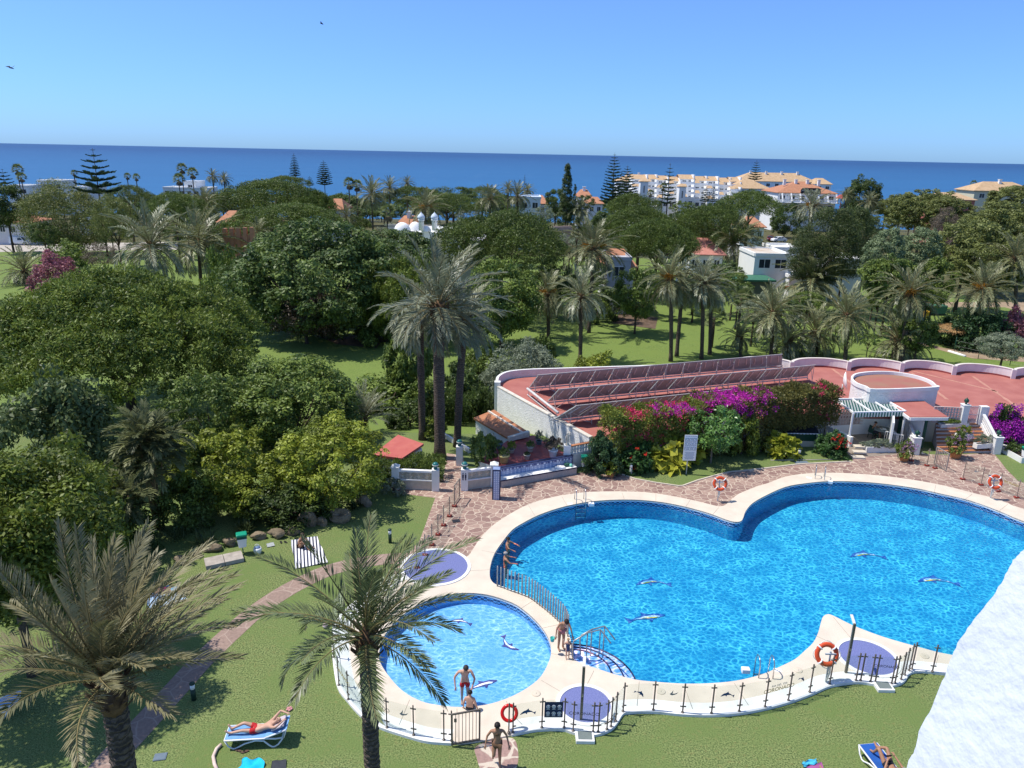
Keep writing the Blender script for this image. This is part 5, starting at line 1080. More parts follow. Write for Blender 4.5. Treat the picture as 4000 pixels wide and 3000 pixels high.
for i, (a, b, c, d, e, l) in enumerate([(3610, 740, 900, 260, 158, 'yellow green plane tree below the pink house'), (3780, 855, 1080, 320, 106, 'large yellow green tree above the lawn palm with orange fruit'), (3930, 790, 1010, 320, 122, 'large yellow green tree at the right edge'), (3960, 722, 860, 230, 162, 'plane tree at the right edge before the cream house'), (3850, 830, 960, 260, 140, 'yellow green tree behind the large ones at the right'), (3870, 950, 1130, 300, 98, 'nearest yellow green tree of the right hand grove'), (3520, 760, 860, 190, 180, 'grey green tree by the beach right of the tall feathery tree'), (3710, 770, 880, 200, 150, 'yellow green tree directly below the pink house')]):
 tree('plane', a, b, c, d, e, l, 'broadleaf_tree', n=(220, 80), leaf=.034, seed=i % 4, clump=.06)
tree('brown', 3690, 810, 1010, 150, 121, 'bare grey twiggy tree inside the right hand grove', 'broadleaf_tree', n=(80, 70), leaf=.05, seed=2, bark=BARK2)
tree('green', 3660, 1000, 1180, 170, 93, 'small bushy tree on the dirt ground at the right', 'broadleaf_tree', n=(90, 70), leaf=.05, seed=1)
tree('green', 3590, 1235, 1370, 150, 76, 'green shrub in the shade of the right hand palms', 'broadleaf_tree', n=(80, 70), leaf=.055, seed=0)
tree('citrus', 3830, 1200, 1330, 240, 84, 'dark citrus bush on the dirt ground behind the leaning palm', 'shrub', 'shrub', n=(130, 80), leaf=.045)
tree('citrus', 3720, 1210, 1330, 120, 88, 'dark citrus bush left of the leaning palm', 'shrub', 'shrub', n=(70, 70), leaf=.05)
tree('pink', 3965, 1205, 1320, 140, 83, 'pink flowering oleander at the right edge', 'oleander', 'shrub', n=(90, 70), leaf=.05)
tree('olive', 3925, 1305, 1400, 220, 73, 'spreading grey green olive tree at the right above the parapet', 'olive_tree', n=(110, 70), leaf=.04, seed=2)
tree('green', 3395, 1300, 1350, 80, 72, 'young thin tree on the lawn between two palms', 'young_tree', n=(22, 40), leaf=.09, seed=1, tr=.06)
# ---- palms
K2 = dict(nf=42, L=2.6, ll=.42, wl=.032, nl=46, wind=(.34, .05, .05), e_hi=88, e_lo=-25, droop=(45, 95))
K3 = dict(nf=46, L=2.6, ll=.40, wl=.040, nl=34, wind=(.24, .04, .06), e_hi=89, e_lo=-40, droop=(50, 105))
palm(1432, 2490, 880, 'tall date palm in front of the paddling pool with open green crown', Y=12.9, var=11, tr=.165, m='nearR', name='date_palm', zb=0, kw=dict(nf=27, L=2.6, ll=.42, wl=.026, nl=70, wind=(.22, .08, .14), e_hi=86, e_lo=8, droop=(30, 80)), near=True)
palm(430, 2665, 1080, 'wind-blown date palm at the lower left with dry brownish fronds', Y=10.9, var=22, tr=.20, m='nearL', name='date_palm', zb=0, kw=dict(nf=38, L=2.6, ll=.40, wl=.022, nl=80, wind=(.46, .16, .26), e_hi=88, e_lo=30, droop=(24, 66)), near=True)
palm(1712, 1200, 530, 'tallest of the three tall date palms in front of the dark trees', base=(1718, 1790), var=3, tr=.34, m='dategrey', kw=K2, zb=0, Y=43.3)
palm(1640, 1250, 330, 'left slim palm of the three tall ones', base=(1650, 1725), Y=46.4, var=4, tr=.23, m='dategrey', kw=K2, zb=0)
palm(1812, 1255, 350, 'right slim palm of the three tall ones', base=(1786, 1745), Y=45.3, var=5, tr=.24, m='dategrey', kw=K2, zb=0)
for i, (cx_, cy_, sp_, b_, fr, lb) in enumerate([
 (2140, 1150, 260, (2142, 1320), True, 'date palm at the left end of the park row with orange fruit'),
 (2318, 975, 320, (2300, 1300), True, 'tall date palm rising behind the park row with orange fruit stalks'),
 (2270, 1160, 290, (2266, 1412), False, 'date palm with drooping silvery crown on the park lawn, left front'),
 (2618, 1090, 300, (2620, 1412), True, 'date palm with orange fruit behind the solar collectors'),
 (2665, 1130, 220, (2643, 1392), False, 'shorter palm close behind the fruiting palm over the solar collectors'),
 (2745, 1110, 290, (2740, 1402), False, 'date palm with its trunk near the right end of the middle solar row'),
 (2775, 1130, 220, (2772, 1385), False, 'slim palm touching its neighbour right of the park lawn'),
 (2868, 950, 280, (2866, 1130), False, 'date palm with bright spreading crown before the white pavilion'),
 (3018, 1225, 330, (3012, 1396), False, 'broad low date palm over the right end of the solar rows'),
 (3172, 1100, 300, (3165, 1240), False, 'half dead date palm beside the white pavilion'),
 (3308, 1235, 330, (3300, 1424), False, 'date palm with yellowish fronds behind the scalloped parapet'),
 (3555, 1150, 310, (3518, 1424), True, 'leaning dark trunked date palm with orange fruit at the right'),
 (3838, 1130, 300, (3806, 1362), True, 'leaning date palm with a root mound on the dirt ground'),
 (3965, 1010, 260, (3960, 1290), False, 'date palm cut by the right edge')]):
 palm(cx_, cy_, sp_ * .90, lb, base=b_, var=30 + i % 4, tr=.21 if i not in (11,) else .27, m='date' if i not in (2, 5) else 'dategrey', fruit=fr, kw=K3, dead=26 if i == 9 else (8 if i in (0, 2, 3) else 0))
palm(3510, 1330, 270, 'low dark date palm with short trunk at the scalloped parapet', base=(3490, 1400), var=31, tr=.3, m='date', kw=K3)
palm(3185, 1300, 260, 'bushy low palm between the two right lawn palms', base=(3185, 1385), var=32, tr=.3, m='date', kw=K3)
palm(3080, 1330, 220, 'low bluish palm tuft behind the scalloped parapet', base=(3080, 1395), var=33, tr=.25, m='dategrey', kw=K3)
palm(2890, 1320, 150, 'slim lawn palm whose crown hides behind the broad low one', base=(2893, 1395), var=30, tr=.18, m='date', kw=K3)
palm(3172, 808, 170, 'date palm with orange fruit in front of the hotel', Y=112, var=31, tr=.25, m='dategrey', fruit=True, kw=K3)
tree('dark', 2400, 1120, 1260, 150, 95, 'dark bush in front of the shaded white villa behind the park palms', 'shrub', 'shrub', n=(70, 60), leaf=.05)
tree('green', 2330, 1150, 1270, 120, 93, 'green bush left of the small round tree on the park lawn', 'shrub', 'shrub', n=(60, 60), leaf=.05)
palm(590, 960, 370, 'large silvery date palm at the left, left of a pair', Y=105, var=32, tr=.32, m='dategrey', kw=K3)
palm(778, 950, 330, 'date palm at the left, right of a pair with dark drooping crown', base=(785, 1120), var=33, tr=.27, m='date', kw=K3)
palm(95, 1060, 230, 'low date palm at the left edge beside the pink oleander', base=(90, 1110), var=30, tr=.28, m='date', kw=K3)
palm(1418, 1640, 260, 'young trunkless date palm on the garden grass', base=(1415, 1690), var=41, tr=.2, m='dategrey', zb=None, kw=dict(nf=34, L=2.6, ll=.42, wl=.04, nl=34, wind=(.15, 0, .05), e_hi=86, e_lo=20, droop=(30, 60)))
for i, (cx_, cy_, sp_, Y_, fr, lb) in enumerate([(1452, 760, 150, 165, False, 'tall green date palm left of the onion domes'), (1352, 845, 100, 150, False, 'pale drooping palm below the tall green one'), (1522, 735, 90, 190, False, 'small palm on the skyline right of the tall green one'), (1590, 716, 60, 230, False, 'tiny wind-blown palm on the skyline'), (1663, 815, 170, 135, True, 'date palm rising behind the onion domed towers'), (1915, 780, 130, 150, False, 'palm among the skyline pines near the middle'), (2022, 770, 120, 160, False, 'palm left of the pale blue house'), (1985, 735, 60, 230, False, 'small palm on the beach skyline near the pale blue house'), (2060, 745, 60, 220, False, 'wind-blown palm above the pale blue house roof'), (2265, 820, 110, 150, False, 'shaggy palm right of the columnar conifer'), (830, 690, 60, 240, False, 'dark palm on the skyline left of the domed pine'), (875, 700, 60, 235, False, 'pale palm on the skyline touching the domed pine'), (3395, 790, 90, 180, False, 'palm below the tall feathery shore tree'), (800, 800, 150, 140, False, 'dark palm behind the right of the left pair'), (1010, 905, 110, 120, False, 'palm tip showing left of the very large dark tree'), (2700, 740, 50, 300, False, 'slim palm before the terraced apartments'), (3305, 765, 70, 190, False, 'small palm at the foot of the tall feathery tree')]):
 palm(cx_, cy_, sp_ * 1.1, lb, Y=Y_, var=30 + i % 4, tr=.2, m='date', fruit=fr, kw=K3, boot=False)
for i, (cx_, cy_, sp_, Y_, lb) in enumerate([(708, 658, 44, 250, 'tallest fan palm above the white shore house'), (750, 676, 46, 245, 'fan palm right beside the tallest one'), (697, 700, 50, 240, 'shaggy fan palm in front of the white shore house'), (66, 662, 46, 240, 'fan palm on a thin trunk at the left skyline'), (82, 692, 40, 235, 'lower fan palm at the left skyline'), (288, 676, 26, 240, 'fan palm left of the big norfolk pine'), (496, 688, 28, 250, 'left fan palm of the two right of the big norfolk pine'), (531, 692, 30, 250, 'right fan palm of the two right of the big norfolk pine'), (1362, 716, 50, 200, 'shaggy fan palm on the skyline, left of two'), (1392, 724, 48, 200, 'shaggy fan palm on the skyline, right of two'), (3802, 716, 26, 260, 'lone thin fan palm beside the cream house'), (2540, 755, 30, 260, 'small fan palm before the terraced apartments'), (2590, 730, 34, 270, 'dark fan palm before the terraced apartments'), (1512, 830, 70, 140, 'green fan palm with a thick dead skirt by the crenellated wall')]):
 fan_palm(cx_, cy_, sp_ * 1.1, Y_, lb, var=i % 3)
fan_palm(2790, 1240, 110, 82, 'small dark fan palm on the lawn', skirt=0, var=1)
fan_palm(2895, 1165, 110, 86, 'yellowish big leaved plant beside the green pavilion roof', skirt=0, var=2, mk='fan')
araucaria(361, 578, 760, 150, 150, 'big norfolk pine with spread tiers on the left skyline', tiers=8)
araucaria(1147, 598, 690, 38, 260, 'left slim norfolk pine of the skyline pair', tiers=14)
araucaria(1263, 625, 725, 58, 250, 'right slim norfolk pine of the skyline pair', tiers=13)
araucaria(1209, 688, 726, 30, 250, 'baby norfolk pine between the skyline pair', tiers=7)
araucaria(2402, 596, 800, 90, 200, 'tallest norfolk pine left of the terraced apartments', tiers=17)
araucaria(2452, 645, 800, 90, 190, 'dense norfolk pine right of the tallest one', tiers=15)
araucaria(2619, 636, 800, 62, 210, 'open norfolk pine in front of the terraced apartments', tiers=11)
araucaria(2957, 625, 705, 46, 330, 'norfolk pine behind the sand coloured roofs', tiers=9)
araucaria(2790, 720, 790, 34, 230, 'small dark conifer at the right of the terraced apartments', tiers=9)
araucaria(2760, 730, 790, 40, 225, 'brownish conifer in front of the terraced apartments', tiers=9)
araucaria(2050, 682, 755, 18, 260, 'thin bare norfolk pine on the skyline near the middle', tiers=10)
araucaria(8, 660, 720, 60, 190, 'norfolk pine branch at the left edge', tiers=5)
# areca palm clump
def areca(px, py, Y, label, n, L, var, base):
 T = thing('areca_palm', label, 'palm', (PY(px, py, Y).x, Y, 0)); c = PY(px, py, Y); g = random.Random(var)
 for k in range(n):
  ox, oy = g.uniform(-.8, .8), g.uniform(-.5, .5); h = c.z * g.uniform(.45, 1.0); q = MB(); q.tube([(ox * .4, oy * .4, 0), (ox * .7, oy, h * .6), (ox, oy, h)], [.06, .05, .045], 7); stem = q.build('stem', mat('areca_stem', (.22, .15, .07), var=.2, scale=8), T, local=True)
  lm, rm = palm_meshes(var + k % 3, nf=13, L=1.9, ll=.55, wl=.06, nl=34, wind=(.1, 0, 0), e_hi=80, e_lo=0, droop=(45, 100)); o = bpy.data.objects.new('fronds', lm); COL.objects.link(o); o.parent = stem; o.location = (ox, oy, h); o.rotation_euler = (0, 0, g.uniform(0, 6)); o.scale = (L,) * 3
  if not lm.materials: lm.materials.append(LM['areca'])
 return T
areca(560, 1650, 33.5, 'clump of areca palms with bare yellowish stems in the plant bed', 8, 1.0, 61, None)
areca(470, 1900, 31.5, 'lower areca palm with arching fronds left of the stems', 3, .9, 64, None)
# ================================================================== FLOWERING HEDGES AND POOLSIDE PLANTS
LM['bougl'] = leafmat('bougainvillea_leaves', (.06, .10, .02), (.34, .36, .07)); LM['bougd'] = leafmat('bougainvillea_brown_leaves', (.07, .075, .025), (.30, .27, .075))
LM['magenta'] = leafmat('magenta_bracts', (.42, .015, .30), (.80, .06, .58)); LM['redf'] = leafmat('red_pink_bracts', (.55, .015, .08), (.85, .07, .22)); LM['purple'] = leafmat('purple_bracts', (.26, .015, .27), (.55, .05, .55))
LM['white_f'] = leafmat('white_blossom', (.65, .62, .52), (.8, .8, .74)); LM['redflower'] = leafmat('red_petals', (.55, .015, .012), (.75, .06, .03)); LM['lime'] = leafmat('variegated_leaves', (.14, .20, .02), (.62, .60, .08), rough=.35, spec=.45)
LM['straps'] = leafmat('strap_leaves', (.03, .055, .018), (.13, .16, .06)); LM['hib'] = leafmat('hibiscus_leaves', (.02, .06, .018), (.08, .17, .04))
LM['lilac'] = leafmat('lilac_blossom', (.28, .14, .28), (.45, .25, .42))
def blossoms(T, pts, mk, n_per, leaf, spread, name='flowers', seed=1):
 g = np.random.default_rng(seed); c = np.array(pts, np.float32); i = np.repeat(np.arange(len(c)), n_per); d = unit(g.normal(size=(len(i), 3))); p = c[i] + d * spread * g.uniform(.1, 1, (len(i), 1))
 a = unit(d + np.array([0, -.3, .5]) + g.normal(size=(len(i), 3)) * .5); wv = unit(np.cross(a, g.normal(size=(len(i), 3)))); L = leaf * g.uniform(.7, 1.3, len(i))
 me = leafquads(name, p, a, wv, L, L * .8, g.uniform(0, 1, len(i)), .1); me.materials.append(LM[mk]); o = bpy.data.objects.new(name, me); COL.objects.link(o); o.parent = T; return o
def hedge_pts(a, b, wid, h, n, seed, u0=0, u1=1, ztop=.75, zlow=.15):
 g = random.Random(seed); L = (Vector(b) - Vector(a)).length; out = []
 for _ in range(n):
  if g.random() < ztop: out.append(((g.uniform(u0, u1) - .5) * L, g.uniform(-.6, .45) * wid, h * g.uniform(1.02, 1.13)))
  else: out.append(((g.uniform(u0, u1) - .5) * L, -.58 * wid, h * g.uniform(zlow, 1)))
 return out
fdir = (FB - FA).normalized(); fn = Vector((fdir.y, -fdir.x, 0))
def fp(s): return FA + fdir * s + fn * .25
a, b = fp(.4), fp(7.6); T = hedge('bougainvillea hedge with scattered red flowers over the white block wall', a, b, 1.9, 3.1, 'bougl', 1500, .165, clump=.26, seed=2)
blossoms(T, hedge_pts(a, b, 1.9, 3.1, 100, 4, .15, 1, .85), 'redf', 26, .09, .22); blossoms(T, hedge_pts(a, b, 1.9, 3.1, 26, 5, 0, .95, .1, .45), 'redf', 20, .09, .16, seed=3); blossoms(T, hedge_pts(a, b, 1.9, 3.1, 90, 9, .4, 1, .95), 'magenta', 30, .09, .24, seed=4)
a, b = fp(6.6), fp(12.2); T = hedge('bougainvillea hedge covered in bright magenta flowers', a, b, 2.0, 3.4, 'bougd', 900, .165, clump=.26, seed=5)
blossoms(T, hedge_pts(a, b, 2.0, 3.4, 170, 6, .05, 1, .85, .75), 'magenta', 36, .10, .26)
a, b = fp(11.6), fp(17.6); T = hedge('bougainvillea hedge of brownish green leaves and bare stems beside the pergola', a, b, 1.9, 2.3, 'bougd', 1100, .165, z=1.2, clump=.26, seed=7)
blossoms(T, hedge_pts(a, b, 1.9, 2.3, 18, 8, .6, 1, .8), 'redf', 30, .09, .2)
q = MB(); g = random.Random(8)
for i in range(26):
 x = g.uniform(-2.9, 2.9); q.tube([(x, g.uniform(-.2, .2), -1.15), (x + g.uniform(-.3, .3), g.uniform(-.3, .3), -.3), (x + g.uniform(-.5, .5), g.uniform(-.5, .5), .9)], [.035, .025, .015], 5)
q.build('bare_stems', BARK2, T, local=True)
# purple bougainvillea by the stairs
T = tree('shrubd', 3925, 1590, 1735, 165, 47.6, 'round bougainvillea bush of deep purple flowers beside the stairs', 'bougainvillea', 'shrub', n=(80, 70), leaf=.06)
g = random.Random(3); t_ = PT(3925, 1650, 47.6); pts = []
for _ in range(190):
 d = Vector((g.gauss(0, 1), g.gauss(-.4, 1), abs(g.gauss(.3, .8)))).normalized(); pts.append((d.x * 1.35, d.y * 1.2, .9 + d.z * 1.5 * g.uniform(.7, 1.0)))
for k in (-.9, .1, .55):
 for z in (2.4, 2.6, 2.8, 2.95): pts.append((k + (z - 2.4) * .2, -.2, z))
blossoms(T, pts, 'purple', 34, .11, .24)
# garden bed along the wall: its own little lawn and plants
bed = PP([(2318, 1822), (2430, 1850), (2480, 1868), (2560, 1883), (2648, 1896), (2668, 1895), (2722, 1874), (2790, 1856), (2850, 1841), (2980, 1828), (3120, 1811), (3320, 1800), (3240, 1745), (3180, 1700), (2900, 1735), (2700, 1770), (2480, 1790)])
q = MB(); q.prism(bed, .009, .009); tag(q.build('lawn', M_LAWN), kind='structure')
eb = PP([(2430, 1853), (2480, 1871), (2560, 1886), (2650, 1899), (2668, 1898), (2725, 1877), (2790, 1859), (2850, 1844), (2980, 1831), (3120, 1814), (3325, 1803)])
q = MB(); q.ribbon(eb, 0, .05, .09); tag(q.build('kerb', M_CREAM), kind='structure')
tree('citrus', 2355, 1700, 1830, 150, 41.5, 'feathery dark green shrub beside the green lidded bin', 'shrub', 'shrub', n=(90, 90), leaf=.06)
SP['hib'] = ('shrub', .8, .09, .55, .4, 'hib'); SP['lime'] = ('shrub', .7, .10, .75, .4, 'lime'); LM['frang'] = leafmat('frangipani_leaves', (.04, .10, .024), (.20, .36, .085), rough=.35, spec=.4); SP['frang'] = ('round', .8, .085, .35, .35, 'frang')
T = tree('hib', 2480, 1715, 1850, 150, 42.2, 'red hibiscus bush in front of the block wall', 'hibiscus', 'shrub', n=(45, 50), leaf=.11)
blossoms(T, [(-.3, -.8, 1.1), (.1, -.9, .8), (.3, -.8, .9), (-.1, -.9, .5), (.5, -.7, 1.3), (.0, -.6, 1.6), (-.5, -.7, .6)], 'redflower', 22, .09, .10)
tree('lime', 2610, 1690, 1830, 190, 43.2, 'large leaved yellow variegated plant beside the rules board', 'plant', 'plant', n=(34, 26), leaf=.22)
tree('lime', 2700, 1720, 1810, 90, 43.8, 'smaller yellow leaved plant behind the rules board', 'plant', 'plant', n=(18, 22), leaf=.25)
tree('lime', 3050, 1695, 1790, 130, 45.2, 'yellow variegated plant beside the green chest', 'plant', 'plant', n=(30, 26), leaf=.24)
T = tree('frang', 2790, 1590, 1750, 230, 43.4, 'frangipani tree with white blossoms over the little lawn', 'frangipani', n=(85, 34), leaf=.085, tr=.07, bark=BARK2)
g = random.Random(6); blossoms(T, [(g.uniform(-1, 1), g.uniform(-1.2, -.5), g.uniform(1.9, 3.2)) for _ in range(18)], 'white_f', 14, .08, .1)
tree('bright', 2905, 1585, 1760, 130, 45.0, 'rounded bright green bush right of the frangipani', 'shrub', 'shrub', n=(70, 70), leaf=.06)
tree('shrubd', 2970, 1700, 1770, 130, 45.5, 'dark low foliage between the frangipani and the green chest', 'shrub', 'shrub', n=(40, 50), leaf=.08)
T = tree('hib', 3255, 1690, 1785, 130, 45.3, 'red flowering shrub left of the pergola steps', 'hibiscus', 'shrub', n=(60, 60), leaf=.08)
blossoms(T, [(-.3, -.6, 1.3), (.1, -.7, 1.2), (.2, -.7, 1.35), (.4, -.7, .9), (-.1, -.8, .8), (.75, -.5, 1.0), (.0, -.5, 1.5)], 'redflower', 26, .09, .13)
def potted(name, label, px, r, h, m, sp, w_, hh, mk=None, fl=None, nn=(30, 40), leaf=.1):
 p = P(*px); t = pot('planted_pot', label, p, r, h, m); g = random.Random(int(px[0]))
 k, asp, cl, lw, up, mk0 = SP[sp]; o = bpy.data.objects.new('plant', crown_mesh(k, 1, nn[0], nn[1], leaf, lw, asp, cl, up)); COL.objects.link(o); o.parent = t
 if not o.data.materials: o.data.materials.append(LM[mk or mk0])
 elif o.data.materials[0] is not LM[mk or mk0]: o.data = o.data.copy(); o.data.materials[0] = LM[mk or mk0]
 o.location = (0, 0, h * .85); o.scale = (w_, w_, hh / asp)
 if fl: blossoms(t, [(g.uniform(-.45, .45) * w_, g.uniform(-.5, .1) * w_, h + hh * g.uniform(.35, 1.0)) for _ in range(fl[1])], fl[0], 18, .06, .1)
 return t
potted('pot', 'terracotta pot with a pale green geranium by the bench end of the paving', (2385, 1862), .28, .38, M_POT, 'shrub', 1.15, .9, mk='yellow')
potted('pot', 'terracotta pot with lilac and red flowers at the pergola corner', (3530, 1800), .33, .42, M_POT, 'shrub', 1.2, 1.25, fl=('lilac', 22))
potted('pot', 'large terracotta pot with a lilac bush at the foot of the stairs', (3730, 1788), .40, .55, M_POT, 'shrub', 1.3, 1.5, fl=('lilac', 16))
def on_terrace(lb, px, r, h, m, sp, w_, hh, mk=None):
 p = P(px[0], px[1], .752); t = pot('planted_pot', lb, p, r, h, m, z=.752); k, asp, cl, lw, up, mk0 = SP[sp]; me = crown_mesh(k, 2, 30, 40, .1, lw, asp, cl, up); o = bpy.data.objects.new('plant', me); COL.objects.link(o); o.parent = t
 if not me.materials: me.materials.append(LM[mk or mk0])
 elif me.materials[0] is not LM[mk or mk0]: o.data = me.copy(); o.data.materials[0] = LM[mk or mk0]
 o.location = (0, 0, h * .85); o.scale = (w_, w_, hh / asp)
M_YPOT = mat('yellow_glazed_pot', (.52, .40, .12), rough=.35, col2=(.62, .52, .25), scale=9); M_BPOT = mat('blue_grey_pot', (.12, .20, .24), rough=.4)
on_terrace('yellow glazed pot with a dark plant at the front of the red terrace', (1968, 1806), .34, .5, M_YPOT, 'shrubd', .75, .6)
on_terrace('white round pot with a big reddish brown bush on the red terrace', (2160, 1784), .28, .48, M_WHITE, 'shrub', 1.25, .95, 'brown')
on_terrace('small white pot with dark markings in the middle of the red terrace', (2058, 1793), .2, .3, M_CREAM, 'shrubd', .4, .25)
on_terrace('cream pot with a green plant behind the small white pot', (2071, 1764), .2, .32, M_CREAM, 'shrub', .6, .5)
on_terrace('grey pot with a sparse seedling against the stucco wall', (2105, 1735), .2, .25, M_BPOT, 'oliveshrub', .6, .8)
on_terrace('cream pot with yellowish leaves beside the yellow pot', (1998, 1768), .18, .25, M_CREAM, 'shruby', .6, .6)
on_terrace('blue grey pot at the left of the red terrace', (1950, 1752), .24, .38, M_BPOT, 'shrubd', .5, .25)
tree('green', 1890, 1690, 1830, 120, 41.8, 'small straggly frangipani like tree at the left of the red terrace', 'small_tree', n=(26, 40), leaf=.10, tr=.06, bark=BARK2)
# stair planters
for lb, a, b, z, mk, w_ in (('long white trough of seedlings at the top of the stairs', (3668, 1672), (3775, 1668), 1.15, 'shrub', .45), ('white trough with a dense round green bush on the stairs', (3735, 1712), (3792, 1712), .75, 'bright', .9), ('white trough with a straggly grey green plant on the lower stairs', (3808, 1750), (3872, 1745), .35, 'oliveshrub', .9)):
 a, b = P(*a, z), P(*b, z); t = planter('planter', lb, a, b, .32, .36, z=z); k, asp, cl, lw, up, mk0 = SP[mk]
 me = crown_mesh(k, 2, 30, 40, .1, lw, asp, cl, up); o = bpy.data.objects.new('plant', me); COL.objects.link(o); o.parent = t; L_ = (b - a).length; o.location = (0, 0, .27); o.scale = (L_ * 1.05, w_ * .9, w_ * .8 / asp)
 if not me.materials: me.materials.append(LM[mk0])
 elif me.materials[0] is not LM[mk0]: o.data = me.copy(); o.data.materials[0] = LM[mk0]
me = crown_mesh('shrub', 3, 40, 40, .09, .5, .5, .09, .4); o = bpy.data.objects.new('plant', me); COL.objects.link(o); o.parent = pl1; o.location = (0, 0, .35); o.scale = (2.6, .7, 1.1); me.materials.append(LM['olive'])
# strap leaved clumps and rocks along the plant bed
def straps(label, p, n, L, mk='straps', seed=1, w_=.05, name='strap_leaf_plant'):
 g = np.random.default_rng(seed); az = g.uniform(0, 6.28, n); e = g.uniform(.5, 1.45, n); a = np.stack([np.cos(az) * np.cos(e), np.sin(az) * np.cos(e), np.sin(e)], 1); ps = g.normal(size=(n, 3)) * np.array([.25, .25, 0]) * L * .6; ps[:, 2] = 0
 wv = np.stack([-np.sin(az), np.cos(az), az * 0], 1); T = thing(name, label, 'plant', (p.x, p.y, 0)); me = leafquads('leaves', ps, a, wv, L * g.uniform(.6, 1.1, n), np.full(n, w_), g.uniform(0, 1, n), .25); me.materials.append(LM[mk]); o = bpy.data.objects.new('leaves', me); COL.objects.link(o); o.parent = T
for px, n, L, lb in (((800, 2130), 60, 1.3, 'tall spiky strap leaved plant left of the green and white bin'), ((700, 2110), 50, 1.2, 'spiky strap leaved plant at the foot of the areca stems'), ((960, 2075), 150, .95, 'wide clump of strap leaves behind the green and white bin'), ((1080, 2050), 130, .85, 'strap leaved clump behind the striped towel, left part'), ((1180, 2030), 120, .8, 'strap leaved clump behind the striped towel, right part'), ((1380, 1990), 80, .7, 'thin strap leaved clump beside the pale low bush')): straps(lb, P(*px), n, L, seed=px[0])
tree('oliveshrub', 1540, 1870, 1930, 110, 38.2, 'pale low bush in front of the cream garden wall', 'shrub', 'shrub', n=(40, 50), leaf=.08)
def rock(label, px, s, seed, z=0):
 p = P(*px); g = np.random.default_rng(seed); q = MB(); q.sphere((0, 0, 0), 1, 14, 10); v = np.array(q.v); d = unit(v); k = unit(g.normal(size=(9, 3))); f = np.ones(len(v))
 for kk in k: f -= np.clip((d @ kk) - .62, 0, 1) * .8
 v = d * f[:, None] * np.array(s) + np.array([p.x, p.y, s[2] * .55]); q.v = [tuple(x) for x in v]; q.sm = [False] * len(q.f)
 tag(q.build('rock', mat('tan_rock', (.15, .115, .075), col2=(.27, .21, .14), rough=.9, scale=3, bump=.04, bscale=7)), label, 'rock', 'rocks edging the plant bed')
for i, (px, s_, lb) in enumerate([((705, 2200), (.4, .3, .25), 'rock at the left end of the row by the concrete slab'), ((768, 2172), (.32, .28, .24), 'yellowish rock just left of the concrete slab'), ((828, 2150), (.5, .35, .3), 'dark rock above the concrete slab'), ((900, 2130), (.45, .3, .28), 'shaded rock left of the green and white bin'), ((1010, 2105), (.42, .3, .28), 'rock right of the green and white bin'), ((1080, 2098), (.5, .32, .3), 'rock above the flip flops'), ((1140, 2085), (.45, .3, .3), 'rock left of the sitting woman'), ((1200, 2055), (.52, .42, .58), 'tall tan boulder behind the sitting woman'), ((1255, 2050), (.4, .35, .35), 'rock right of the tall boulder'), ((1330, 2035), (.6, .4, .5), 'dark boulder beside the dry roots'), ((1420, 1975), (.5, .4, .4), 'boulder under the bushes near the cream wall')]): rock(lb, px, s_, i)
# ================================================================== FENCES, SHOWERS, LADDERS, BUOYS
M_POST = mat('bronze_post', (.17, .145, .125), rough=.45, var=.1, metal=.3)
M_INOX = mat('stainless_steel', (.50, .50, .50), rough=.22, metal=.9, var=.05)
def glass_mat():
 m = bpy.data.materials.new('fence_glass'); m.use_nodes = True; t = m.node_tree; L = t.links.new; t.nodes.remove(t.nodes['Principled BSDF'])
 tr = nd(t, 'BsdfTransparent'); tr.inputs['Color'].default_value = (.93, .96, .95, 1); gl = nd(t, 'BsdfGlossy'); gl.inputs['Roughness'].default_value = .02; lw = nd(t, 'LayerWeight'); pw = nd(t, 'Math'); pw.operation = 'POWER'; pw.inputs[1].default_value = 4; L(lw.outputs['Facing'], pw.inputs[0]); k = nd(t, 'Math'); k.operation = 'MULTIPLY_ADD'; k.inputs[1].default_value = .5; k.inputs[2].default_value = .02; L(pw.outputs[0], k.inputs[0])
 ms = nd(t, 'MixShader'); L(k.outputs[0], ms.inputs[0]); L(tr.outputs[0], ms.inputs[1]); L(gl.outputs[0], ms.inputs[2]); L(ms.outputs[0], t.nodes['Material Output'].inputs['Surface']); return m
M_PANE = glass_mat()
M_DECAL = mat('blue_decal', (.012, .075, .20), rough=.4); M_DECALG = mat('grey_decal', (.20, .22, .23), rough=.5); M_GOLD = mat('gold_lettering', (.36, .28, .06), rough=.5); M_BLACK = mat('black_lettering', (.02, .02, .025), rough=.5)
DOL = [(0, -.02), (.02, .03), (.07, .05), (.12, .10), (.25, .15), (.40, .165), (.47, .22), (.545, .275), (.545, .20), (.57, .14), (.72, .08), (.86, .0), (.93, .05), (1.0, .10), (.985, 0), (.96, -.06), (.975, -.15), (.90, -.11), (.84, -.045), (.70, -.0), (.5, -.02), (.44, -.03), (.45, -.09), (.42, -.14), (.37, -.08), (.33, -.03), (.18, -.03), (.06, -.03)]
def dolphin_pts(bend=.45): return [(x - .5, y - bend * (x - .45) ** 2) for x, y in DOL]
GULL = [(0, 0), (.10, .06), (.2, .22), (.28, .42), (.27, .2), (.24, .03), (.45, .06), (.72, .22), (.55, .0), (.32, -.1), (.2, -.14), (.05, -.08)]
def decal(name, pts, size, M, m, par, flip=False, rot=0.0, th=.003):
 ca, sa = math.cos(rot), math.sin(rot); p2 = [((x * ca - y * sa) * size * (-1 if flip else 1), (x * sa + y * ca) * size) for x, y in pts]
 q = MB(); q.prism(p2, 0, th); q.v = [tuple(M @ Vector(v)) for v in q.v]
 return q.build(name, m, par)
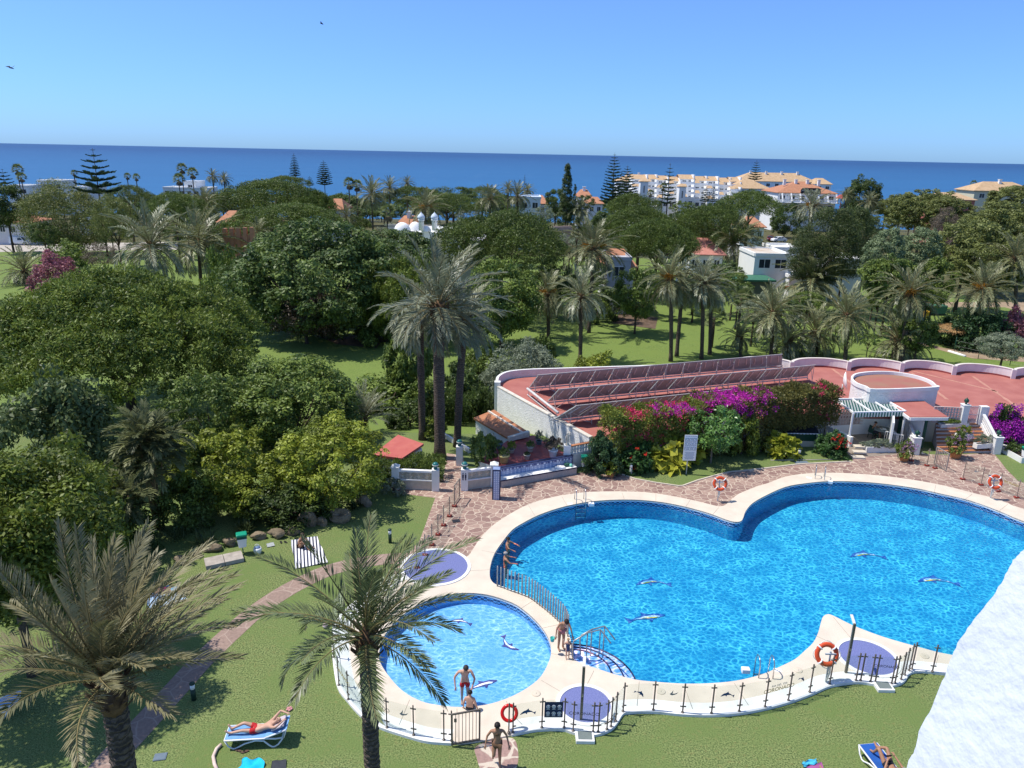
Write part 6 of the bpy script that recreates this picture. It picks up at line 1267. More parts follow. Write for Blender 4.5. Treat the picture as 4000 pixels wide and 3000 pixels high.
def fence(label, px, h=1.2, zb=.09, deco={}, foot=False, thick=.04, z0=.0, skip=(), pm=None, cat='fence'):
 pts = [P(x, y, z0) for x, y in px]; c = sum(pts, Vector()) / len(pts); T = thing('glass_fence', label, cat, (c.x, c.y, z0))
 for i, p in enumerate(pts):
  q = MB(); q.box((p.x, p.y, z0 + zb + h / 2), (thick, thick, h), rz=.3); q.lathe([(.055, 0), (.055, .03), (.035, .05)], (p.x, p.y, z0 + zb), 10)
  po = q.build('post', pm or M_POST, T)
  if i not in skip or True:
   q = MB()
   for zz in (.26, h - .14):
    for j in (i - 1, i + 1):
     if 0 <= j < len(pts) and min(i, j) not in skip: d = (pts[j] - p).normalized() * .10; q.bar((p.x, p.y, z0 + zb + zz), (p.x + d.x, p.y + d.y, z0 + zb + zz), .035, .03)
   if q.v: q.build('clamp', pm or M_POST, po)
  if foot: q = MB(); q.box((p.x, p.y, z0 + .05), (.26, .2, .09)); q.build('foot', mat('red_foot', (.24, .035, .025), rough=.5), po, bevel=.02)
 for i in range(len(pts) - 1):
  if i in skip: continue
  a, b = pts[i], pts[i + 1]; d = b - a; L = d.length
  if L < .3: continue
  d.normalize(); q = MB(); a2, b2 = a + d * .07, b - d * .07; q.bar((a2.x, a2.y, z0 + zb + h * .5), (b2.x, b2.y, z0 + zb + h * .5), .01, h - .14); pn = q.build('glass_panel', M_PANE, T)
  if i in deco:
   x = d if d.x > 0 else -d
   kind, sz, *rest = deco[i]; M = frame(((a.x + b.x) / 2 - 0 , (a.y + b.y) / 2, z0 + zb + h * .62), x, (0, 0, 1)); M = Matrix.Translation(M.col[2].to_3d() * -.0 + Vector((x.y, -x.x, 0)) * .008) @ M
   if kind == 'dolphin': decal('dolphin_sticker', dolphin_pts(), sz, M, M_DECAL, pn, *rest)
   elif kind == 'gull': decal('gull_sticker', GULL, sz, M, M_DECALG, pn, *rest)
   elif kind == 'text': text('lettering', 'CORONADO', sz, rest[0], M @ Matrix.Translation((0, -.02 if len(rest) < 2 else -.1, 0)), pn)
   if kind == 'text' and len(rest) > 1: text('lettering', rest[1], sz * .55, M_DECALG, M @ Matrix.Translation((0, .06, 0)), pn)
   if kind == 'sign':
    q = MB(); q.box((0, 0, 0), (.62, .62, .012)); q.v = [tuple(M @ Vector(v)) for v in q.v]; sg = q.build('rules_sign', mat('navy_sign', (.012, .03, .085), rough=.4), pn); q = MB()
    for i2 in range(3):
     for j2 in range(2):
      r_ = MB(); r_.torus((-.19 + .19 * i2, .13 - .27 * j2, .009), .055, .012, 14, 5); r_.box((-.19 + .19 * i2, .13 - .27 * j2, .009), (.05, .05, .006)); r_.box((-.19 + .19 * i2, .03 - .27 * j2, .009), (.11, .02, .006)); q.add(r_.v, r_.f)
    q.v = [tuple(M @ Vector(v)) for v in q.v]; q.build('pictograms', M_WHITE, sg)
 return T
RUN_A = [(1345, 2395), (1306, 2455), (1304, 2575), (1324, 2685), (1361, 2741), (1430, 2811), (1512, 2851), (1616, 2881), (1734, 2900), (1764, 2903)]
fence('curved glass pool fence on the white kerb left of the paddling pool', RUN_A, deco={3: ('text', .22, M_GOLD), 5: ('text', .20, M_BLACK), 6: ('gull', .45)})
RUN_C = [(1987, 2872), (2003, 2871), (2116, 2851), (2203, 2851), (2238, 2864), (2316, 2868), (2336, 2868), (2370, 2858), (2386, 2847), (2404, 2826), (2433, 2788), (2551, 2782), (2665, 2792), (2778, 2795), (2886, 2787), (2987, 2769), (3078, 2744), (3161, 2712), (3239, 2680), (3342, 2666), (3360, 2667), (3399, 2671), (3417, 2673), (3481, 2679), (3494, 2676), (3518, 2662), (3532, 2645), (3549, 2628), (3560, 2622), (3640, 2632), (3740, 2642)]
fence('wavy glass pool fence with bronze posts and dolphin stickers along the front lawn', RUN_C, deco={1: ('dolphin', .55), 2: ('sign', 1), 4: ('text', .17, M_BLACK), 10: ('dolphin', .42, True, .7), 11: ('gull', .4), 13: ('dolphin', .5), 15: ('text', .22, M_GOLD, 'RIA DEL TER'), 16: ('dolphin', .36, True, .7), 22: ('text', .15, M_BLACK)}, skip=(0,))
fence('glass fence on red feet standing on the paving left of the pool', [(1775, 1979), (1756, 2018), (1733, 2054), (1711, 2090), (1687, 2130), (1660, 2172), (1628, 2222)], h=1.12, zb=.06, foot=True, thick=.04, deco={2: ('dolphin', .45), 4: ('dolphin', .4)}, pm=mat('dull_steel_post', (.30, .25, .20), rough=.5, metal=.3))
fence('glass fence on red feet by the stairs at the right of the paving', [(3760, 1873), (3831, 1895), (3899, 1920), (3970, 1945), (4060, 1980)], h=1.12, zb=.06, foot=True, thick=.04, deco={0: ('gull', .4), 1: ('dolphin', .45), 2: ('text', .2, M_GOLD)}, pm=mat('dull_steel_post', (.30, .25, .20)))
fence('short glass fence with white gull in front of the kiosk', [(3560, 1801), (3620, 1820), (3652, 1830)], h=1.12, zb=.06, foot=True, thick=.04, deco={0: ('gull', .4)}, pm=mat('dull_steel_post', (.30, .25, .20)))
def bar_gate(label, a, b, h, n, m, zb=.06):
 T = thing('pool_gate', label, 'gate', ((a.x + b.x) / 2, (a.y + b.y) / 2, 0))
 q = MB()
 for z in (zb + .04, h): q.bar((a.x, a.y, z), (b.x, b.y, z), .045, .05)
 for e in (a, b): q.bar((e.x, e.y, zb), (e.x, e.y, h + .02), .055)
 q.build('frame', m, T)
 for i in range(1, n): p = a.lerp(b, i / n); q = MB(); q.tube([(p.x, p.y, zb + .05), (p.x, p.y, h)], .012, 6); q.build('bar', m, T)
 q = MB(); p = a.lerp(b, .12); q.box((p.x, p.y, h * .8), (.08, .04, .12)); q.build('latch', m, T)
bar_gate('open bronze bar gate on the lawn beside the stepping stones', P(1766, 2917), P(1873, 2897), 1.28, 8, M_POST)
bar_gate('grey bar gate between the glass fences in front of the stairs', P(3648, 1815), P(3694, 1842), 1.2, 8, mat('gate_grey', (.36, .32, .28), rough=.5, metal=.3))
bar_gate('open bar gate at the upper end of the left glass fence', P(1775, 1975), P(1796, 1946), 1.2, 6, mat('dull_steel_post', (.30, .25, .20)))
# railing of upright bars between the two pools
T = thing('pool_railing', 'curved railing of upright steel bars between the two pools', 'railing', P(2110, 2370)); rl = spline(PP([(1945, 2292), (2000, 2312), (2068, 2338), (2113, 2370), (2149, 2399), (2181, 2428), (2208, 2458), (2222, 2490)]), closed=False, k=8); rl = offset(rl, -.05)
cum = [0]
for i in range(len(rl) - 1): cum.append(cum[-1] + math.dist(rl[i], rl[i + 1]))
NB = 27
for k in range(NB):
 s_ = cum[-1] * k / (NB - 1); i = max(j for j in range(len(cum)) if cum[j] <= s_ + 1e-9); i = min(i, len(rl) - 2); f = (s_ - cum[i]) / (cum[i + 1] - cum[i]); x, y = rl[i][0] + (rl[i + 1][0] - rl[i][0]) * f, rl[i][1] + (rl[i + 1][1] - rl[i][1]) * f
 q = MB(); q.tube([(x, y, .05), (x, y, 1.08)], .03, 8); q.build('bar', mat('rail_steel', (.33, .34, .33), rough=.35, metal=.5), T)
q = MB(); q.tube([(x, y, .12) for x, y in rl], .018, 6); q.build('bottom_rail', mat('rail_steel', (.33, .34, .33)), T)
# handrail and round steps
sc_c = P(2250, 2610)
for i, (r_, z) in enumerate(((1.35, -.20), (1.85, -.45), (2.35, -.7))):
 arc = [(sc_c.x + r_ * math.cos(a), sc_c.y + r_ * math.sin(a)) for a in [R(-55 + 150 * k / 30) for k in range(31)]] + [(sc_c.x - .6, sc_c.y + .2)]
 q = MB(); q.prism(arc, -DEEP + .01, z); o = q.build('pool_step', tile_mat('step_mosaic', (.20, .44, .80), (.26, .50, .86), 18), swimming)
 q = MB(); q.tube([(x, y, z + .006) for x, y in arc[:-1]], .035, 6); q.build('step_nosing', M_NAVY, o)
T = thing('handrail', 'double steel handrail descending the round pool steps', 'handrail', P(2240, 2580))
for off_ in (0, .38):
 p0, p1, p2, p3 = P(2238 + off_ * 30, 2583 - off_ * 20), P(2290, 2560), P(2340, 2545), P(2372, 2575)
 v = Vector((off_ * .5, off_ * .6, 0)); q = MB(); q.tube([p0 + v + Vector((0, 0, .05)), p0 + v + Vector((-.05, 0, .75)), p0 + v + Vector((.0, .0, .92)), p1 + v + Vector((0, 0, 1.02)), p2 + v + Vector((0, 0, 1.0)), p3 + v + Vector((.1, 0, .72))], .028, 8); q.build('rail', mat('rail_steel', (.33, .34, .33)), T)
 for p, z in ((p1, -.4), (p2, -.7)): q = MB(); q.tube([p + v + Vector((0, 0, z)), p + v + Vector((0, 0, 1.0))], .024, 8); q.build('upright', mat('rail_steel', (.33, .34, .33)), T)
def ladder(label, px, px2):
 """px: foot of the rail on the deck, px2: direction point over the water"""
 a, b = P(*px), P(*px2); d = (b - a); d.z = 0; d.normalize(); s_ = Vector((-d.y, d.x, 0)) * .26; T = thing('pool_ladder', label, 'ladder', a)
 for sg in (-1, 1):
  o_ = a + s_ * sg; q = MB(); q.tube([o_ + Vector((0, 0, .05)), o_ + Vector((0, 0, .55)), o_ + d * .08 + Vector((0, 0, .75)), o_ + d * .25 + Vector((0, 0, .83)), o_ + d * .45 + Vector((0, 0, .76)), o_ + d * .56 + Vector((0, 0, .5)), o_ + d * .60 + Vector((0, 0, -.9))], .022, 8); q.build('rail', M_INOX, T)
 for z in (-.25, -.5, -.75): c = a + d * .6; q = MB(); q.bar(c - s_ + Vector((0, 0, z)), c + s_ + Vector((0, 0, z)), .08, .03); q.build('rung', M_INOX, T)
 for sg in (-1, 1): c = a + d * .52 + s_ * sg * 2.3; q = MB(); q.box((c.x, c.y, -.03), (.22, .3, .18), rz=math.atan2(d.y, d.x)); q.build('corner_block', M_WHITE, T, bevel=.02)
ladder('steel pool ladder at the upper left curve of the big pool', (2262, 1953), (2285, 2010)); ladder('steel pool ladder at the upper right lobe of the big pool', (3200, 1862), (3205, 1920)); ladder('steel pool ladder at the front edge near the coronet of the deck', (2990, 2655), (2968, 2600))
bpy.data.objects['pool_ladder.002']['label'] = 'steel pool ladder at the front edge of the big pool above the lawn fence'
# showers and their mosaic trays
M_PURP = tile_mat('violet_mosaic', (.11, .125, .30), (.19, .21, .42), 30)
def tray(label, pxl, pxr, pxc):
 l, r_ = P(*pxl), P(*pxr); c = P(*pxc); rad = (r_ - l).length / 2; T = thing('shower_tray', label, 'shower tray', c); q = MB(); q.lathe([(rad, 0), (rad, .012)], (c.x, c.y, .056), 48, smooth=False); q.build('mosaic', M_PURP, T)
 q = MB(); q.lathe([(rad + .01, 0), (rad + .01, .03), (rad + .14, .03), (rad + .16, 0)], (c.x, c.y, .057), 48); q.f = q.f[:-2] if False else q.f; q2 = MB(); n = 48
 vs = [];
 for k in range(n):
  a = 2 * math.pi * k / n
  for rr_, z in ((rad + .005, .058), (rad + .005, .088), (rad + .15, .088), (rad + .16, .058)): vs.append((c.x + rr_ * math.cos(a), c.y + rr_ * math.sin(a), z))
 fs = [(k * 4 + j, ((k + 1) % n) * 4 + j, ((k + 1) % n) * 4 + j + 1, k * 4 + j + 1) for k in range(n) for j in range(3)]; q2.add(vs, fs); q2.build('rim', M_KERB, T); return c
tray('round violet mosaic shower tray behind the front fence near the gate', (2187, 2760), (2384, 2760), (2286, 2757)); tray('round violet mosaic shower tray at the right of the front deck', (3285, 2565), (3500, 2580), (3388, 2573)); tray('round violet mosaic shower tray half hidden by the tall palm fronds', (1578, 2222), (1828, 2215), (1702, 2218))
def shower(label, base, hpx):
 b = P(*base); T = thing('shower', label, 'shower', b); q = MB(); q.box((b.x, b.y, 1.12), (.09, .07, 2.15)); q.build('column', mat('shower_column', (.15, .14, .12), rough=.4, metal=.3), T)
 q = MB(); q.bar((b.x, b.y, 2.17), (b.x + .06, b.y + .45, 2.28), .10, .03); q.build('shower_head', mat('pale_head', (.6, .6, .58), rough=.3), T); q = MB(); q.box((b.x, b.y - .05, 1.1), (.05, .05, .08)); q.build('push_button', M_INOX, T)
shower('tall dark shower column on the violet tray near the gate', (2269, 2816), 0); shower('tall dark shower column on the right hand violet tray', (3303, 2632), 0)
for px, lb in (((2284, 2885), 'white outlet box with grey grate under the middle shower fence'), ((3450, 2688), 'white outlet box with grey grate under the right shower fence')):
 p = P(*px); t = thing('outlet_box', lb, 'drain', p); q = MB(); q.box((p.x, p.y, .06), (.62, .5, .14)); q.build('body', M_KERB, t, bevel=.02); q = MB(); q.box((p.x, p.y, .134), (.46, .36, .02)); q.build('grate', mat('grate_grey', (.16, .19, .18)), t)
# skimmer lids and dolphin mosaics
for i, (px, lb) in enumerate((((2094, 2709), 'round white lid on the deck beside the paddling pool'), ((2582, 2701), 'round white lid behind the gull sticker'), ((3118, 2618), 'round white lid behind the right dolphin sticker'), ((3612, 2563), 'round white lid on the deck near the white balcony wall'))):
 p = P(*px, .058); q = MB(); q.lathe([(.16, 0), (.16, .012), (.14, .016)], (p.x, p.y, .058), 24); q.lathe([(.03, 0), (.03, .004)], (p.x, p.y, .075), 10); tag(q.build('skimmer_lid', M_CREAM), lb, 'lid', 'round lids in the pool deck')
def mosaic(px, size, rot, z, flip, cols, bend=.45):
 p = P(*px, z); M = Matrix.Translation(p) @ Matrix.Rotation(rot, 4, 'Z'); pts = dolphin_pts(bend); T = swimming if z < -1 else paddling
 o = decal('dolphin_mosaic', pts, size, Matrix.Translation((0, 0, .004)) @ M, cols[0], T, flip, th=.004)
 mid = [(-.36, .0), (-.25, .08), (.0, .10), (.2, .05), (.3, .0), (.1, .02), (-.1, .03), (-.3, -.03)]; decal('belly_mosaic', [(x, y - bend * (x + .05) ** 2) for x, y in mid], size, Matrix.Translation((0, 0, .010)) @ M, cols[1], o, flip)
 if cols[2]: st3 = [(-.30, -.01), (-.15, .03), (.05, .045), (.12, .03), (-.05, .005), (-.25, -.03)]; decal('yellow_mosaic', [(x, y - bend * (x + .05) ** 2) for x, y in st3], size, Matrix.Translation((0, 0, .016)) @ M, cols[2], o, flip)
cD = (mat('mosaic_navy', (.01, .10, .36)), mat('mosaic_pale', (.16, .45, .62)), mat('mosaic_yellow', (.25, .36, .04))); cK = (mat('mosaic_violet', (.06, .06, .22)), mat('mosaic_white', (.7, .75, .8)), None)
mosaic((2550, 2275), 1.75, .1, -DEEP + .01, False, cD); mosaic((2525, 2418), 1.9, .25, -DEEP + .01, True, cD, -.3); mosaic((3385, 2168), 1.9, .05, -DEEP + .01, False, cD); mosaic((3660, 2268), 2.0, -.05, -DEEP + .01, False, cD)
mosaic((1985, 2515), 1.15, 2.25, -.47, False, cK); mosaic((1800, 2428), 1.0, -.1, -.47, False, cK); mosaic((1885, 2680), 1.25, .45, -.47, True, cK, -.3)
# lifebuoys
M_BUOY = mat('lifebuoy_orange', (.60, .075, .025), rough=.45, var=.06); M_ROPE = mat('white_rope', (.7, .68, .62), rough=.8)
def buoy(label, c, r_, stand=None, tilt=20, m=None, rope=True, yaw=0):
 T = thing('lifebuoy', label, 'lifebuoy', c); Mx = Matrix.Rotation(R(yaw), 3, 'Z') @ Matrix.Rotation(R(90 - tilt), 3, 'X'); q = MB(); q.torus(c, r_, r_ * .25, M=Mx, flat=.8); q.build('ring', m or M_BUOY, T)
 if rope:
  q = MB(); q.tube([c + Mx @ Vector((r_ * 1.28 * math.cos(a) * (1 + .1 * math.cos(4 * a)), r_ * 1.28 * math.sin(a) * (1 + .1 * math.cos(4 * a)), 0)) for a in [2 * math.pi * k / 40 for k in range(41)]], .014, 5, cap=False); q.build('rope', M_ROPE, T)
  for k in range(4):
   a = math.pi / 4 + k * math.pi / 2; q = MB(); q.torus(c + Mx @ Vector((r_ * math.cos(a), r_ * math.sin(a), 0)), r_ * .262, .03, 12, 5, M=Mx @ Matrix.Rotation(a, 3, 'Z') @ Matrix.Rotation(R(90), 3, 'X')); q.build('band', M_WHITE, T)
 if stand:
  b = P(*stand); S = thing('buoy_stand', label.replace('lifebuoy', 'post holding the lifebuoy', 1), 'stand', b); q = MB(); q.bar((b.x, b.y, 0), (b.x, b.y + .02, c.z + .15), .05); q.bar((b.x - .2, b.y, c.z + .05), (b.x + .2, b.y, c.z + .05), .05, .05); q.build('post', mat('pale_blue_post', (.40, .44, .47), rough=.5), S); q = MB(); q.tube([(b.x + .03, b.y - .04, .9), (b.x + .05, b.y - .06, .5), (b.x - .02, b.y - .05, .15)], .03, 6); q.build('rope_coil', M_ROPE, S)
def cb(base, z, dy=-.10): b = P(*base); return Vector((b.x, b.y + dy, z))
buoy('faded red lifebuoy on a post in the middle of the crazy paving', cb((2803, 1957), 1.12), .33, (2803, 1957)); buoy('bright orange lifebuoy on a post at the right by the glass fence', cb((3868, 1948), 1.10), .34, (3868, 1948))
buoy('orange lifebuoy hanging at the front fence beside the right shower', cb((3215, 2672), 1.22, .1), .36, (3225, 2668)); buoy('red swim ring leaning on the fence post by the open gate', Vector((P(1988, 2860).x, P(1988, 2860).y + .06, .72)), .24, None, 30, mat('glossy_red', (.55, .012, .012), rough=.2), rope=False)
# rules board
p = P(2680, 1852); T = thing('rules_board', 'tall white pool rules board with blue pictograms on a post', 'sign', p); q = MB(); q.bar((p.x, p.y, 0), (p.x, p.y, 1.5), .06); q.build('post', M_STEEL, T)
Mb = frame((p.x + .08, p.y - .05, 1.75), (1, .02, 0), (.05, 0, 1)); q = MB(); q.box((0, 0, 0), (.78, 1.65, .03)); q.v = [tuple(Mb @ Vector(v)) for v in q.v]; bd = q.build('board', M_WHITE, T); q = MB(); q2 = MB()
for i in range(3):
 for j in range(3):
  x, y = -.24 + .24 * i, .52 - .28 * j; q.box((x, y, .018), (.2, .22, .006)); q2.box((x, y, .023), (.15, .17, .006)); q.sphere((x - .02 + .03 * i, y + .03, .028), .025, 8, 6, sz=.3); q.bar((x - .03 + .01 * j, y, .028), (x + .03, y - .06, .028), .025, .006)
for j in range(9): q.box((0, -.28 - .055 * j, .018), (.6 - .06 * (j % 3), .016, .004))
q.v = [tuple(Mb @ Vector(v)) for v in q.v]; q.build('pictograms', mat('sign_blue_grey', (.10, .16, .28)), bd); q2.v = [tuple(Mb @ Vector(v)) for v in q2.v]; q2.build('pictogram_fields', M_WHITE, bd); text('lettering', 'NORMAS DE PISCINA', .07, mat('sign_blue_grey', (.1, .16, .28)), Mb @ Matrix.Translation((0, .76, .018)), bd)
# bins, bollard lamps, chest, covers
def bin_(label, px, s_=1.0, rz=0):
 p = P(*px); T = thing('litter_bin', label, 'bin', p, rz); q = MB(); q.tube([(0, 0, 0), (0, 0, .42)], .025, 8); q.build('post', mat('bin_post_teal', (.05, .25, .22)), T, local=True); q = MB(); q.add([(-.17, -.14, .35), (.17, -.14, .35), (.17, .14, .35), (-.17, .14, .35), (-.22, -.18, .82), (.22, -.18, .82), (.22, .18, .82), (-.22, .18, .82)], [(3, 2, 1, 0), (4, 5, 6, 7), (0, 1, 5, 4), (1, 2, 6, 5), (2, 3, 7, 6), (3, 0, 4, 7)]); q.build('bucket', M_WHITE, T, local=True, bevel=.03)
 q = MB(); q.box((0, 0, .88), (.46, .38, .14)); q.build('mouth', mat('bin_dark_green', (.01, .08, .07), rough=.4), T, local=True, bevel=.02); q = MB(); q.box((0, 0, 1.0), (.5, .42, .12)); q.build('lid', M_GREENL, T, local=True, bevel=.05)
bin_('green lidded white litter bin beside the tiled bench', (2283, 1842)); bin_('green lidded white litter bin in front of the rocks on the left lawn', (950, 2160), rz=.4)
def bollard(label, px, h=.75, topm=None):
 p = P(*px); T = thing('bollard_lamp', label, 'bollard lamp', p); q = MB(); q.lathe([(.085, 0), (.085, h * .62)], (p.x, p.y, 0), 16); q.build('body', topm or mat('bollard_green', (.02, .045, .03), rough=.4), T); q = MB(); q.lathe([(.08, 0), (.08, h * .25)], (p.x, p.y, h * .62), 16); q.build('lens', M_WHITE, T); q = MB(); q.lathe([(.095, 0), (.095, h * .06), (.06, h * .09)], (p.x, p.y, h * .87), 16); q.build('cap', mat('bollard_green', (.02, .045, .03)), T)
bollard('dark green bollard lamp with white lens beside the curved path', (758, 2733)); bollard('grey bollard lamp at the left of the little lawn by the wall', (2463, 1858), .85, mat('grey_bollard', (.30, .33, .30))); bollard('dark bollard lamp next to the yellow leaved plant at the right', (3119, 1795), .8); bollard('dark bollard lamp half hidden behind the tall palm fronds', (1524, 2120), .8)
p = P(3125, 1745); T = thing('green_chest', 'dark green storage chest with white scalloped edge under the bougainvillea', 'chest', p); q = MB(); q.box((p.x, p.y + .4, .2), (2.1, .8, .4)); q.build('base', M_CREAM, T); q = MB(); q.box((p.x, p.y + .4, .7), (2.0, .74, .6)); q.build('body', M_GREENP, T); q = MB()
q.add([(p.x - 1.1, p.y - .05, 1.0), (p.x + 1.1, p.y - .05, 1.0), (p.x + 1.1, p.y + .85, 1.3), (p.x - 1.1, p.y + .85, 1.3), (p.x - 1.1, p.y - .05, 1.06), (p.x + 1.1, p.y - .05, 1.06), (p.x + 1.1, p.y + .85, 1.36), (p.x - 1.1, p.y + .85, 1.36)], [(3, 2, 1, 0), (4, 5, 6, 7), (0, 1, 5, 4), (1, 2, 6, 5), (2, 3, 7, 6), (3, 0, 4, 7)]); lid = q.build('roof', mat('black_tiles', (.015, .017, .022), rough=.4), T); q = MB()
for k in range(10): q.lathe([(.11, 0), (.11, .02)], (p.x - 1.0 + .22 * k, p.y - .07, .97), 12)
q.build('scallop', M_WHITE, lid)
def cover(label, px, w_, d_, m, rz=0):
 p = P(*px); q = MB(); q.box((p.x, p.y, .018), (w_, d_, .02), rz=rz); q.box((p.x, p.y, .03), (w_ * .86, d_ * .86, .01), rz=rz); tag(q.build('manhole_cover', m), label, 'manhole cover')
M_COV = mat('blue_grey_cover', (.13, .17, .21), rough=.5); cover('blue grey manhole cover on the lawn at the bottom left', (626, 2958), .38, .3, M_COV, .2); cover('dark grate in the crazy paving left of the pool', (1782, 2036), .4, .32, mat('dark_grate', (.03, .03, .04)), .3); cover('grey square cover on the little lawn before the pergola', (3130, 1807), .9, .35, M_COV, .15)
q = MB(); a, b = P(3010, 1800), P(3250, 1797); q.tube([(a.x, a.y, .04), (b.x, b.y, .04)], .025, 6); tag(q.build('hose', M_CREAM), 'pale hose lying straight across the little lawn', 'hose')
p = P(3915, 1762); T = thing('meter_box', 'small white tiled box at the right foot of the stairs', 'box', p); q = MB(); q.box((p.x, p.y, .25), (.9, .5, .5)); q.build('body', M_WALL, T, bevel=.03); q = MB(); q.box((p.x - .2, p.y - .253, .25), (.34, .012, .36)); q.box((p.x + .2, p.y - .253, .25), (.34, .012, .36)); q.build('panel', M_CREAM, T)
a, b = P(3930, 1765), P(4010, 1810); pl2 = planter('raised_bed', 'low white walled flower bed at the right edge by the lawn', a, b, .4, .8); o = bpy.data.objects.new('plant', crown_mesh('shrub', 2, 30, 40, .1, .5, .7, .09, .4)); COL.objects.link(o); o.parent = pl2; o.location = (0, .2, .3); o.scale = (1.4, .9, .9)
bin_('green lidded white litter bin at the right edge beside the raised bed', (4000, 1805))
q = MB(); q.prism(PP([(3885, 1772), (3930, 1832), (3980, 1882), (4100, 1905), (4400, 1990), (4400, 1760), (4010, 1765)]), .009, .009); tag(q.build('lawn', M_LAWN), kind='structure')
# the white balcony side wall close at the right: a thick rendered slab leaning outwards, its end edge curving down
prof = spline([(3520, 3060), (3545, 2985), (3572, 2930), (3590, 2860), (3640, 2760), (3690, 2640), (3725, 2545), (3770, 2470), (3830, 2390), (3890, 2310), (3935, 2230), (3965, 2180), (4005, 2140), (4060, 2085), (4130, 2010), (4220, 1900)], closed=False, k=5)
nw = Vector((-.95, -.14, .27)).normalized(); o0 = Vector((1.2, 0, HC - 1.3)); rr = random.Random(4); pl = []
for x, y in prof:
 r_ = Vector(ray(x, y)); t_ = (o0 - Vector((0, 0, HC))).dot(nw) / r_.dot(nw); pl.append(Vector((0, 0, HC)) + r_ * t_)
uy = Vector((0, 1, 0)); uy = (uy - nw * uy.dot(nw)).normalized(); uz = nw.cross(uy); uz = uz if uz.z > 0 else -uz
p2 = [((p - o0).dot(uy) + rr.uniform(-.002, .002), (p - o0).dot(uz)) for p in pl]; zl, zh = p2[0][1], p2[-1][1]
pol = p2 + [(-1.2, zh), (-1.2, zl - .4), (p2[0][0], zl - .4)]
q = MB(); q.prism(pol, -.22, 0); q.v = [tuple(o0 + uy * v[0] + uz * v[1] + nw * v[2]) for v in q.v]
tag(q.build('balcony_wall', mat('rough_white_render', (.60, .63, .68), rough=.85, var=.05, scale=7, bump=.007, bscale=26), bevel=.02), 'rough white rendered balcony wall close at the lower right corner', 'wall')
# the crown of a tree left of the frame whose shade lies over the path
# ================================================================== PEOPLE AND THINGS ON THE LAWN
def skin_mesh(name, V, E_, root=0, sub=2):
 me = bpy.data.meshes.new(name + '_rig'); me.from_pydata([v[:3] for v in V], E_, []); o = bpy.data.objects.new(name + '_rig', me); COL.objects.link(o)
 m = o.modifiers.new('skin', 'SKIN'); m.use_smooth_shade = True
 for i, v in enumerate(V): sv = me.skin_vertices[0].data[i]; sv.radius = (v[3], v[4] if len(v) > 4 else v[3]); sv.use_root = (i == root)
 s_ = o.modifiers.new('sub', 'SUBSURF'); s_.levels = sub; s_.render_levels = sub
 out = bpy.data.meshes.new_from_object(o.evaluated_get(bpy.context.evaluated_depsgraph_get())); bpy.data.objects.remove(o); bpy.data.meshes.remove(me); out.name = name; return out
SK = {'tan': mat('tanned_skin', (.36, .19, .115), rough=.5, var=.08, scale=6), 'fair': mat('fair_skin', (.52, .31, .22), rough=.5, var=.07, scale=6), 'brown': mat('brown_skin', (.26, .13, .08), rough=.45, var=.08, scale=6)}
def cl(name, col): return mat(name, col, rough=.8, var=.1, scale=12)
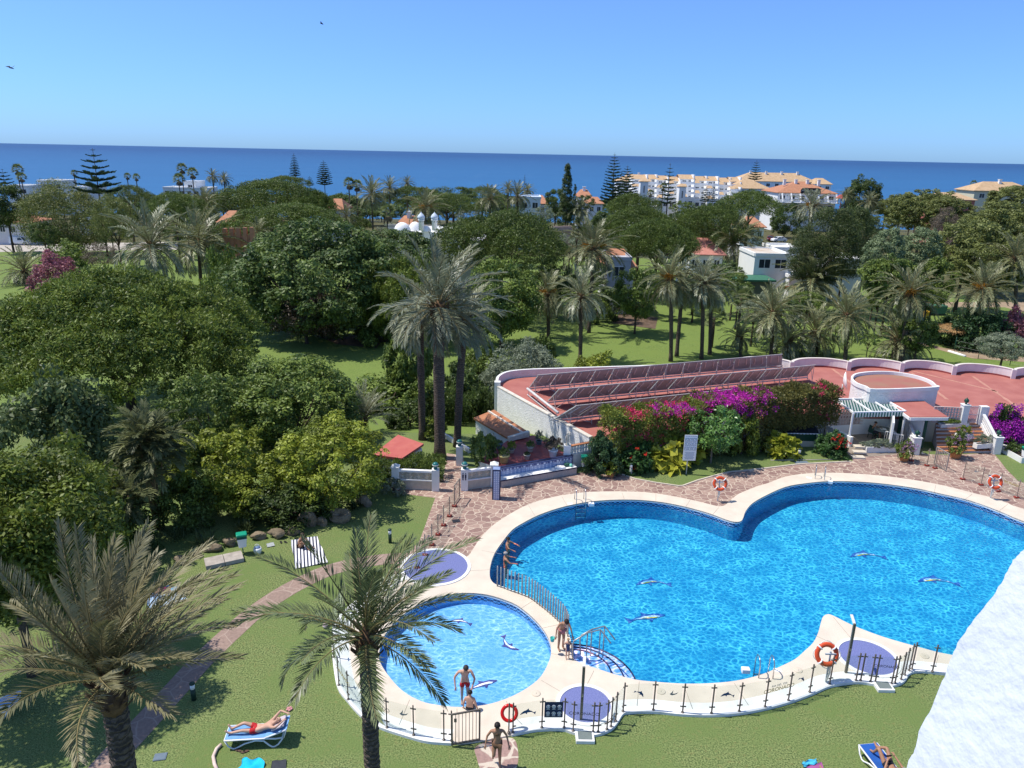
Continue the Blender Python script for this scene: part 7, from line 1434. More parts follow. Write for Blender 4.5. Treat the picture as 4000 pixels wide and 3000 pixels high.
def person(label, loc, rz, J, skin='tan', hair=(.02, .015, .012), hairlen=0, clothes=(), s=1.0, bald=False, female=False, cap=None):
 """J: joint -> local position. The body is one skinned surface; every hand has a palm, four fingers and a thumb."""
 V = []; E_ = []; ix = {}
 def add(n, p, r, r2=None): ix[n] = len(V); V.append((p[0], p[1], p[2], r, r2 or r)); return ix[n]
 v = {k: Vector(p) for k, p in J.items()}
 add('pelvis', v['pelvis'], .125, .105); add('spine', v['spine'], .115 if not female else .10, .095); add('chest', v['chest'], .15 if not female else .13, .105); add('neck', v['neck'], .055); add('chin', v['neck'].lerp(v['head'], .5), .062)
 hd = (v['head'] - v['neck']).normalized(); add('head', v['head'], .082, .092); add('crown', v['head'] + hd * .085, .062)
 f = v.get('face', Vector((0, -1, 0))); f = (f - hd * f.dot(hd)).normalized(); add('nose', v['head'] + f * .10 - hd * .015, .016)
 E_ += [(0, 1), (1, 2), (2, 3), (3, 4), (4, 5), (5, 6), (5, 7)]
 for sd in 'LR':
  a = add('sh' + sd, v['sh' + sd], .058 if not female else .048); b = add('el' + sd, v['el' + sd], .041 if not female else .035); c = add('wr' + sd, v['wr' + sd], .027 if not female else .023); E_ += [(2, a), (a, b), (b, c)]
  d = (v['wr' + sd] - v['el' + sd]).normalized(); side = d.cross(Vector((0, 0, 1)) if abs(d.z) < .9 else Vector((0, -1, 0))).normalized(); pm = add('palm' + sd, v['wr' + sd] + d * .06, .034, .017); E_.append((c, pm)); bend = side.cross(d) * (-.3)
  for k, (o_, L_) in enumerate(((-.030, .066), (-.010, .078), (.010, .074), (.030, .058))):
   k1 = add(f'f{sd}{k}a', v['wr' + sd] + d * .095 + side * o_, .0095); dd = (d + bend * (.5 + .2 * k)).normalized(); k2 = add(f'f{sd}{k}b', v['wr' + sd] + d * .095 + side * o_ * 1.15 + dd * L_ * .55, .0085); k3 = add(f'f{sd}{k}c', v['wr' + sd] + d * .095 + side * o_ * 1.2 + (dd + bend).normalized() * L_, .007); E_ += [(pm, k1), (k1, k2), (k2, k3)]
  t1 = add(f't{sd}a', v['wr' + sd] + d * .04 - side * .045, .0105); t2 = add(f't{sd}b', v['wr' + sd] + d * .085 - side * .065, .0085); E_ += [(pm, t1), (t1, t2)]
  h = add('hip' + sd, v['hip' + sd], .088); k = add('kn' + sd, v['kn' + sd], .058); m = add('calf' + sd, v['kn' + sd].lerp(v['an' + sd], .35), .053); an = add('an' + sd, v['an' + sd], .036); to = add('to' + sd, v['to' + sd], .036, .022); he = add('he' + sd, v['an' + sd] + (v['an' + sd] - v['to' + sd]) * .25 + (v['an' + sd] - v['kn' + sd]).normalized() * .04, .028); E_ += [(0, h), (h, k), (k, m), (m, an), (an, to), (an, he)]
 me = skin_mesh('person', V, E_); me.materials.append(SK[skin]); o = bpy.data.objects.new('person', me); COL.objects.link(o); o.location = loc; o.rotation_euler = (0, 0, rz); o.scale = (s,) * 3; tag(o, label, 'person')
 H = v['head']; up = hd; side = f.cross(up).normalized()
 if not bald:
  q = MB(); q.sphere((0, 0, 0), 1, 14, 10); Mx = Matrix((side, -f, up)).transposed(); pts = []
  for p in q.v:
   p = Vector(p);
   if hairlen and p.z < 0 and p.y > -.1: p.z *= 1 + hairlen * 6
   pts.append(tuple(H + up * .035 - f * .018 + Mx @ Vector((p.x * .098, p.y * .108, p.z * .082 + (.02 if p.y < -.3 and p.z < 0 else 0)))))
  q.v = pts; q.build('hair' if not cap else 'cap', mat('hair_%d' % int(hair[0] * 1000), hair, rough=.6) if not cap else cl('cap_grey', cap), o, local=True)
 q = MB()
 for sg in (-1, 1): q.sphere(H + f * .086 + side * .034 * sg + up * .012, .011, 8, 6)
 q.build('eyes', M_DARK, o, local=True); q = MB()
 for sg in (-1, 1): q.sphere(H + side * .088 * sg - f * .005, .03, 8, 6, sx=.4)
 q.build('ears', SK[skin], o, local=True); q = MB(); q.bar(H + f * .088 - up * .052 - side * .024, H + f * .088 - up * .052 + side * .024, .01); q.build('mouth', mat('lip_tone', (.30, .10, .08)), o, local=True)
 for nm, nodes, edges, m in clothes:
  VV = []
  for n in nodes:
   if isinstance(n[0], str): p = v[n[0]]; VV.append((*p, n[1], n[2] if len(n) > 2 else n[1]))
   else: a, b, t_ = n[0]; p = v[a].lerp(v[b], t_); VV.append((*p, n[1], n[2] if len(n) > 2 else n[1]))
  c = skin_mesh(nm, VV, edges, sub=1); c.materials.append(m); oc = bpy.data.objects.new(nm, c); COL.objects.link(oc); oc.parent = o
 return o
def shorts(m, long=.5, r_=.105): return ('shorts', [('pelvis', .142, .122), ('hipL', .108), ('hipR', .108), (('hipL', 'knL', long), r_ * .92), (('hipR', 'knR', long), r_ * .92), (('pelvis', 'spine', .35), .135, .115)], [(0, 1), (0, 2), (1, 3), (2, 4), (0, 5)], m)
def bikini(m): return [('bikini_bottom', [('pelvis', .138, .118), (('pelvis', 'hipL', .75), .085), (('pelvis', 'hipR', .75), .085)], [(0, 1), (0, 2)], m), ('bikini_top', [(('chest', 'shL', .5), .09, .085), (('spine', 'chest', .72), .125, .112), (('chest', 'shR', .5), .09, .085)], [(0, 1), (1, 2)], m)]
STAND = dict(pelvis=(0, 0, .93), spine=(0, 0, 1.10), chest=(0, 0, 1.30), neck=(0, 0, 1.46), head=(0, -.02, 1.60), shL=(.18, 0, 1.39), shR=(-.18, 0, 1.39), elL=(.27, .02, 1.12), elR=(-.27, .02, 1.12), wrL=(.28, -.06, .88), wrR=(-.28, -.06, .88), hipL=(.09, 0, .88), hipR=(-.09, 0, .88), knL=(.10, -.02, .49), knR=(-.10, -.02, .49), anL=(.10, .02, .08), anR=(-.10, .02, .08), toL=(.12, -.14, .03), toR=(-.12, -.14, .03))
def pose(**k): d = dict(STAND); d.update(k); return d
M_BIK = cl('bronze_bikini', (.13, .075, .04)); M_BIKP = cl('pink_bikini', (.50, .20, .20)); M_REDS = cl('red_swim_shorts', (.45, .02, .025)); M_BLK = cl('black_swimwear', (.02, .02, .028)); M_NVY = cl('navy_suit', (.03, .05, .13))
person('tanned person in a bronze bikini walking over the stepping stones at the bottom', P(1940, 2993), .05, pose(elL=(.30, .06, 1.14), wrL=(.36, -.10, .93), elR=(-.31, .04, 1.14), wrR=(-.36, -.06, .92), knR=(-.10, -.14, .55), anR=(-.11, .16, .30), toR=(-.12, .14, .14), knL=(.09, -.02, .49), head=(0, -.05, 1.59)), 'tan', (.012, .008, .007), .12, bikini(M_BIK), female=True)
mp = P(1815, 2752, -.47)
person('bare chested person in red shorts standing in the paddling pool leaning to the seated child', (mp.x, mp.y + .1, -.47), .12, pose(chest=(0, -.08, 1.29), neck=(0, -.14, 1.44), head=(.02, -.21, 1.56), shL=(.2, -.08, 1.38), shR=(-.2, -.08, 1.38), elL=(.33, -.2, 1.12), wrL=(.22, -.38, .93), elR=(-.36, -.08, 1.14), wrR=(-.34, -.22, .88)), 'fair', (.03, .025, .022), 0, [shorts(M_REDS, .55)], s=1.04)
bp_ = P(1835, 2772, .055); SIT = dict(pelvis=(0, 0, .10), spine=(0, .02, .27), chest=(0, .0, .45), neck=(0, -.02, .60), head=(0, -.05, .73), shL=(.16, 0, .53), shR=(-.16, 0, .53), elL=(.24, .04, .30), elR=(-.25, .06, .30), wrL=(.24, -.02, .10), wrR=(-.30, .0, .08), hipL=(.08, -.03, .10), hipR=(-.08, -.03, .10), knL=(.10, -.40, .09), knR=(-.10, -.40, .09), anL=(.10, -.44, -.28), anR=(-.10, -.44, -.28), toL=(.11, -.58, -.33), toR=(-.11, -.58, -.33))
person('child in dark swim shorts sitting on the paddling pool edge seen from behind', (bp_.x, bp_.y, .05), R(172), SIT, 'fair', (.012, .01, .01), 0, [shorts(M_BLK, .5)], s=.92)
wp = P(2190, 2541)
person('person in a pink bikini bending down to a toddler between the pools', (wp.x, wp.y, .055), R(25), pose(chest=(0, -.16, 1.24), spine=(0, -.04, 1.09), neck=(0, -.27, 1.36), head=(0, -.36, 1.46), shL=(.17, -.17, 1.33), shR=(-.17, -.17, 1.33), elL=(.24, -.30, 1.06), wrL=(.25, -.42, .82), elR=(-.28, -.12, 1.08), wrR=(-.34, -.18, .84), face=(0, -.8, -.6)), 'tan', (.02, .012, .01), .10, bikini(M_BIKP), female=True)
bk = P(2176, 2487, .6); q = MB(); T = thing('toy_bucket', 'small teal toy bucket carried by the person in the pink bikini', 'bucket', (wp.x - .30, wp.y + .0, .55)); c_ = (wp.x - .36, wp.y - .27, .62); q.lathe([(.07, 0), (.095, .16), (.085, .16), (.065, .01)], c_, 14); q.build('bucket', mat('teal_plastic', (.04, .38, .36), rough=.4), T); q = MB(); q.tube([(c_[0] + .09 * math.cos(a), c_[1], c_[2] + .16 + .1 * math.sin(a)) for a in [math.pi * k / 8 for k in range(9)]], .008, 5); q.build('handle', M_WHITE, T)
tp2 = P(2216, 2578); person('blond toddler in a navy suit holding the hand of the person in pink', (tp2.x, tp2.y, .055), R(15), pose(elR=(-.26, .02, 1.2), wrR=(-.3, .1, 1.45)), 'fair', (.38, .24, .11), .03, [('swimsuit', [('chest', .165, .125), ('spine', .14, .12), ('pelvis', .15, .13), (('hipL', 'knL', .6), .095), (('hipR', 'knR', .6), .095), (('shL', 'elL', .5), .065), (('shR', 'elR', .5), .065)], [(0, 1), (1, 2), (2, 3), (2, 4), (0, 5), (0, 6)], M_NVY)], s=.54)
for px, lb, hr, rz in (((1972, 2128), 'dark haired swimmer at the left wall of the big pool', (.015, .012, .01), 70), ((1962, 2186), 'grey haired swimmer at the left wall of the big pool', (.34, .31, .28), 100)):
 p = P(*px, -.13); person(lb, (p.x + .15, p.y, -1.38), R(rz), pose(elL=(.3, -.22, 1.25), wrL=(.22, -.45, 1.24), elR=(-.32, -.16, 1.25), wrR=(-.35, -.42, 1.22)), 'tan', hr, .04, [shorts(M_BLK, .4)], s=.98)
# ---- loungers
M_BLUE = mat('blue_mesh_fabric', (.13, .30, .58), rough=.6, col2=(.18, .37, .66), scale=5); M_PLAST = mat('white_plastic', (.72, .72, .72), rough=.4, var=.04)
def lounger(label, loc, rz, back=.42, fab=None):
 T = thing('sun_lounger', label, 'sun lounger', loc, rz, 'blue and white sun loungers on the lawn')
 bx_ = .30; bz = .36 + (.98 - bx_) * back
 for y in (-.32, .32):
  q = MB(); q.tube([(-.98, y, .36), (bx_, y, .36), (.62, y, .33), (.85, y, .36)], .028, 8); q.tube([(-.96, y, .35), (-.86, y, .12), (-.72, y, .02), (-.62, y, .04), (-.35, y, .2), (0, y, .3), (.25, y, .27), (.42, y, .08), (.5, y, .02), (.58, y, .02), (.70, y, .1), (.86, y, .34)], .026, 8); q.build('side_frame', M_PLAST, T, local=True)
  q = MB(); q.tube([(bx_, y, .38), (.98, y, bz)], .026, 8); q.tube([(.98, y, bz), (.9, y, .36)], .02, 6); q.build('back_frame', M_PLAST, T, local=True)
 q = MB(); q.box((-.33, 0, .385), (1.26, .6, .018)); q.build('seat_fabric', fab or M_BLUE, T, local=True); q = MB(); q.bar((bx_, 0, .395), (1.0, 0, bz + .015), .6, .018); q.build('back_fabric', fab or M_BLUE, T, local=True)
 q = MB()
 for x in (-.97, .84): q.bar((x, -.32, .35), (x, .32, .35), .04)
 q.build('cross_bar', M_PLAST, T, local=True); return T
LP = P(1010, 2893); lr = R(6); lounger('white framed blue sun lounger with a person in red shorts lying on it', LP, lr)
RECL = dict(pelvis=(.02, 0, .50), spine=(.20, 0, .53), chest=(.42, 0, .63), neck=(.60, 0, .73), head=(.72, 0, .80), face=(-.45, .1, .9), shL=(.50, -.19, .68), shR=(.50, .19, .68), elL=(.68, -.36, .82), wrL=(.86, -.16, .86), elR=(.72, .36, .86), wrR=(.93, .18, .92), hipL=(-.05, -.10, .49), hipR=(-.05, .10, .49), knL=(-.46, -.12, .55), knR=(-.44, .13, .64), anL=(-.88, -.11, .46), anR=(-.84, .08, .47), toL=(-1.0, -.14, .60), toR=(-.96, .12, .62))
person('person in red shorts sunbathing on the lounger with arms behind the head', LP, lr, RECL, 'fair', (.05, .04, .035), 0, [shorts(M_REDS, .5)], bald=True, s=.98)
q = MB(); q.box((.70, 0, .66), (.44, .5, .06), M=Matrix.Rotation(-.4, 3, 'Y')); o = q.build('towel', cl('grey_lilac_towel', (.46, .40, .44)), None, bevel=.02); o.location = LP; o.rotation_euler = (0, 0, lr); tag(o, 'greyish towel under the head on the lounger', 'towel')
L2 = P(-45, 2790); lounger('sun lounger in deep shade cut by the left edge', L2, R(4));
L3 = P(3440, 3010); lounger('sun lounger with a reading person in a grey cap at the bottom right', (L3.x, L3.y - .25, 0), R(-82), back=.5, fab=mat('deep_blue_mesh', (.02, .09, .34), rough=.6))
lv = Vector((L3.x, L3.y - .25, 0)); READ = dict(pelvis=(.15, 0, .50), spine=(.30, 0, .56), chest=(.50, 0, .70), neck=(.66, 0, .83), head=(.72, 0, .95), face=(-1, 0, -.3), shL=(.54, -.19, .76), shR=(.54, .19, .76), elL=(.30, -.30, .62), wrL=(.12, -.12, .74), elR=(.30, .30, .62), wrR=(.02, .22, .78), hipL=(.08, -.10, .50), hipR=(.08, .10, .50), knL=(-.30, -.14, .84), knR=(-.32, .16, .80), anL=(-.52, -.12, .48), anR=(-.62, .05, .56), toL=(-.68, -.13, .44), toR=(-.78, .03, .66))
person('person in a grey cap reading on the lounger at the bottom right', lv, R(-82), READ, 'tan', cap=(.22, .23, .23), clothes=[shorts(M_BLK, .4)])
q = MB(); q.box((-.02, .02, .80), (.02, .18, .13), M=Matrix.Rotation(.5, 3, 'Y')); o = q.build('phone', M_DARK, None, bevel=.005); o.location = lv; o.rotation_euler = (0, 0, R(-82)); tag(o, 'dark tablet held by the person in the grey cap', 'tablet')
def cloth_sheet(name, label, corners, m, cat='towel', n=14, amp=.02, seed=1, z=.02, th=.012):
 g = random.Random(seed); c = [P(x, y) for x, y in corners]; q = MB(); ph = [g.uniform(0, 6) for _ in range(6)]
 for s_ in (0, 1):
  for i in range(n + 1):
   for j in range(n + 1):
    u, v_ = i / n, j / n; p = c[0].lerp(c[1], u).lerp(c[3].lerp(c[2], u), v_); zz = z + amp * (1 + math.sin(u * 9 + ph[0]) * math.cos(v_ * 7 + ph[1]) + .6 * math.sin(v_ * 13 + u * 4 + ph[2])) * .6
    q.v.append((p.x + amp * .6 * math.sin(v_ * 11 + ph[3]), p.y + amp * .6 * math.sin(u * 10 + ph[4]), zz + th * (1 - s_)))
 k = (n + 1) ** 2
 for i in range(n):
  for j in range(n):
   a = i * (n + 1) + j; q.f.append((a, a + n + 1, a + n + 2, a + 1)); q.f.append((k + a, k + a + 1, k + a + n + 2, k + a + n + 1))
 for i in range(n):
  for (a, b) in ((i * (n + 1), (i + 1) * (n + 1)), ((i + 1) * (n + 1) + n, i * (n + 1) + n), (i + 1, i), (n * (n + 1) + i, n * (n + 1) + i + 1)): q.f.append((a, b, k + b, k + a))
 q.sm = [True] * len(q.f); return tag(q.build(name, m), label, cat)
M_STR = bpy.data.materials.new('navy_white_towel_stripes'); M_STR.use_nodes = True; t_ = M_STR.node_tree; tc = nd(t_, 'TexCoord'); mp_ = nd(t_, 'Mapping'); wv_ = nd(t_, 'TexWave'); wv_.inputs['Scale'].default_value = 1.0; wv_.wave_profile = 'SIN'; rp = nd(t_, 'ValToRGB'); rp.color_ramp.interpolation = 'CONSTANT'; rp.color_ramp.elements[0].color = (.02, .025, .06, 1); rp.color_ramp.elements[1].color = (.75, .75, .76, 1); rp.color_ramp.elements[1].position = .45
tl0, tl1 = P(1135, 2112), P(1235, 2100); ang_ = math.atan2((tl1 - tl0).y, (tl1 - tl0).x); mp_.inputs['Rotation'].default_value = (0, 0, -ang_); mp_.inputs['Scale'].default_value = (2.05, 2.05, 2.05)
t_.links.new(tc.outputs['Object'], mp_.inputs['Vector']); t_.links.new(mp_.outputs[0], wv_.inputs['Vector']); t_.links.new(wv_.outputs['Fac'], rp.inputs['Fac']); t_.links.new(rp.outputs[0], t_.nodes['Principled BSDF'].inputs['Base Color']); t_.nodes['Principled BSDF'].inputs['Roughness'].default_value = .85
cloth_sheet('striped_towel', 'navy and white striped towel spread on the lawn under the sitting person', [(1135, 2112), (1238, 2098), (1282, 2200), (1155, 2224)], M_STR, amp=.03)
sp_ = P(1172, 2140); SIT2 = dict(SIT); SIT2.update(knL=(.14, -.36, .36), knR=(-.12, -.34, .40), anL=(.12, -.62, .07), anR=(-.10, -.56, .07), toL=(.13, -.76, .04), toR=(-.11, -.70, .04), elL=(.26, -.14, .36), wrL=(.12, -.34, .46), elR=(-.26, -.14, .36), wrR=(-.08, -.36, .50), chest=(0, -.10, .43), neck=(0, -.16, .57), head=(0, -.2, .70), shL=(.16, -.10, .51), shR=(-.16, -.10, .51))
person('person in a brown swimsuit sitting on the striped towel reading', (sp_.x, sp_.y, .03), R(70), SIT2, 'tan', (.05, .03, .02), .04, bikini(M_BIK), female=True)
c0 = P(600, 2315); LIE = dict(pelvis=(0, 0, .14), spine=(.18, 0, .14), chest=(.38, 0, .17), neck=(.54, 0, .22), head=(.66, .0, .29), face=(.5, .2, .5), shL=(.44, -.18, .17), shR=(.44, .18, .17), elL=(.66, -.28, .06), wrL=(.80, -.08, .08), elR=(.66, .28, .06), wrR=(.80, .1, .08), hipL=(-.06, -.1, .13), hipR=(-.06, .1, .13), knL=(-.48, -.13, .09), knR=(-.48, .13, .09), anL=(-.88, -.12, .07), anR=(-.88, .12, .07), toL=(-1.02, -.13, .04), toR=(-1.02, .13, .04))
cloth_sheet('beach_towel', 'pale blue striped towel under the person lying behind the palm fronds', [(560, 2330), (700, 2300), (730, 2345), (590, 2385)], cl('pale_blue_towel', (.38, .52, .70)), amp=.03, seed=3)
person('person in a magenta top and blue shorts lying behind the palm fronds', (c0.x + .75, c0.y, .03), R(186), LIE, 'tan', (.06, .03, .02), .03, [('top', [('spine', .14, .115), ('chest', .155, .12), (('pelvis', 'spine', .3), .13, .11)], [(0, 1), (0, 2)], cl('magenta_top', (.42, .03, .16))), shorts(cl('bright_blue_cloth', (.02, .32, .62)), .7, .12)])
q = MB(); p = P(655, 2310); q.sphere((p.x, p.y, .14), .22, 12, 8, sy=.7, sz=.55); tag(q.build('beach_bag', cl('bright_blue_cloth', (.02, .32, .62))), 'bright blue beach bag on the pale towel', 'bag')
p = P(3420, 1725); CH = dict(SIT); CH = {k: (v_[0], v_[1], v_[2] + .42) for k, v_ in SIT.items()}; CH.update(anL=(.11, -.44, .08), anR=(-.11, -.44, .08), toL=(.12, -.58, .03), toR=(-.12, -.58, .03), elL=(.26, -.1, .80), wrL=(.16, -.36, .80), elR=(-.3, .1, .82), wrR=(-.32, .05, 1.02), knL=(.11, -.42, .50), knR=(-.11, -.42, .50))
person('person in a grey shirt sitting at the round table under the awning', P(3408, 1712), R(60), CH, 'tan', (.015, .012, .01), 0, [('shirt', [('chest', .17, .13), ('spine', .145, .12), ('pelvis', .14, .12), (('shL', 'elL', .6), .07), (('shR', 'elR', .6), .07)], [(0, 1), (1, 2), (0, 3), (0, 4)], cl('grey_shirt', (.20, .22, .25))), shorts(cl('dark_shorts', (.05, .05, .06)), .8)])
# person mostly below the frame: the leg with a white sneaker on a mauve towel
c1 = P(3190, 3040); LEG = dict(LIE); LEG.update(knL=(-.42, -.13, .42), anL=(-.62, -.12, .10), toL=(-.78, -.13, .05));
cloth_sheet('beach_towel', 'mauve towel at the bottom edge under the person with white sneakers', [(3150, 2998), (3210, 2982), (3240, 3100), (3140, 3110)], cl('mauve_towel', (.32, .09, .24)), amp=.02, seed=5)
person('person at the bottom edge of whom a leg with a white sneaker shows', (c1.x, c1.y - .55, .03), R(-98), LEG, 'tan', clothes=[('sneaker', [('anL', .052), ('toL', .052, .04)], [(0, 1)], cl('white_sneaker', (.75, .75, .73))), shorts(M_BLK, .5)])
cloth_sheet('turquoise_towel', 'rumpled turquoise towel on the lawn at the bottom right', [(3132, 2978), (3185, 2970), (3192, 2990), (3140, 2998)], cl('turquoise_towel', (.06, .42, .62)), amp=.05, seed=7)
cloth_sheet('turquoise_towel', 'bright turquoise towel at the bottom edge below the lounger', [(950, 2972), (1028, 2968), (1040, 3040), (900, 3060)], cl('cyan_towel', (.01, .45, .72)), amp=.06, seed=9)
cloth_sheet('dark_mat', 'dark square mat at the bottom edge', [(1062, 2976), (1118, 2970), (1118, 3040), (1055, 3045)], cl('charcoal_cloth', (.04, .045, .055)), amp=.01, seed=2)
q = MB(); q.tube([P(838 + dx, y, .06) for dx, y in ((26, 2908), (8, 2925), (-5, 2955), (0, 2985), (12, 3010))], .055, 10); tag(q.build('pool_noodle', mat('pale_pink_foam', (.66, .50, .43), rough=.8)), 'bent pale pink foam noodle at the bottom left of the lounger', 'pool noodle')
def flipflop(p, rz, lb, col):
 T = thing('flip_flop', lb, 'flip flop', (p.x, p.y, 0), rz, 'flip flops beside the lounger'); q = MB(); q.prism([(.05 * math.cos(a) * (1 + .15 * math.sin(a)), .13 * math.sin(a)) for a in [2 * math.pi * k / 16 for k in range(16)]], .01, .035); q.build('sole', col, T, local=True); q = MB(); q.tube([(-.045, -.02, .03), (0, .06, .07), (.045, -.02, .03)], .009, 5); q.build('strap', M_DARK, T, local=True)
cB = cl('brown_sandal', (.10, .06, .045)); flipflop(P(930, 2933), 1.2, 'brown flip flop under the foot end of the lounger, left one', cB); flipflop(P(957, 2938), 2.0, 'brown flip flop under the lounger, right one of the pair', cB)
flipflop(P(1098, 2120), .5, 'black flip flop left of the striped towel', M_DARK); flipflop(P(1116, 2119), .9, 'black flip flop nearest the striped towel', M_DARK)
T = thing('flower_toy', 'pink flower shaped toy on the grass behind the lounger', 'toy', P(1131, 2772)); pc0 = P(1131, 2772); q = MB()
for k in range(5): a = 2 * math.pi * k / 5; q.sphere((pc0.x + .07 * math.cos(a), pc0.y + .07 * math.sin(a), .04), .05, 10, 6, sz=.6)
q.sphere((pc0.x, pc0.y, .05), .045, 10, 6); q.build('petals', mat('pink_toy', (.55, .25, .25), rough=.5), T)
p = P(1271, 2452); q = MB(); q.sphere((p.x, p.y, .11), .11, 18, 12); b_ = q.build('ball', mat('pale_pink_ball', (.60, .42, .44), rough=.4)); tag(b_, 'pale pink ball on the lawn beside the glass fence', 'ball'); q = MB(); q.torus((p.x, p.y, .11), .108, .006, 24, 5); q.build('seam', M_WHITE, b_)
p = P(876, 2195); T = thing('concrete_slab', 'raised grey concrete slab cover on the left lawn', 'slab', p, R(28)); q = MB(); q.box((-.42, 0, .1), (.82, .8, .2)); q.build('slab_half', mat('weathered_slab', (.36, .32, .28), rough=.9, var=.2, scale=4), T, local=True, bevel=.015); q = MB(); q.box((.42, 0, .1), (.82, .8, .2)); q.build('slab_half', mat('weathered_slab', (.36, .32, .28)), T, local=True, bevel=.015)
p = P(1007, 2160); T = thing('beach_bag', 'white beach bag with blue cloth standing on the lawn', 'bag', p); q = MB(); q.lathe([(.16, 0), (.2, .2), (.17, .3), (.14, .28)], p, 14); q.build('body', M_WHITE, T); q = MB(); q.sphere((p.x + .02, p.y, .3), .13, 10, 7, sz=.6); q.build('cloth', cl('dull_blue', (.15, .22, .36)), T); q = MB(); q.torus((p.x, p.y, .34), .13, .012, 18, 5, M=Matrix.Rotation(R(90), 3, 'X')); q.build('handle', M_WHITE, T)
cloth_sheet('grey_mat', 'small grey mat on the grass between the bag and the flip flops', [(1040, 2126), (1068, 2120), (1074, 2134), (1044, 2140)], cl('grey_cloth', (.34, .36, .36)), amp=.01, n=14)
q = MB(); p = P(2170, 1838, .47); cc = f2 - d * .9 + n_ * .3 if False else None
bb = f1.lerp(f2, .80) + n_ * .28; cloths = MB(); gg = random.Random(2)
cloths.sphere((bb.x, bb.y, .50), .28, 16, 10, sx=1.2, sy=.7, sz=.35); cloths.v = [(x + .03 * math.sin(z * 60), y, z + .02 * math.sin(x * 40)) for x, y, z in cloths.v]; tag(cloths.build('towel', M_WHITE), 'white towel heaped on the tiled bench', 'towel')
bb = f1.lerp(f2, .90) + n_ * .34; q = MB(); q.box((bb.x, bb.y, .55), (.3, .18, .18), rz=.4); q.torus((bb.x, bb.y, .66), .1, .012, 14, 5, M=Matrix.Rotation(R(90), 3, 'X')); tag(q.build('bag', mat('dark_green_bag', (.03, .10, .07)), bevel=.03), 'dark green bag on the tiled bench', 'bag')
bb = f1.lerp(f2, .94) + n_ * .2; q = MB(); q.sphere((bb.x, bb.y, .56), .10, 14, 10); q.torus((bb.x, bb.y, .56), .1, .006, 18, 5); tag(q.build('ball', mat('mint_ball', (.20, .55, .42))), 'mint green ball at the end of the tiled bench', 'ball')
# ================================================================== VILLAS, HOTEL, APARTMENTS, CARS BEYOND THE GARDEN
M_TILE_O = mat('orange_roof_tiles', (.34, .15, .085), rough=.8, col2=(.46, .22, .125), scale=1.5, detail=8); M_TILE_S = mat('sand_roof_tiles', (.40, .27, .15), rough=.85, col2=(.52, .36, .22), scale=1.2, detail=8)
M_WWALL = mat('sunlit_white_wall', (.78, .78, .76), rough=.8, var=.04, scale=.4); M_BLUEW = mat('pale_blue_wall', (.60, .66, .72), rough=.8, var=.03); M_WIN = mat('window_glass', (.03, .04, .05), rough=.15, spec=.5); M_PINK = mat('pink_wall', (.40, .15, .12), rough=.8, var=.06)
def at(px, py, Y): return PY(px, py, Y)
def hip_roof(q, x0, x1, y0, y1, z, h, ov=.5, ridge=.5):
 x0 -= ov; x1 += ov; y0 -= ov; y1 += ov; L = x1 - x0; W = y1 - y0; i = min(L, W) * .5 * ridge * 2 if L > W else L * .3
 i = min(i, L * .45); ym = (y0 + y1) / 2; q.add([(x0, y0, z), (x1, y0, z), (x1, y1, z), (x0, y1, z), (x0 + i, ym, z + h), (x1 - i, ym, z + h), (x0, y0, z - .15), (x1, y0, z - .15), (x1, y1, z - .15), (x0, y1, z - .15)], [(0, 1, 5, 4), (1, 2, 5), (2, 3, 4, 5), (3, 0, 4), (0, 6, 7, 1), (1, 7, 8, 2), (2, 8, 9, 3), (3, 9, 6, 0), (9, 8, 7, 6)])
def windows(par, x, y, z, n, dx, w_, h, m=None, depth=.12):
 for i in range(n):
  q = MB(); X = x + i * dx; q.bar((X - w_ / 2, y - .04, z), (X + w_ / 2, y - .04, z), .1, .08); q.bar((X - w_ / 2, y - .04, z + h), (X + w_ / 2, y - .04, z + h), .1, .06)
  for e in (-1, 0, 1): q.bar((X + e * w_ / 2, y - .03, z), (X + e * w_ / 2, y - .03, z + h), .06, .06)
  f = q.build('window', M_WHITE, par); q = MB(); q.box((X, y - .01, z + h / 2), (w_, .04, h)); q.build('pane', m or M_WIN, f)
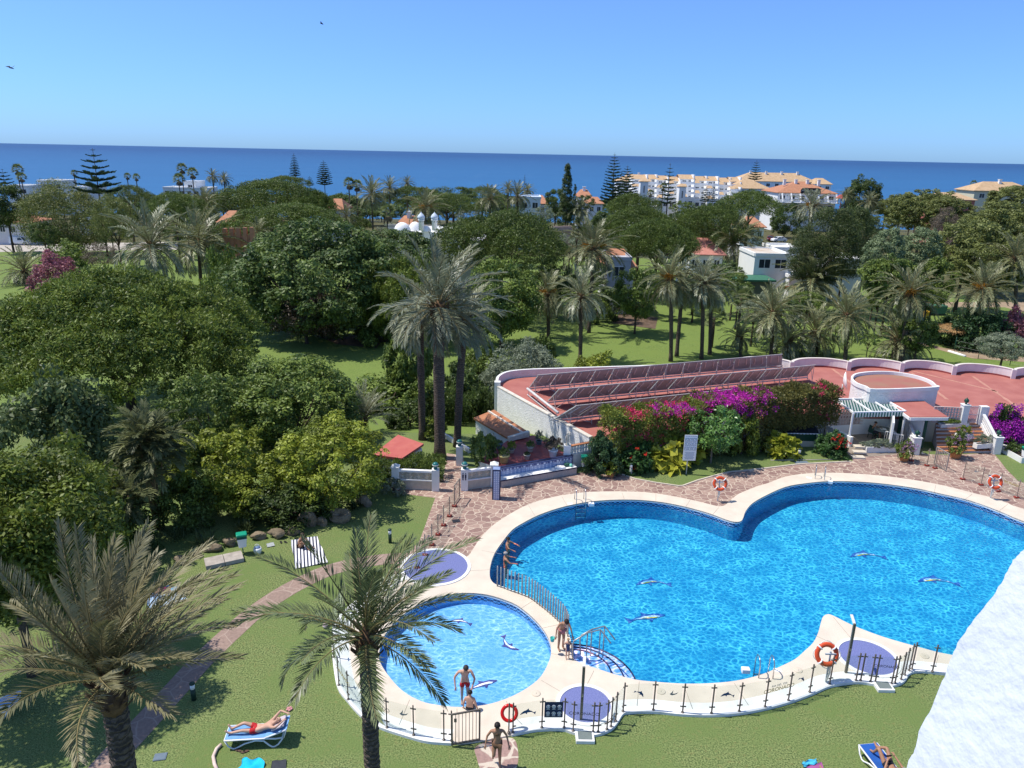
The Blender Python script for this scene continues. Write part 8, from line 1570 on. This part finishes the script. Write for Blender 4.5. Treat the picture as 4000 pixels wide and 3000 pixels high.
def house(label, pxl, pxr, pytop, Y, depth, roof='flat', rh=2.0, wall=None, roofm=None, nwin=3, name='villa', floors=1, chim=0, win=True):
 a, b = at(pxl, pytop, Y), at(pxr, pytop, Y); x0, x1 = a.x, b.x; zt = (a.z + b.z) / 2; gz = terrain(0, Y) - .3; T = thing(name, label, 'building', ((x0 + x1) / 2, Y, gz))
 zw = zt if roof == 'flat' else zt - rh; q = MB(); q.box(((x0 + x1) / 2, Y + depth / 2, (gz + zw) / 2), (x1 - x0, depth, zw - gz)); q.build('wall', wall or M_WWALL, T)
 q = MB()
 if roof == 'flat':
  for (p_, r_) in (((x0, Y), (x1, Y)), ((x1, Y), (x1, Y + depth)), ((x1, Y + depth), (x0, Y + depth)), ((x0, Y + depth), (x0, Y))): q.bar((*p_, zw + .15), (*r_, zw + .15), .3, .5)
  q.box(((x0 + x1) / 2, Y + depth / 2, zw + .02), (x1 - x0 - .3, depth - .3, .06)); q.build('parapet', wall or M_WWALL, T)
 else: hip_roof(q, x0, x1, Y, Y + depth, zw, rh); rf = q.build('roof', roofm or M_TILE_O, T)
 for i in range(chim):
  cx = x0 + (x1 - x0) * (i + 1) / (chim + 1); q = MB(); q.box((cx, Y + depth * .4, zw + rh * .9), (.8, .8, 1.8)); q.box((cx, Y + depth * .4, zw + rh * .9 + .95), (1.0, 1.0, .15)); q.build('chimney', M_WWALL, T)
 if win:
  for fl in range(floors):
   z = zw - 2.2 - fl * 3
   if z > gz: windows(T, x0 + (x1 - x0) * .5 / nwin, Y, z, nwin, (x1 - x0) / nwin, min(1.6, (x1 - x0) / nwin * .5), 1.3)
 return T
# terraced white apartments
Y_ = 300
def ap(px, py): return at(px, py, Y_)
apt = thing('apartment_block', 'long white terraced apartment complex with sand coloured roofs by the sea', 'building', (ap(2650, 800).x, Y_, terrain(0, Y_)))
cols = [(2500, 690, 60), (2545, 690, 45), (2590, 694, 45), (2635, 698, 50), (2685, 690, 55), (2735, 696, 55), (2785, 697, 45), (2830, 702, 50), (2875, 700, 40)]
for i, (px, py, wd) in enumerate(cols):
 for k in range(5):
  Yk = Y_ - k * 5.5 + (i % 2) * 2; a, b = at(px - wd / 2, py + k * 20 + 8, Yk), at(px + wd / 2, py + k * 20 + 8, Yk); q = MB(); zt = a.z; x0, x1 = a.x, b.x; gz = terrain(0, Y_)
  q.box(((x0 + x1) / 2, Yk + 4, (gz + zt) / 2), (x1 - x0, 8, zt - gz)); q.build('wall', M_WWALL, apt)
  if k == 0: q = MB(); q.add([(x0 - .3, Yk - .4, zt - .1), (x1 + .3, Yk - .4, zt - .1), (x1 + .3, Yk + 4.4, zt + 1.5), (x0 - .3, Yk + 4.4, zt + 1.5), (x0 - .3, Yk + 8, zt + .6), (x1 + .3, Yk + 8, zt + .6)], [(0, 1, 2, 3), (3, 2, 5, 4)]); q.build('roof', M_TILE_S, apt)
  else:
   q = MB(); q.bar((x0, Yk, zt + .4), (x1, Yk, zt + .4), .25, .9); q.build('terrace_wall', M_WWALL, apt)
   if (i + k) % 2 == 0: xm = (x0 + x1) / 2; q = MB(); q.add([(x0, Yk + .6, zt + .9), (xm, Yk + .6, zt + .9), (xm, Yk + 3, zt + 1.8), (x0, Yk + 3, zt + 1.8), (x0, Yk + .6, zt), (xm, Yk + .6, zt)], [(0, 1, 2, 3), (0, 4, 5, 1)]); q.build('terrace_roof', M_TILE_S, apt)
  q = MB(); q.box((x1 - .15, Yk + 2, zt + .3), (.5, 4.4, 2.6)); q.build('party_wall', M_WWALL, apt)
  windows(apt, x0 + (x1 - x0) * .3, Yk, zt - 2.1, 2, (x1 - x0) * .42, 1.4, 1.5)
for px, py0, w_ in ((2518, 708, 30), (2668, 728, 26)):
 a, b = at(px - w_ / 2, py0, Y_ - 26), at(px + w_ / 2, py0, Y_ - 26); q = MB(); gz = terrain(0, Y_); q.box(((a.x + b.x) / 2, Y_ - 24, (gz + a.z) / 2), (b.x - a.x, 4, a.z - gz)); q.build('stair_tower', M_WWALL, apt); q = MB(); hip_roof(q, a.x, b.x, Y_ - 26, Y_ - 22, a.z, .9, .3); q.build('tower_roof', M_TILE_S, apt); windows(apt, (a.x + b.x) / 2, Y_ - 26, a.z - 4, 1, 1, .5, 2.5)
house('white gabled end of the apartments behind the norfolk pines with arches', 2415, 2545, 682, 315, 10, 'hip', 2.6, roofm=M_TILE_S, nwin=7, name='apartment_block', chim=2)
house('sand roofed white wing between the apartments and the hotel', 2862, 3012, 702, 292, 12, 'hip', 3.2, roofm=M_TILE_S, nwin=5, name='apartment_block')
house('long sand roofed block behind the orange roofed hotel', 2885, 3195, 676, 340, 14, 'hip', 3.6, roofm=M_TILE_S, nwin=9, name='apartment_block', chim=4)
house('low white block with sand roof at the right end behind the hotel', 3190, 3252, 697, 335, 12, 'hip', 2.4, roofm=M_TILE_S, nwin=2, name='apartment_block')
# hotel with the dark sign
YH = 250; T = house('white hotel with a wide orange hipped roof and a dark name sign', 3045, 3275, 712, YH, 16, 'hip', 3.4, nwin=6, name='hotel', floors=2, chim=4)
l, r_ = at(3125, 755, YH - .6), at(3206, 735, YH - .6); q = MB(); n_s = 12; w_ = (r_.x - l.x); cx = (l.x + r_.x) / 2; zb_ = l.z; h_ = r_.z - l.z
op = [(-.5 * w_, 0), (.5 * w_, 0), (.5 * w_, h_ * .6), (.46 * w_, h_ * .85), (.38 * w_, h_), (-.38 * w_, h_), (-.46 * w_, h_ * .85), (-.5 * w_, h_ * .6)]; Ms = frame((cx, YH - .9, zb_), (1, 0, 0), (0, 0, 1)); q.prism(op, 0, .2); q.v = [tuple(Ms @ Vector(v)) for v in q.v]; sg = q.build('sign_board', mat('sign_dark_navy', (.012, .014, .03), rough=.4), T)
text('lettering', 'EL OCEANO', h_ * .42, mat('sign_letter_grey', (.45, .47, .5)), Ms @ Matrix.Translation((w_ * .1, h_ * .45, .22)), sg); q = MB(); q.prism([(x * 1.6 - w_ * .36, y * 1.6 + h_ * .5) for x, y in dolphin_pts()], .21, .23); q.v = [tuple(Ms @ Vector(v)) for v in q.v]; q.build('emblem', mat('sign_letter_grey', (.45, .47, .5)), sg)
x0, x1 = at(3045, 760, YH).x, at(3275, 760, YH).x; zz = at(3150, 790, YH).z; q = MB(); q.box(((x0 + x1) / 2, YH - 1.3, zz - .1), (x1 - x0 + 1, 2.6, .2)); bal = q.build('balcony', M_WWALL, T); q = MB(); q.bar((x0, YH - 2.5, zz + 1.0), (x1, YH - 2.5, zz + 1.0), .12);
for i in range(60): X = x0 + (x1 - x0) * i / 59; q.bar((X, YH - 2.5, zz), (X, YH - 2.5, zz + 1.0), .06)
q.build('balustrade', M_WWALL, bal)
for i in range(7): X = x0 + (x1 - x0) * (i + .2) / 6.5; q = MB(); q.bar((X, YH - 2.4, zz), (X, YH - .6, zz + 2.7), .35); q.build('brace', M_WWALL, bal)
# white pavilion with green roof, lower wing
YP = 112; T = house('white pavilion with a flat roof and large windows beside the palms', 2950, 3085, 1000, YP, 8, 'flat', nwin=2, name='pavilion', win=False); z = at(3000, 1040, YP).z; windows(T, at(2985, 1040, YP).x, YP, z - .3, 2, at(3048, 1040, YP).x - at(2985, 1040, YP).x, 1.7, 1.35)
q = MB(); p = at(3110, 1018, YP + 3); q.box((at(3085, 1018, YP).x + .1, YP + 2.5, p.z), (.35, .9, .55)); q.build('air_conditioner', M_WHITE, T); xl = at(2950, 1000, YP).x; xr = at(3085, 1000, YP).x; q = MB(); q.box(((xl + xr) / 2 - .3, YP + 4, at(3000, 1000, YP).z + .25), (xr - xl - 1, 7, .05)); q.build('stain', mat('rusty_roof_stain', (.48, .36, .26), col2=(.6, .56, .5), scale=.5), T)
q = MB(); a, b = at(2880, 1095, YP - 5), at(3030, 1115, YP - 5); q.box(((a.x + b.x) / 2, YP - 2.6, a.z), (b.x - a.x, 5, .25)); gr = q.build('canopy', mat('green_flat_roof', (.045, .15, .10), rough=.7, var=.12), T); q = MB(); q.box(((a.x + b.x) / 2, YP - 2.6, (a.z + terrain(0, YP)) / 2 - .2), (b.x - a.x - 1, 4, a.z - terrain(0, YP))); q.build('canopy_wall', mat('shaded_canopy_wall', (.10, .11, .10)), T)  # shade under the canopy is put into this wall's near-black colour
house('low white wing right of the pavilion with a small tiled strip', 3085, 3240, 1085, 110, 6, 'flat', name='pavilion', win=False); house('white flat roofed house behind the half dead palm', 3250, 3375, 1020, 114, 7, 'flat', name='villa', win=False)
house('low white back room with grey roof behind the pavilion', 3025, 3125, 975, 121, 6, 'flat', name='villa', win=False)
q = MB(); a, b = at(3045, 1125, 108), at(3110, 1140, 108); q.box(((a.x + b.x) / 2, 108.5, a.z), (b.x - a.x, 1.6, .2), M=Matrix.Rotation(-.4, 3, 'X')); tag(q.build('tiled_canopy', M_TILE_O), 'short red tiled canopy below the pavilion wing', 'canopy')
# domed villa
YD = 118; T = thing('domed_villa', 'white villa with two onion domed towers and round domes', 'building', (at(1650, 900, YD).x, YD, terrain(0, YD))); gz = terrain(0, YD)
a, b = at(1560, 905, YD), at(1760, 905, YD); q = MB(); q.box(((a.x + b.x) / 2, YD + 5, (gz + a.z) / 2), (b.x - a.x, 10, a.z - gz)); q.build('wall', M_WWALL, T)
def dome(px, pyt, pyb, wpx, Y): t = PT(px, pyb, Y); c = at(px, pyb, Y); h = at(px, pyt, Y).z - c.z; r_ = wpx * t / 2; q = MB(); q.lathe([(r_ * math.cos(k * math.pi / 16), h * math.sin(k * math.pi / 16)) for k in range(8)] + [(.02, h)], c, 24); q.build('dome', M_WWALL, T)
dome(1572, 868, 905, 66, YD + 1); dome(1622, 866, 905, 56, YD + 3); dome(1665, 882, 905, 40, YD)
for px in (1646, 1698):
 c = at(px, 900, YD - .5); t = PT(px, 850, YD); H_ = at(px, 862, YD).z; q = MB(); q.lathe([(10.5 * t, 0), (10.5 * t, H_ - c.z), (13 * t, H_ - c.z + .1), (13 * t, H_ - c.z + .25)], c, 20); tw = q.build('tower', M_WWALL, T); q = MB(); q.lathe([(11 * t, 0), (14.5 * t, 5 * t), (14.5 * t, 10 * t), (11 * t, 16 * t), (5 * t, 22 * t), (1.5 * t, 26 * t), (.3 * t, 29 * t)], (c.x, c.y, H_ + .25), 24); q.build('onion_dome', M_BLUEW, tw); q = MB(); q.lathe([(10.9 * t, 0), (10.9 * t, 3.4 * t)], (c.x, c.y, H_ - 4.2 * t), 8, smooth=False); q.build('lantern_window', M_WIN, tw)
house('white curved villa wing seen through the bare branches of the wide pine', 1700, 1800, 925, 112, 8, 'flat', name='villa', nwin=2); house('tall grey white villa wall below the wide pine', 1800, 1890, 950, 108, 8, 'flat', name='villa', nwin=1, wall=mat('greyish_wall', (.42, .41, .43), var=.06))
q = MB(); a, b = at(1515, 873, 128), at(1720, 873, 128); n = 44
q.box(((a.x + b.x) / 2, 128, (a.z - .6 + terrain(0, 128)) / 2), (b.x - a.x, .4, a.z - .6 - terrain(0, 128)))
for i in range(n): q.box((a.x + (b.x - a.x) * (i + .5) / n, 128, a.z - .35), ((b.x - a.x) / n * .6, .38, .5))
tag(q.build('garden_wall', mat('pale_stone_wall', (.50, .46, .40), var=.1)), 'crenellated pale stone wall behind the domed villa', 'wall')
house('tile roofed villa behind the crenellated wall', 1545, 1635, 848, 140, 8, 'hip', 1.8, nwin=2, chim=1); house('villa with tiled roof and satellite dishes beside the dark pine dome', 1270, 1335, 780, 178, 9, 'hip', 2.2, nwin=2)
# left
house('white house with red shutters behind the white van', -60, 100, 838, 166, 9, 'hip', 1.6, nwin=4, name='villa', wall=mat('shaded_white_wall', (.62, .60, .62), var=.05)); house('pale shore house with stepped flat roofs at the left skyline', 145, 240, 708, 260, 9, 'flat', nwin=3, name='villa'); house('low white shore house at the left edge', 30, 110, 728, 250, 8, 'flat', nwin=2)  # duller copy of the sunlit white wall: its shade is in the colour
house('white modern shore house with a tall block, behind the fan palms', 718, 765, 712, 270, 8, 'flat', nwin=1); house('low long part of the modern shore house', 636, 810, 736, 268, 9, 'flat', nwin=6); house('small white house between the wind-swept tree and the norfolk pine', 290, 350, 735, 190, 8, 'flat', nwin=2)
house('orange walled villa behind the left date palms', 852, 910, 828, 150, 8, 'hip', 2, wall=mat('orange_wall', (.48, .22, .12), var=.08), nwin=2); q = MB(); a, b = at(880, 915, 118), at(985, 910, 118); q.bar((a.x, 118, a.z - 1), (b.x, 118, b.z - 1), .3, 1.3)
for i in range(5): p = a.lerp(b, i / 4); q.box((p.x, 118, p.z - .6), (.6, .6, 3.0))
tag(q.build('garden_wall', mat('orange_wall', (.48, .22, .12))), 'orange garden wall with pillars right of the left date palms', 'wall')
# middle
house('pale blue modern house with glass balcony left of the columnar conifer', 2028, 2112, 775, 175, 9, 'flat', wall=M_BLUEW, nwin=2, name='villa'); house('white house with tiled roof right of the pale blue house', 2075, 2136, 765, 185, 8, 'hip', 1.8, nwin=2); house('orange roofed villa by the sea right of the conifer', 2262, 2310, 742, 230, 9, 'hip', 2, nwin=2, chim=1); house('low orange roofed villa between the conifer and the norfolk pines', 2300, 2355, 772, 215, 9, 'hip', 1.6, nwin=2)
house('red roofed white villa hidden under the central pines', 2370, 2480, 985, 102, 8, 'hip', 1.9, nwin=2); house('pink roofed villa behind the twin trunk pine', 2700, 2830, 940, 122, 9, 'hip', 2.2, roofm=mat('pink_tiles', (.45, .17, .14), col2=(.52, .24, .19), scale=2), nwin=3); house('white villa with white gable left of the hotel trees', 2900, 2990, 850, 168, 9, 'hip', 2, nwin=3)
q = MB(); a, b = at(2150, 882, 130), at(2232, 880, 130)
for i in range(28): p = a.lerp(b, i / 27); q.lathe([(.12, 0), (.2, .3), (.1, .7), (.16, .95)], (p.x, 130, p.z - 1.2), 6)
q.bar((a.x, 130, a.z - .2), (b.x, 130, b.z - .2), .3, .2); q.bar((a.x, 130, a.z - 2.3), (b.x, 130, b.z - 2.3), .3, 2.2); tag(q.build('balustrade', mat('rose_balustrade', (.50, .33, .27))), 'rose coloured terrace balustrade left of the fruiting palm', 'balustrade')
house('white villa coloured grey for shade, with dark window behind the park palms', 2375, 2465, 1015, 100, 7, 'flat', nwin=1, wall=mat('greyish_wall', (.42, .41, .43)))  # shade over this white villa is put into its grey wall colour
# right
house('pink villa with a sand tiled roof above the right hand grove', 3672, 3815, 755, 200, 10, 'hip', 1.6, wall=M_PINK, roofm=M_TILE_S, nwin=2); house('cream house with sand roof and chimney at the right edge', 3815, 4060, 712, 235, 10, 'hip', 2.6, wall=mat('cream_wall', (.60, .56, .40), var=.04), roofm=M_TILE_S, nwin=4, chim=1)
q = MB(); a, b = at(3278, 775, 245), at(3310, 775, 245); hip_roof(q, a.x, b.x, 245, 248, a.z, 1.2, 0); q.bar(((a.x + b.x) / 2, 246.5, terrain(0, 246)), ((a.x + b.x) / 2, 246.5, a.z), .2); tag(q.build('beach_pavilion', mat('red_canvas', (.45, .09, .08))), 'small red canvas pavilion beside the hotel', 'pavilion')
# road, car park, dirt lot
def patch(name, px, m, lift=.03, Yz=None):
 v = []
 for x, y in px:
  z = -2.5
  for _ in range(25): p = P(x, y, z); z = terrain(0, p.y) + lift
  v.append(P(x, y, z))
 q = MB(); q.add(v, [tuple(range(len(v)))]); o = q.build(name, m); tag(o, kind='structure'); return v
M_ASPH = mat('asphalt', (.15, .145, .14), rough=.9, var=.1, scale=1); M_DIRT = mat('dirt', (.30, .22, .145), rough=.95, var=.18, scale=.6, detail=8)
patch('car_park', [(2900, 985), (3200, 985), (3160, 900), (2880, 900)], M_ASPH); patch('road', [(-60, 985), (700, 975), (700, 945), (-60, 955)], mat('pale_road', (.42, .38, .33), rough=.9, var=.1)); patch('dirt_ground', [(3540, 1330), (3700, 1375), (3800, 1400), (4100, 1420), (4200, 1180), (3540, 1180)], M_DIRT)
patch('dirt_ground', [(2390, 1262), (2560, 1285), (2570, 1240), (2420, 1225)], mat('brown_mulch', (.12, .08, .055), var=.3, scale=2)); patch('dirt_ground', [(1010, 1225), (1320, 1345), (1470, 1360), (1560, 1250), (1250, 1180)], mat('brown_mulch', (.12, .08, .055)))
M_TYRE = mat('tyre', (.02, .02, .02), rough=.8); M_CARW = mat('car_white', (.72, .73, .74), rough=.25, spec=.5, var=.01)
def car(label, px, py, Y, rz, m, van=False, z=None):
 c = at(px, py, Y); gz = terrain(0, Y) + .04; T = thing('van' if van else 'parked_car', label, 'van' if van else 'car', (c.x, Y, gz), rz, None if van else 'cars in the car park beyond the pavilion')
 L = 2.1; pr = [(-L, .35), (-L, .75), (-L + .15, .95), (-1.3, 1.02), (-.7, 1.5), (.9, 1.52), (1.7, 1.05), (L, .9), (L, .35)] if not van else [(-2.2, .35), (-2.2, .8), (-1.9, .98), (-1.2, 1.08), (-.55, 1.78), (2.15, 1.85), (2.2, 1.2), (2.2, .35)]
 q = MB(); n = len(pr); w_ = .86; ins = lambda z_: w_ - max(0, z_ - 1.0) * .28
 q.add([(x, -ins(z_), z_) for x, z_ in pr] + [(x, ins(z_), z_) for x, z_ in pr], [tuple(range(n))[::-1], tuple(range(n, 2 * n))] + [(i, (i + 1) % n, n + (i + 1) % n, n + i) for i in range(n)]); q.build('body', m, T, local=True, bevel=.06)
 for y in (-1, 1):
  q = MB(); zz = [(-1.05, 1.08), (-.62, 1.42), (.1, 1.44), (.1, 1.06)] if not van else [(-1.0, 1.12), (-.5, 1.62), (.15, 1.64), (.15, 1.1)]; q.add([(x, y * (ins(z_) + .012), z_) for x, z_ in zz], [(0, 1, 2, 3)]); q.build('side_window', M_WIN, T, local=True)
  if not van: q = MB(); q.add([(x, y * (ins(z_) + .012), z_) for x, z_ in [(.2, 1.06), (.2, 1.44), (.85, 1.43), (1.45, 1.08)]], [(0, 1, 2, 3)]); q.build('side_window', M_WIN, T, local=True)
  for x in (-1.3, 1.3): q = MB(); qq = MB().lathe([(.2, -.1), (.33, -.1), (.33, .1), (.2, .1)], (0, 0, 0), 18); q.add([(v[0] + x, y * .8 + v[2], v[1] + .33) for v in qq.v], qq.f); wh = q.build('wheel', M_TYRE, T, local=True); q = MB(); qq = MB().lathe([(.2, -.11), (.2, .11)], (0, 0, 0), 14); q.add([(v[0] + x, y * .8 + v[2], v[1] + .33) for v in qq.v], qq.f); q.build('rim', M_STEEL, wh, local=True)
  q = MB(); q.box((-L - .0, y * .6, .75), (.1, .3, .14)); q.build('headlight', M_WHITE, T, local=True)
 q = MB(); q.add([(pr[3][0] + .05, -.7, 1.09), (pr[3][0] + .05, .7, 1.09), (pr[4][0] - .03, .62, pr[4][1] - .05), (pr[4][0] - .03, -.62, pr[4][1] - .05)], [(0, 1, 2, 3)]); q.v = [(x - .05, y, z_ + .04) for x, y, z_ in q.v]; q.build('windscreen', M_WIN, T, local=True); return T
def Yg(px, py):
 z = -2.5
 for _ in range(25): p = P(px, py, z); z = terrain(0, p.y)
 return p.y
car('white small suv in the car park beyond the pavilion', 3042, 940, Yg(3042, 946), R(15), M_CARW); car('dark red car beside the white one in the car park', 3008, 938, Yg(3008, 942), R(70), mat('car_red', (.12, .01, .015), rough=.25, spec=.5)); car('pale blue car with roof box at the near side of the car park', 3003, 968, Yg(3003, 974), R(75), mat('car_pale', (.35, .42, .46), rough=.25, spec=.5)); car('white van parked in the shade at the left', 82, 950, Yg(82, 957), R(178), M_CARW, van=True)
# palapa, fence and litter of the dirt lot
p = at(3710, 1330, Yg(3710, 1352)); T = thing('palapa', 'straw thatched sunshade on the dirt ground at the right', 'parasol', (p.x, p.y, -2.2)); q = MB(); q.tube([(0, 0, 0), (0, 0, 2.3)], .08, 8); q.build('pole', BARK, T, local=True); g = np.random.default_rng(3); n = 2600; az = g.uniform(0, 6.28, n); rr_ = np.sqrt(g.uniform(0, 1, n)) * 1.9; pp_ = np.stack([rr_ * np.cos(az), rr_ * np.sin(az), 2.75 - rr_ * .28], 1); aa = unit(np.stack([np.cos(az), np.sin(az), -.45 + 0 * az], 1) + g.normal(size=(n, 3)) * .25); wv = np.stack([-np.sin(az), np.cos(az), 0 * az], 1); me = leafquads('thatch', pp_, aa, wv, g.uniform(.3, .6, n), np.full(n, .06), g.uniform(0, 1, n), .15); me.materials.append(LM['thatch']); o = bpy.data.objects.new('thatch', me); COL.objects.link(o); o.parent = T
T = thing('wire_fence', 'thin wire fence on posts across the dirt ground at the right', 'fence', at(3820, 1400, 74)); a, b = at(3690, 1375, Yg(3720, 1390)), at(4100, 1430, Yg(4000, 1440)); posts = [P(x, y, -2.2) for x, y in ((3725, 1380), (3820, 1402), (3944, 1428), (4080, 1455))]
for pt in posts: q = MB(); q.tube([pt, pt + Vector((0, 0, 1.9))], .035, 6); q.build('post', M_GREENP, T)
q = MB()
for i in range(len(posts) - 1):
 for z in (.3, .9, 1.5): q.bar(posts[i] + Vector((0, 0, z)), posts[i + 1] + Vector((0, 0, z)), .015)
q.build('wire', M_STEEL, T); q = MB(); a, b = P(3705, 1372, -2.15), P(3770, 1392, -2.15); q.tube([a, b], .16, 10); tag(q.build('white_pipe', M_WHITE), 'thick white pipe lying at the edge of the park lawn', 'pipe')
for px, py, sz, m, lb in ((3640, 1220, (3.2, 2, 1.2), mat('green_skip', (.06, .16, .10)), 'green skip on the dirt ground'), (3680, 1285, (2.2, 1.4, .8), M_WHITE, 'white plastic tank on the dirt ground'), (3612, 1240, (.8, .8, 1.0), mat('yellow_machine', (.6, .36, .03)), 'small yellow machine on the dirt ground'), (3760, 1318, (3.0, 1.4, 1.0), mat('grey_tank', (.25, .30, .30)), 'grey low tank under the citrus bushes')):
 Yq = Yg(px, py + 8); c = at(px, py, Yq); T = thing('container' if 'machine' not in lb else 'machine', lb, 'container' if 'machine' not in lb else 'machine', (c.x, Yq, -2.2)); q = MB(); sx, sy, sz_ = sz; q.add([(-sx * .45, -sy * .45, .1), (sx * .45, -sy * .45, .1), (sx * .45, sy * .45, .1), (-sx * .45, sy * .45, .1), (-sx / 2, -sy / 2, sz_), (sx / 2, -sy / 2, sz_), (sx / 2, sy / 2, sz_), (-sx / 2, sy / 2, sz_)], [(3, 2, 1, 0), (4, 5, 6, 7), (0, 1, 5, 4), (1, 2, 6, 5), (2, 3, 7, 6), (3, 0, 4, 7)]); q.build('body', m, T, local=True, bevel=.04); q = MB(); q.bar((-sx / 2, 0, sz_ + .04), (sx / 2, 0, sz_ + .04), sy * .9, .06); q.build('lid', m, T, local=True)
 for e in (-.4, .4): q = MB(); q.box((sx * e, 0, .06), (.12, sy * .9, .12)); q.build('skid', M_DARK, T, local=True)
# fillers between the villas: individual rounded trees, in clusters
def cluster(label, group, n, seed, x0, x1, py0, py1, Y0, Y1, sps, w0, w1, nn=(70, 55), lf=.05):
 g = random.Random(seed)
 for i in range(n):
  f = i / max(1, n - 1); px = x0 + (x1 - x0) * ((i * .618 + g.random() * .2) % 1); Y = Y0 + (Y1 - Y0) * f; py = py0 + (py1 - py0) * f; hh = g.uniform(60, 95) * (120 / Y) ** .4
  tree(g.choice(sps), px, py + g.uniform(-8, 8), py + hh, g.uniform(w0, w1), Y + g.uniform(-4, 4), label, 'garden_tree', n=nn, leaf=lf, group=group, seed=g.randrange(4))
tree('green', 905, 850, 985, 150, 126, 'green tree hiding the orange walled villa', 'garden_tree', n=(90, 60), leaf=.045)
cluster('one of the rounded trees filling the villa gardens at the far left', 'garden trees at the far left', 20, 1, 150, 900, 870, 740, 140, 280, ['dark', 'green', 'acacia', 'carob'], 80, 150)
cluster('one of the trees between the villas left of the domed towers', 'garden trees left of the domed towers', 18, 2, 680, 1500, 900, 745, 125, 260, ['dark', 'green', 'carob', 'pine'], 80, 150)
cluster('one of the trees between the villas around the middle of the skyline', 'garden trees around the middle', 22, 3, 1450, 2420, 930, 755, 120, 260, ['dark', 'green', 'carob', 'pine', 'olive'], 70, 150)
cluster('one of the trees around the car park and below the terraced apartments', 'garden trees below the apartments', 18, 4, 2300, 2880, 930, 790, 125, 240, ['dark', 'green', 'carob', 'pine'], 70, 140)
cluster('one of the trees along the shore at the right behind the grove', 'shore trees at the right', 16, 5, 3250, 4020, 860, 770, 150, 280, ['dark', 'green', 'plane', 'olive'], 70, 150)
cluster('one of the far trees closing the view to the sea in the left half', 'far trees in the left half', 16, 8, 520, 1500, 790, 750, 225, 285, ['dark', 'carob', 'pine', 'green'], 110, 190)
cluster('one of the far trees closing the view to the sea in the middle', 'far trees in the middle', 16, 9, 1420, 2420, 800, 765, 225, 285, ['dark', 'carob', 'pine', 'green'], 110, 190)
cluster('one of the far shore trees under the tall feathery tree', 'far shore trees', 8, 10, 3240, 3660, 850, 800, 200, 270, ['dark', 'plane', 'olive'], 100, 170)
cluster('one of the dark bushes under the central pines behind the park palms', 'bushes under the central pines', 14, 6, 1900, 2900, 1130, 1010, 92, 104, ['dark', 'green', 'carob'], 110, 180)
cluster('one of the bushes at the back of the park lawn on the right', 'bushes at the back of the right park lawn', 10, 7, 2900, 3650, 1180, 1120, 86, 92, ['dark', 'green', 'olive'], 90, 150)
# two swifts in the sky
for px, py, lb, s_ in ((44, 266, 'dark swift flying at the upper left', .5), (1256, 92, 'tiny distant swift high in the sky', .12)):
 c = at(px, py, 60); q = MB(); q.add([(c.x - s_ * .9, 60, c.z + .12), (c.x - s_ * .3, 60.1, c.z + .16), (c.x, 60, c.z), (c.x - s_ * .2, 59.9, c.z + .02)], [(0, 1, 2, 3)]); q.add([(c.x + s_ * .7, 60, c.z + .2), (c.x + s_ * .2, 60.1, c.z + .14), (c.x, 60, c.z), (c.x + s_ * .15, 59.9, c.z)], [(0, 1, 2, 3)]); q.tube([(c.x - .05, 59.85, c.z), (c.x, 60, c.z + .02), (c.x + .08, 60.2, c.z - .03)], [.02, .06, .015], 6); tag(q.build('bird', M_DARK), lb, 'bird')
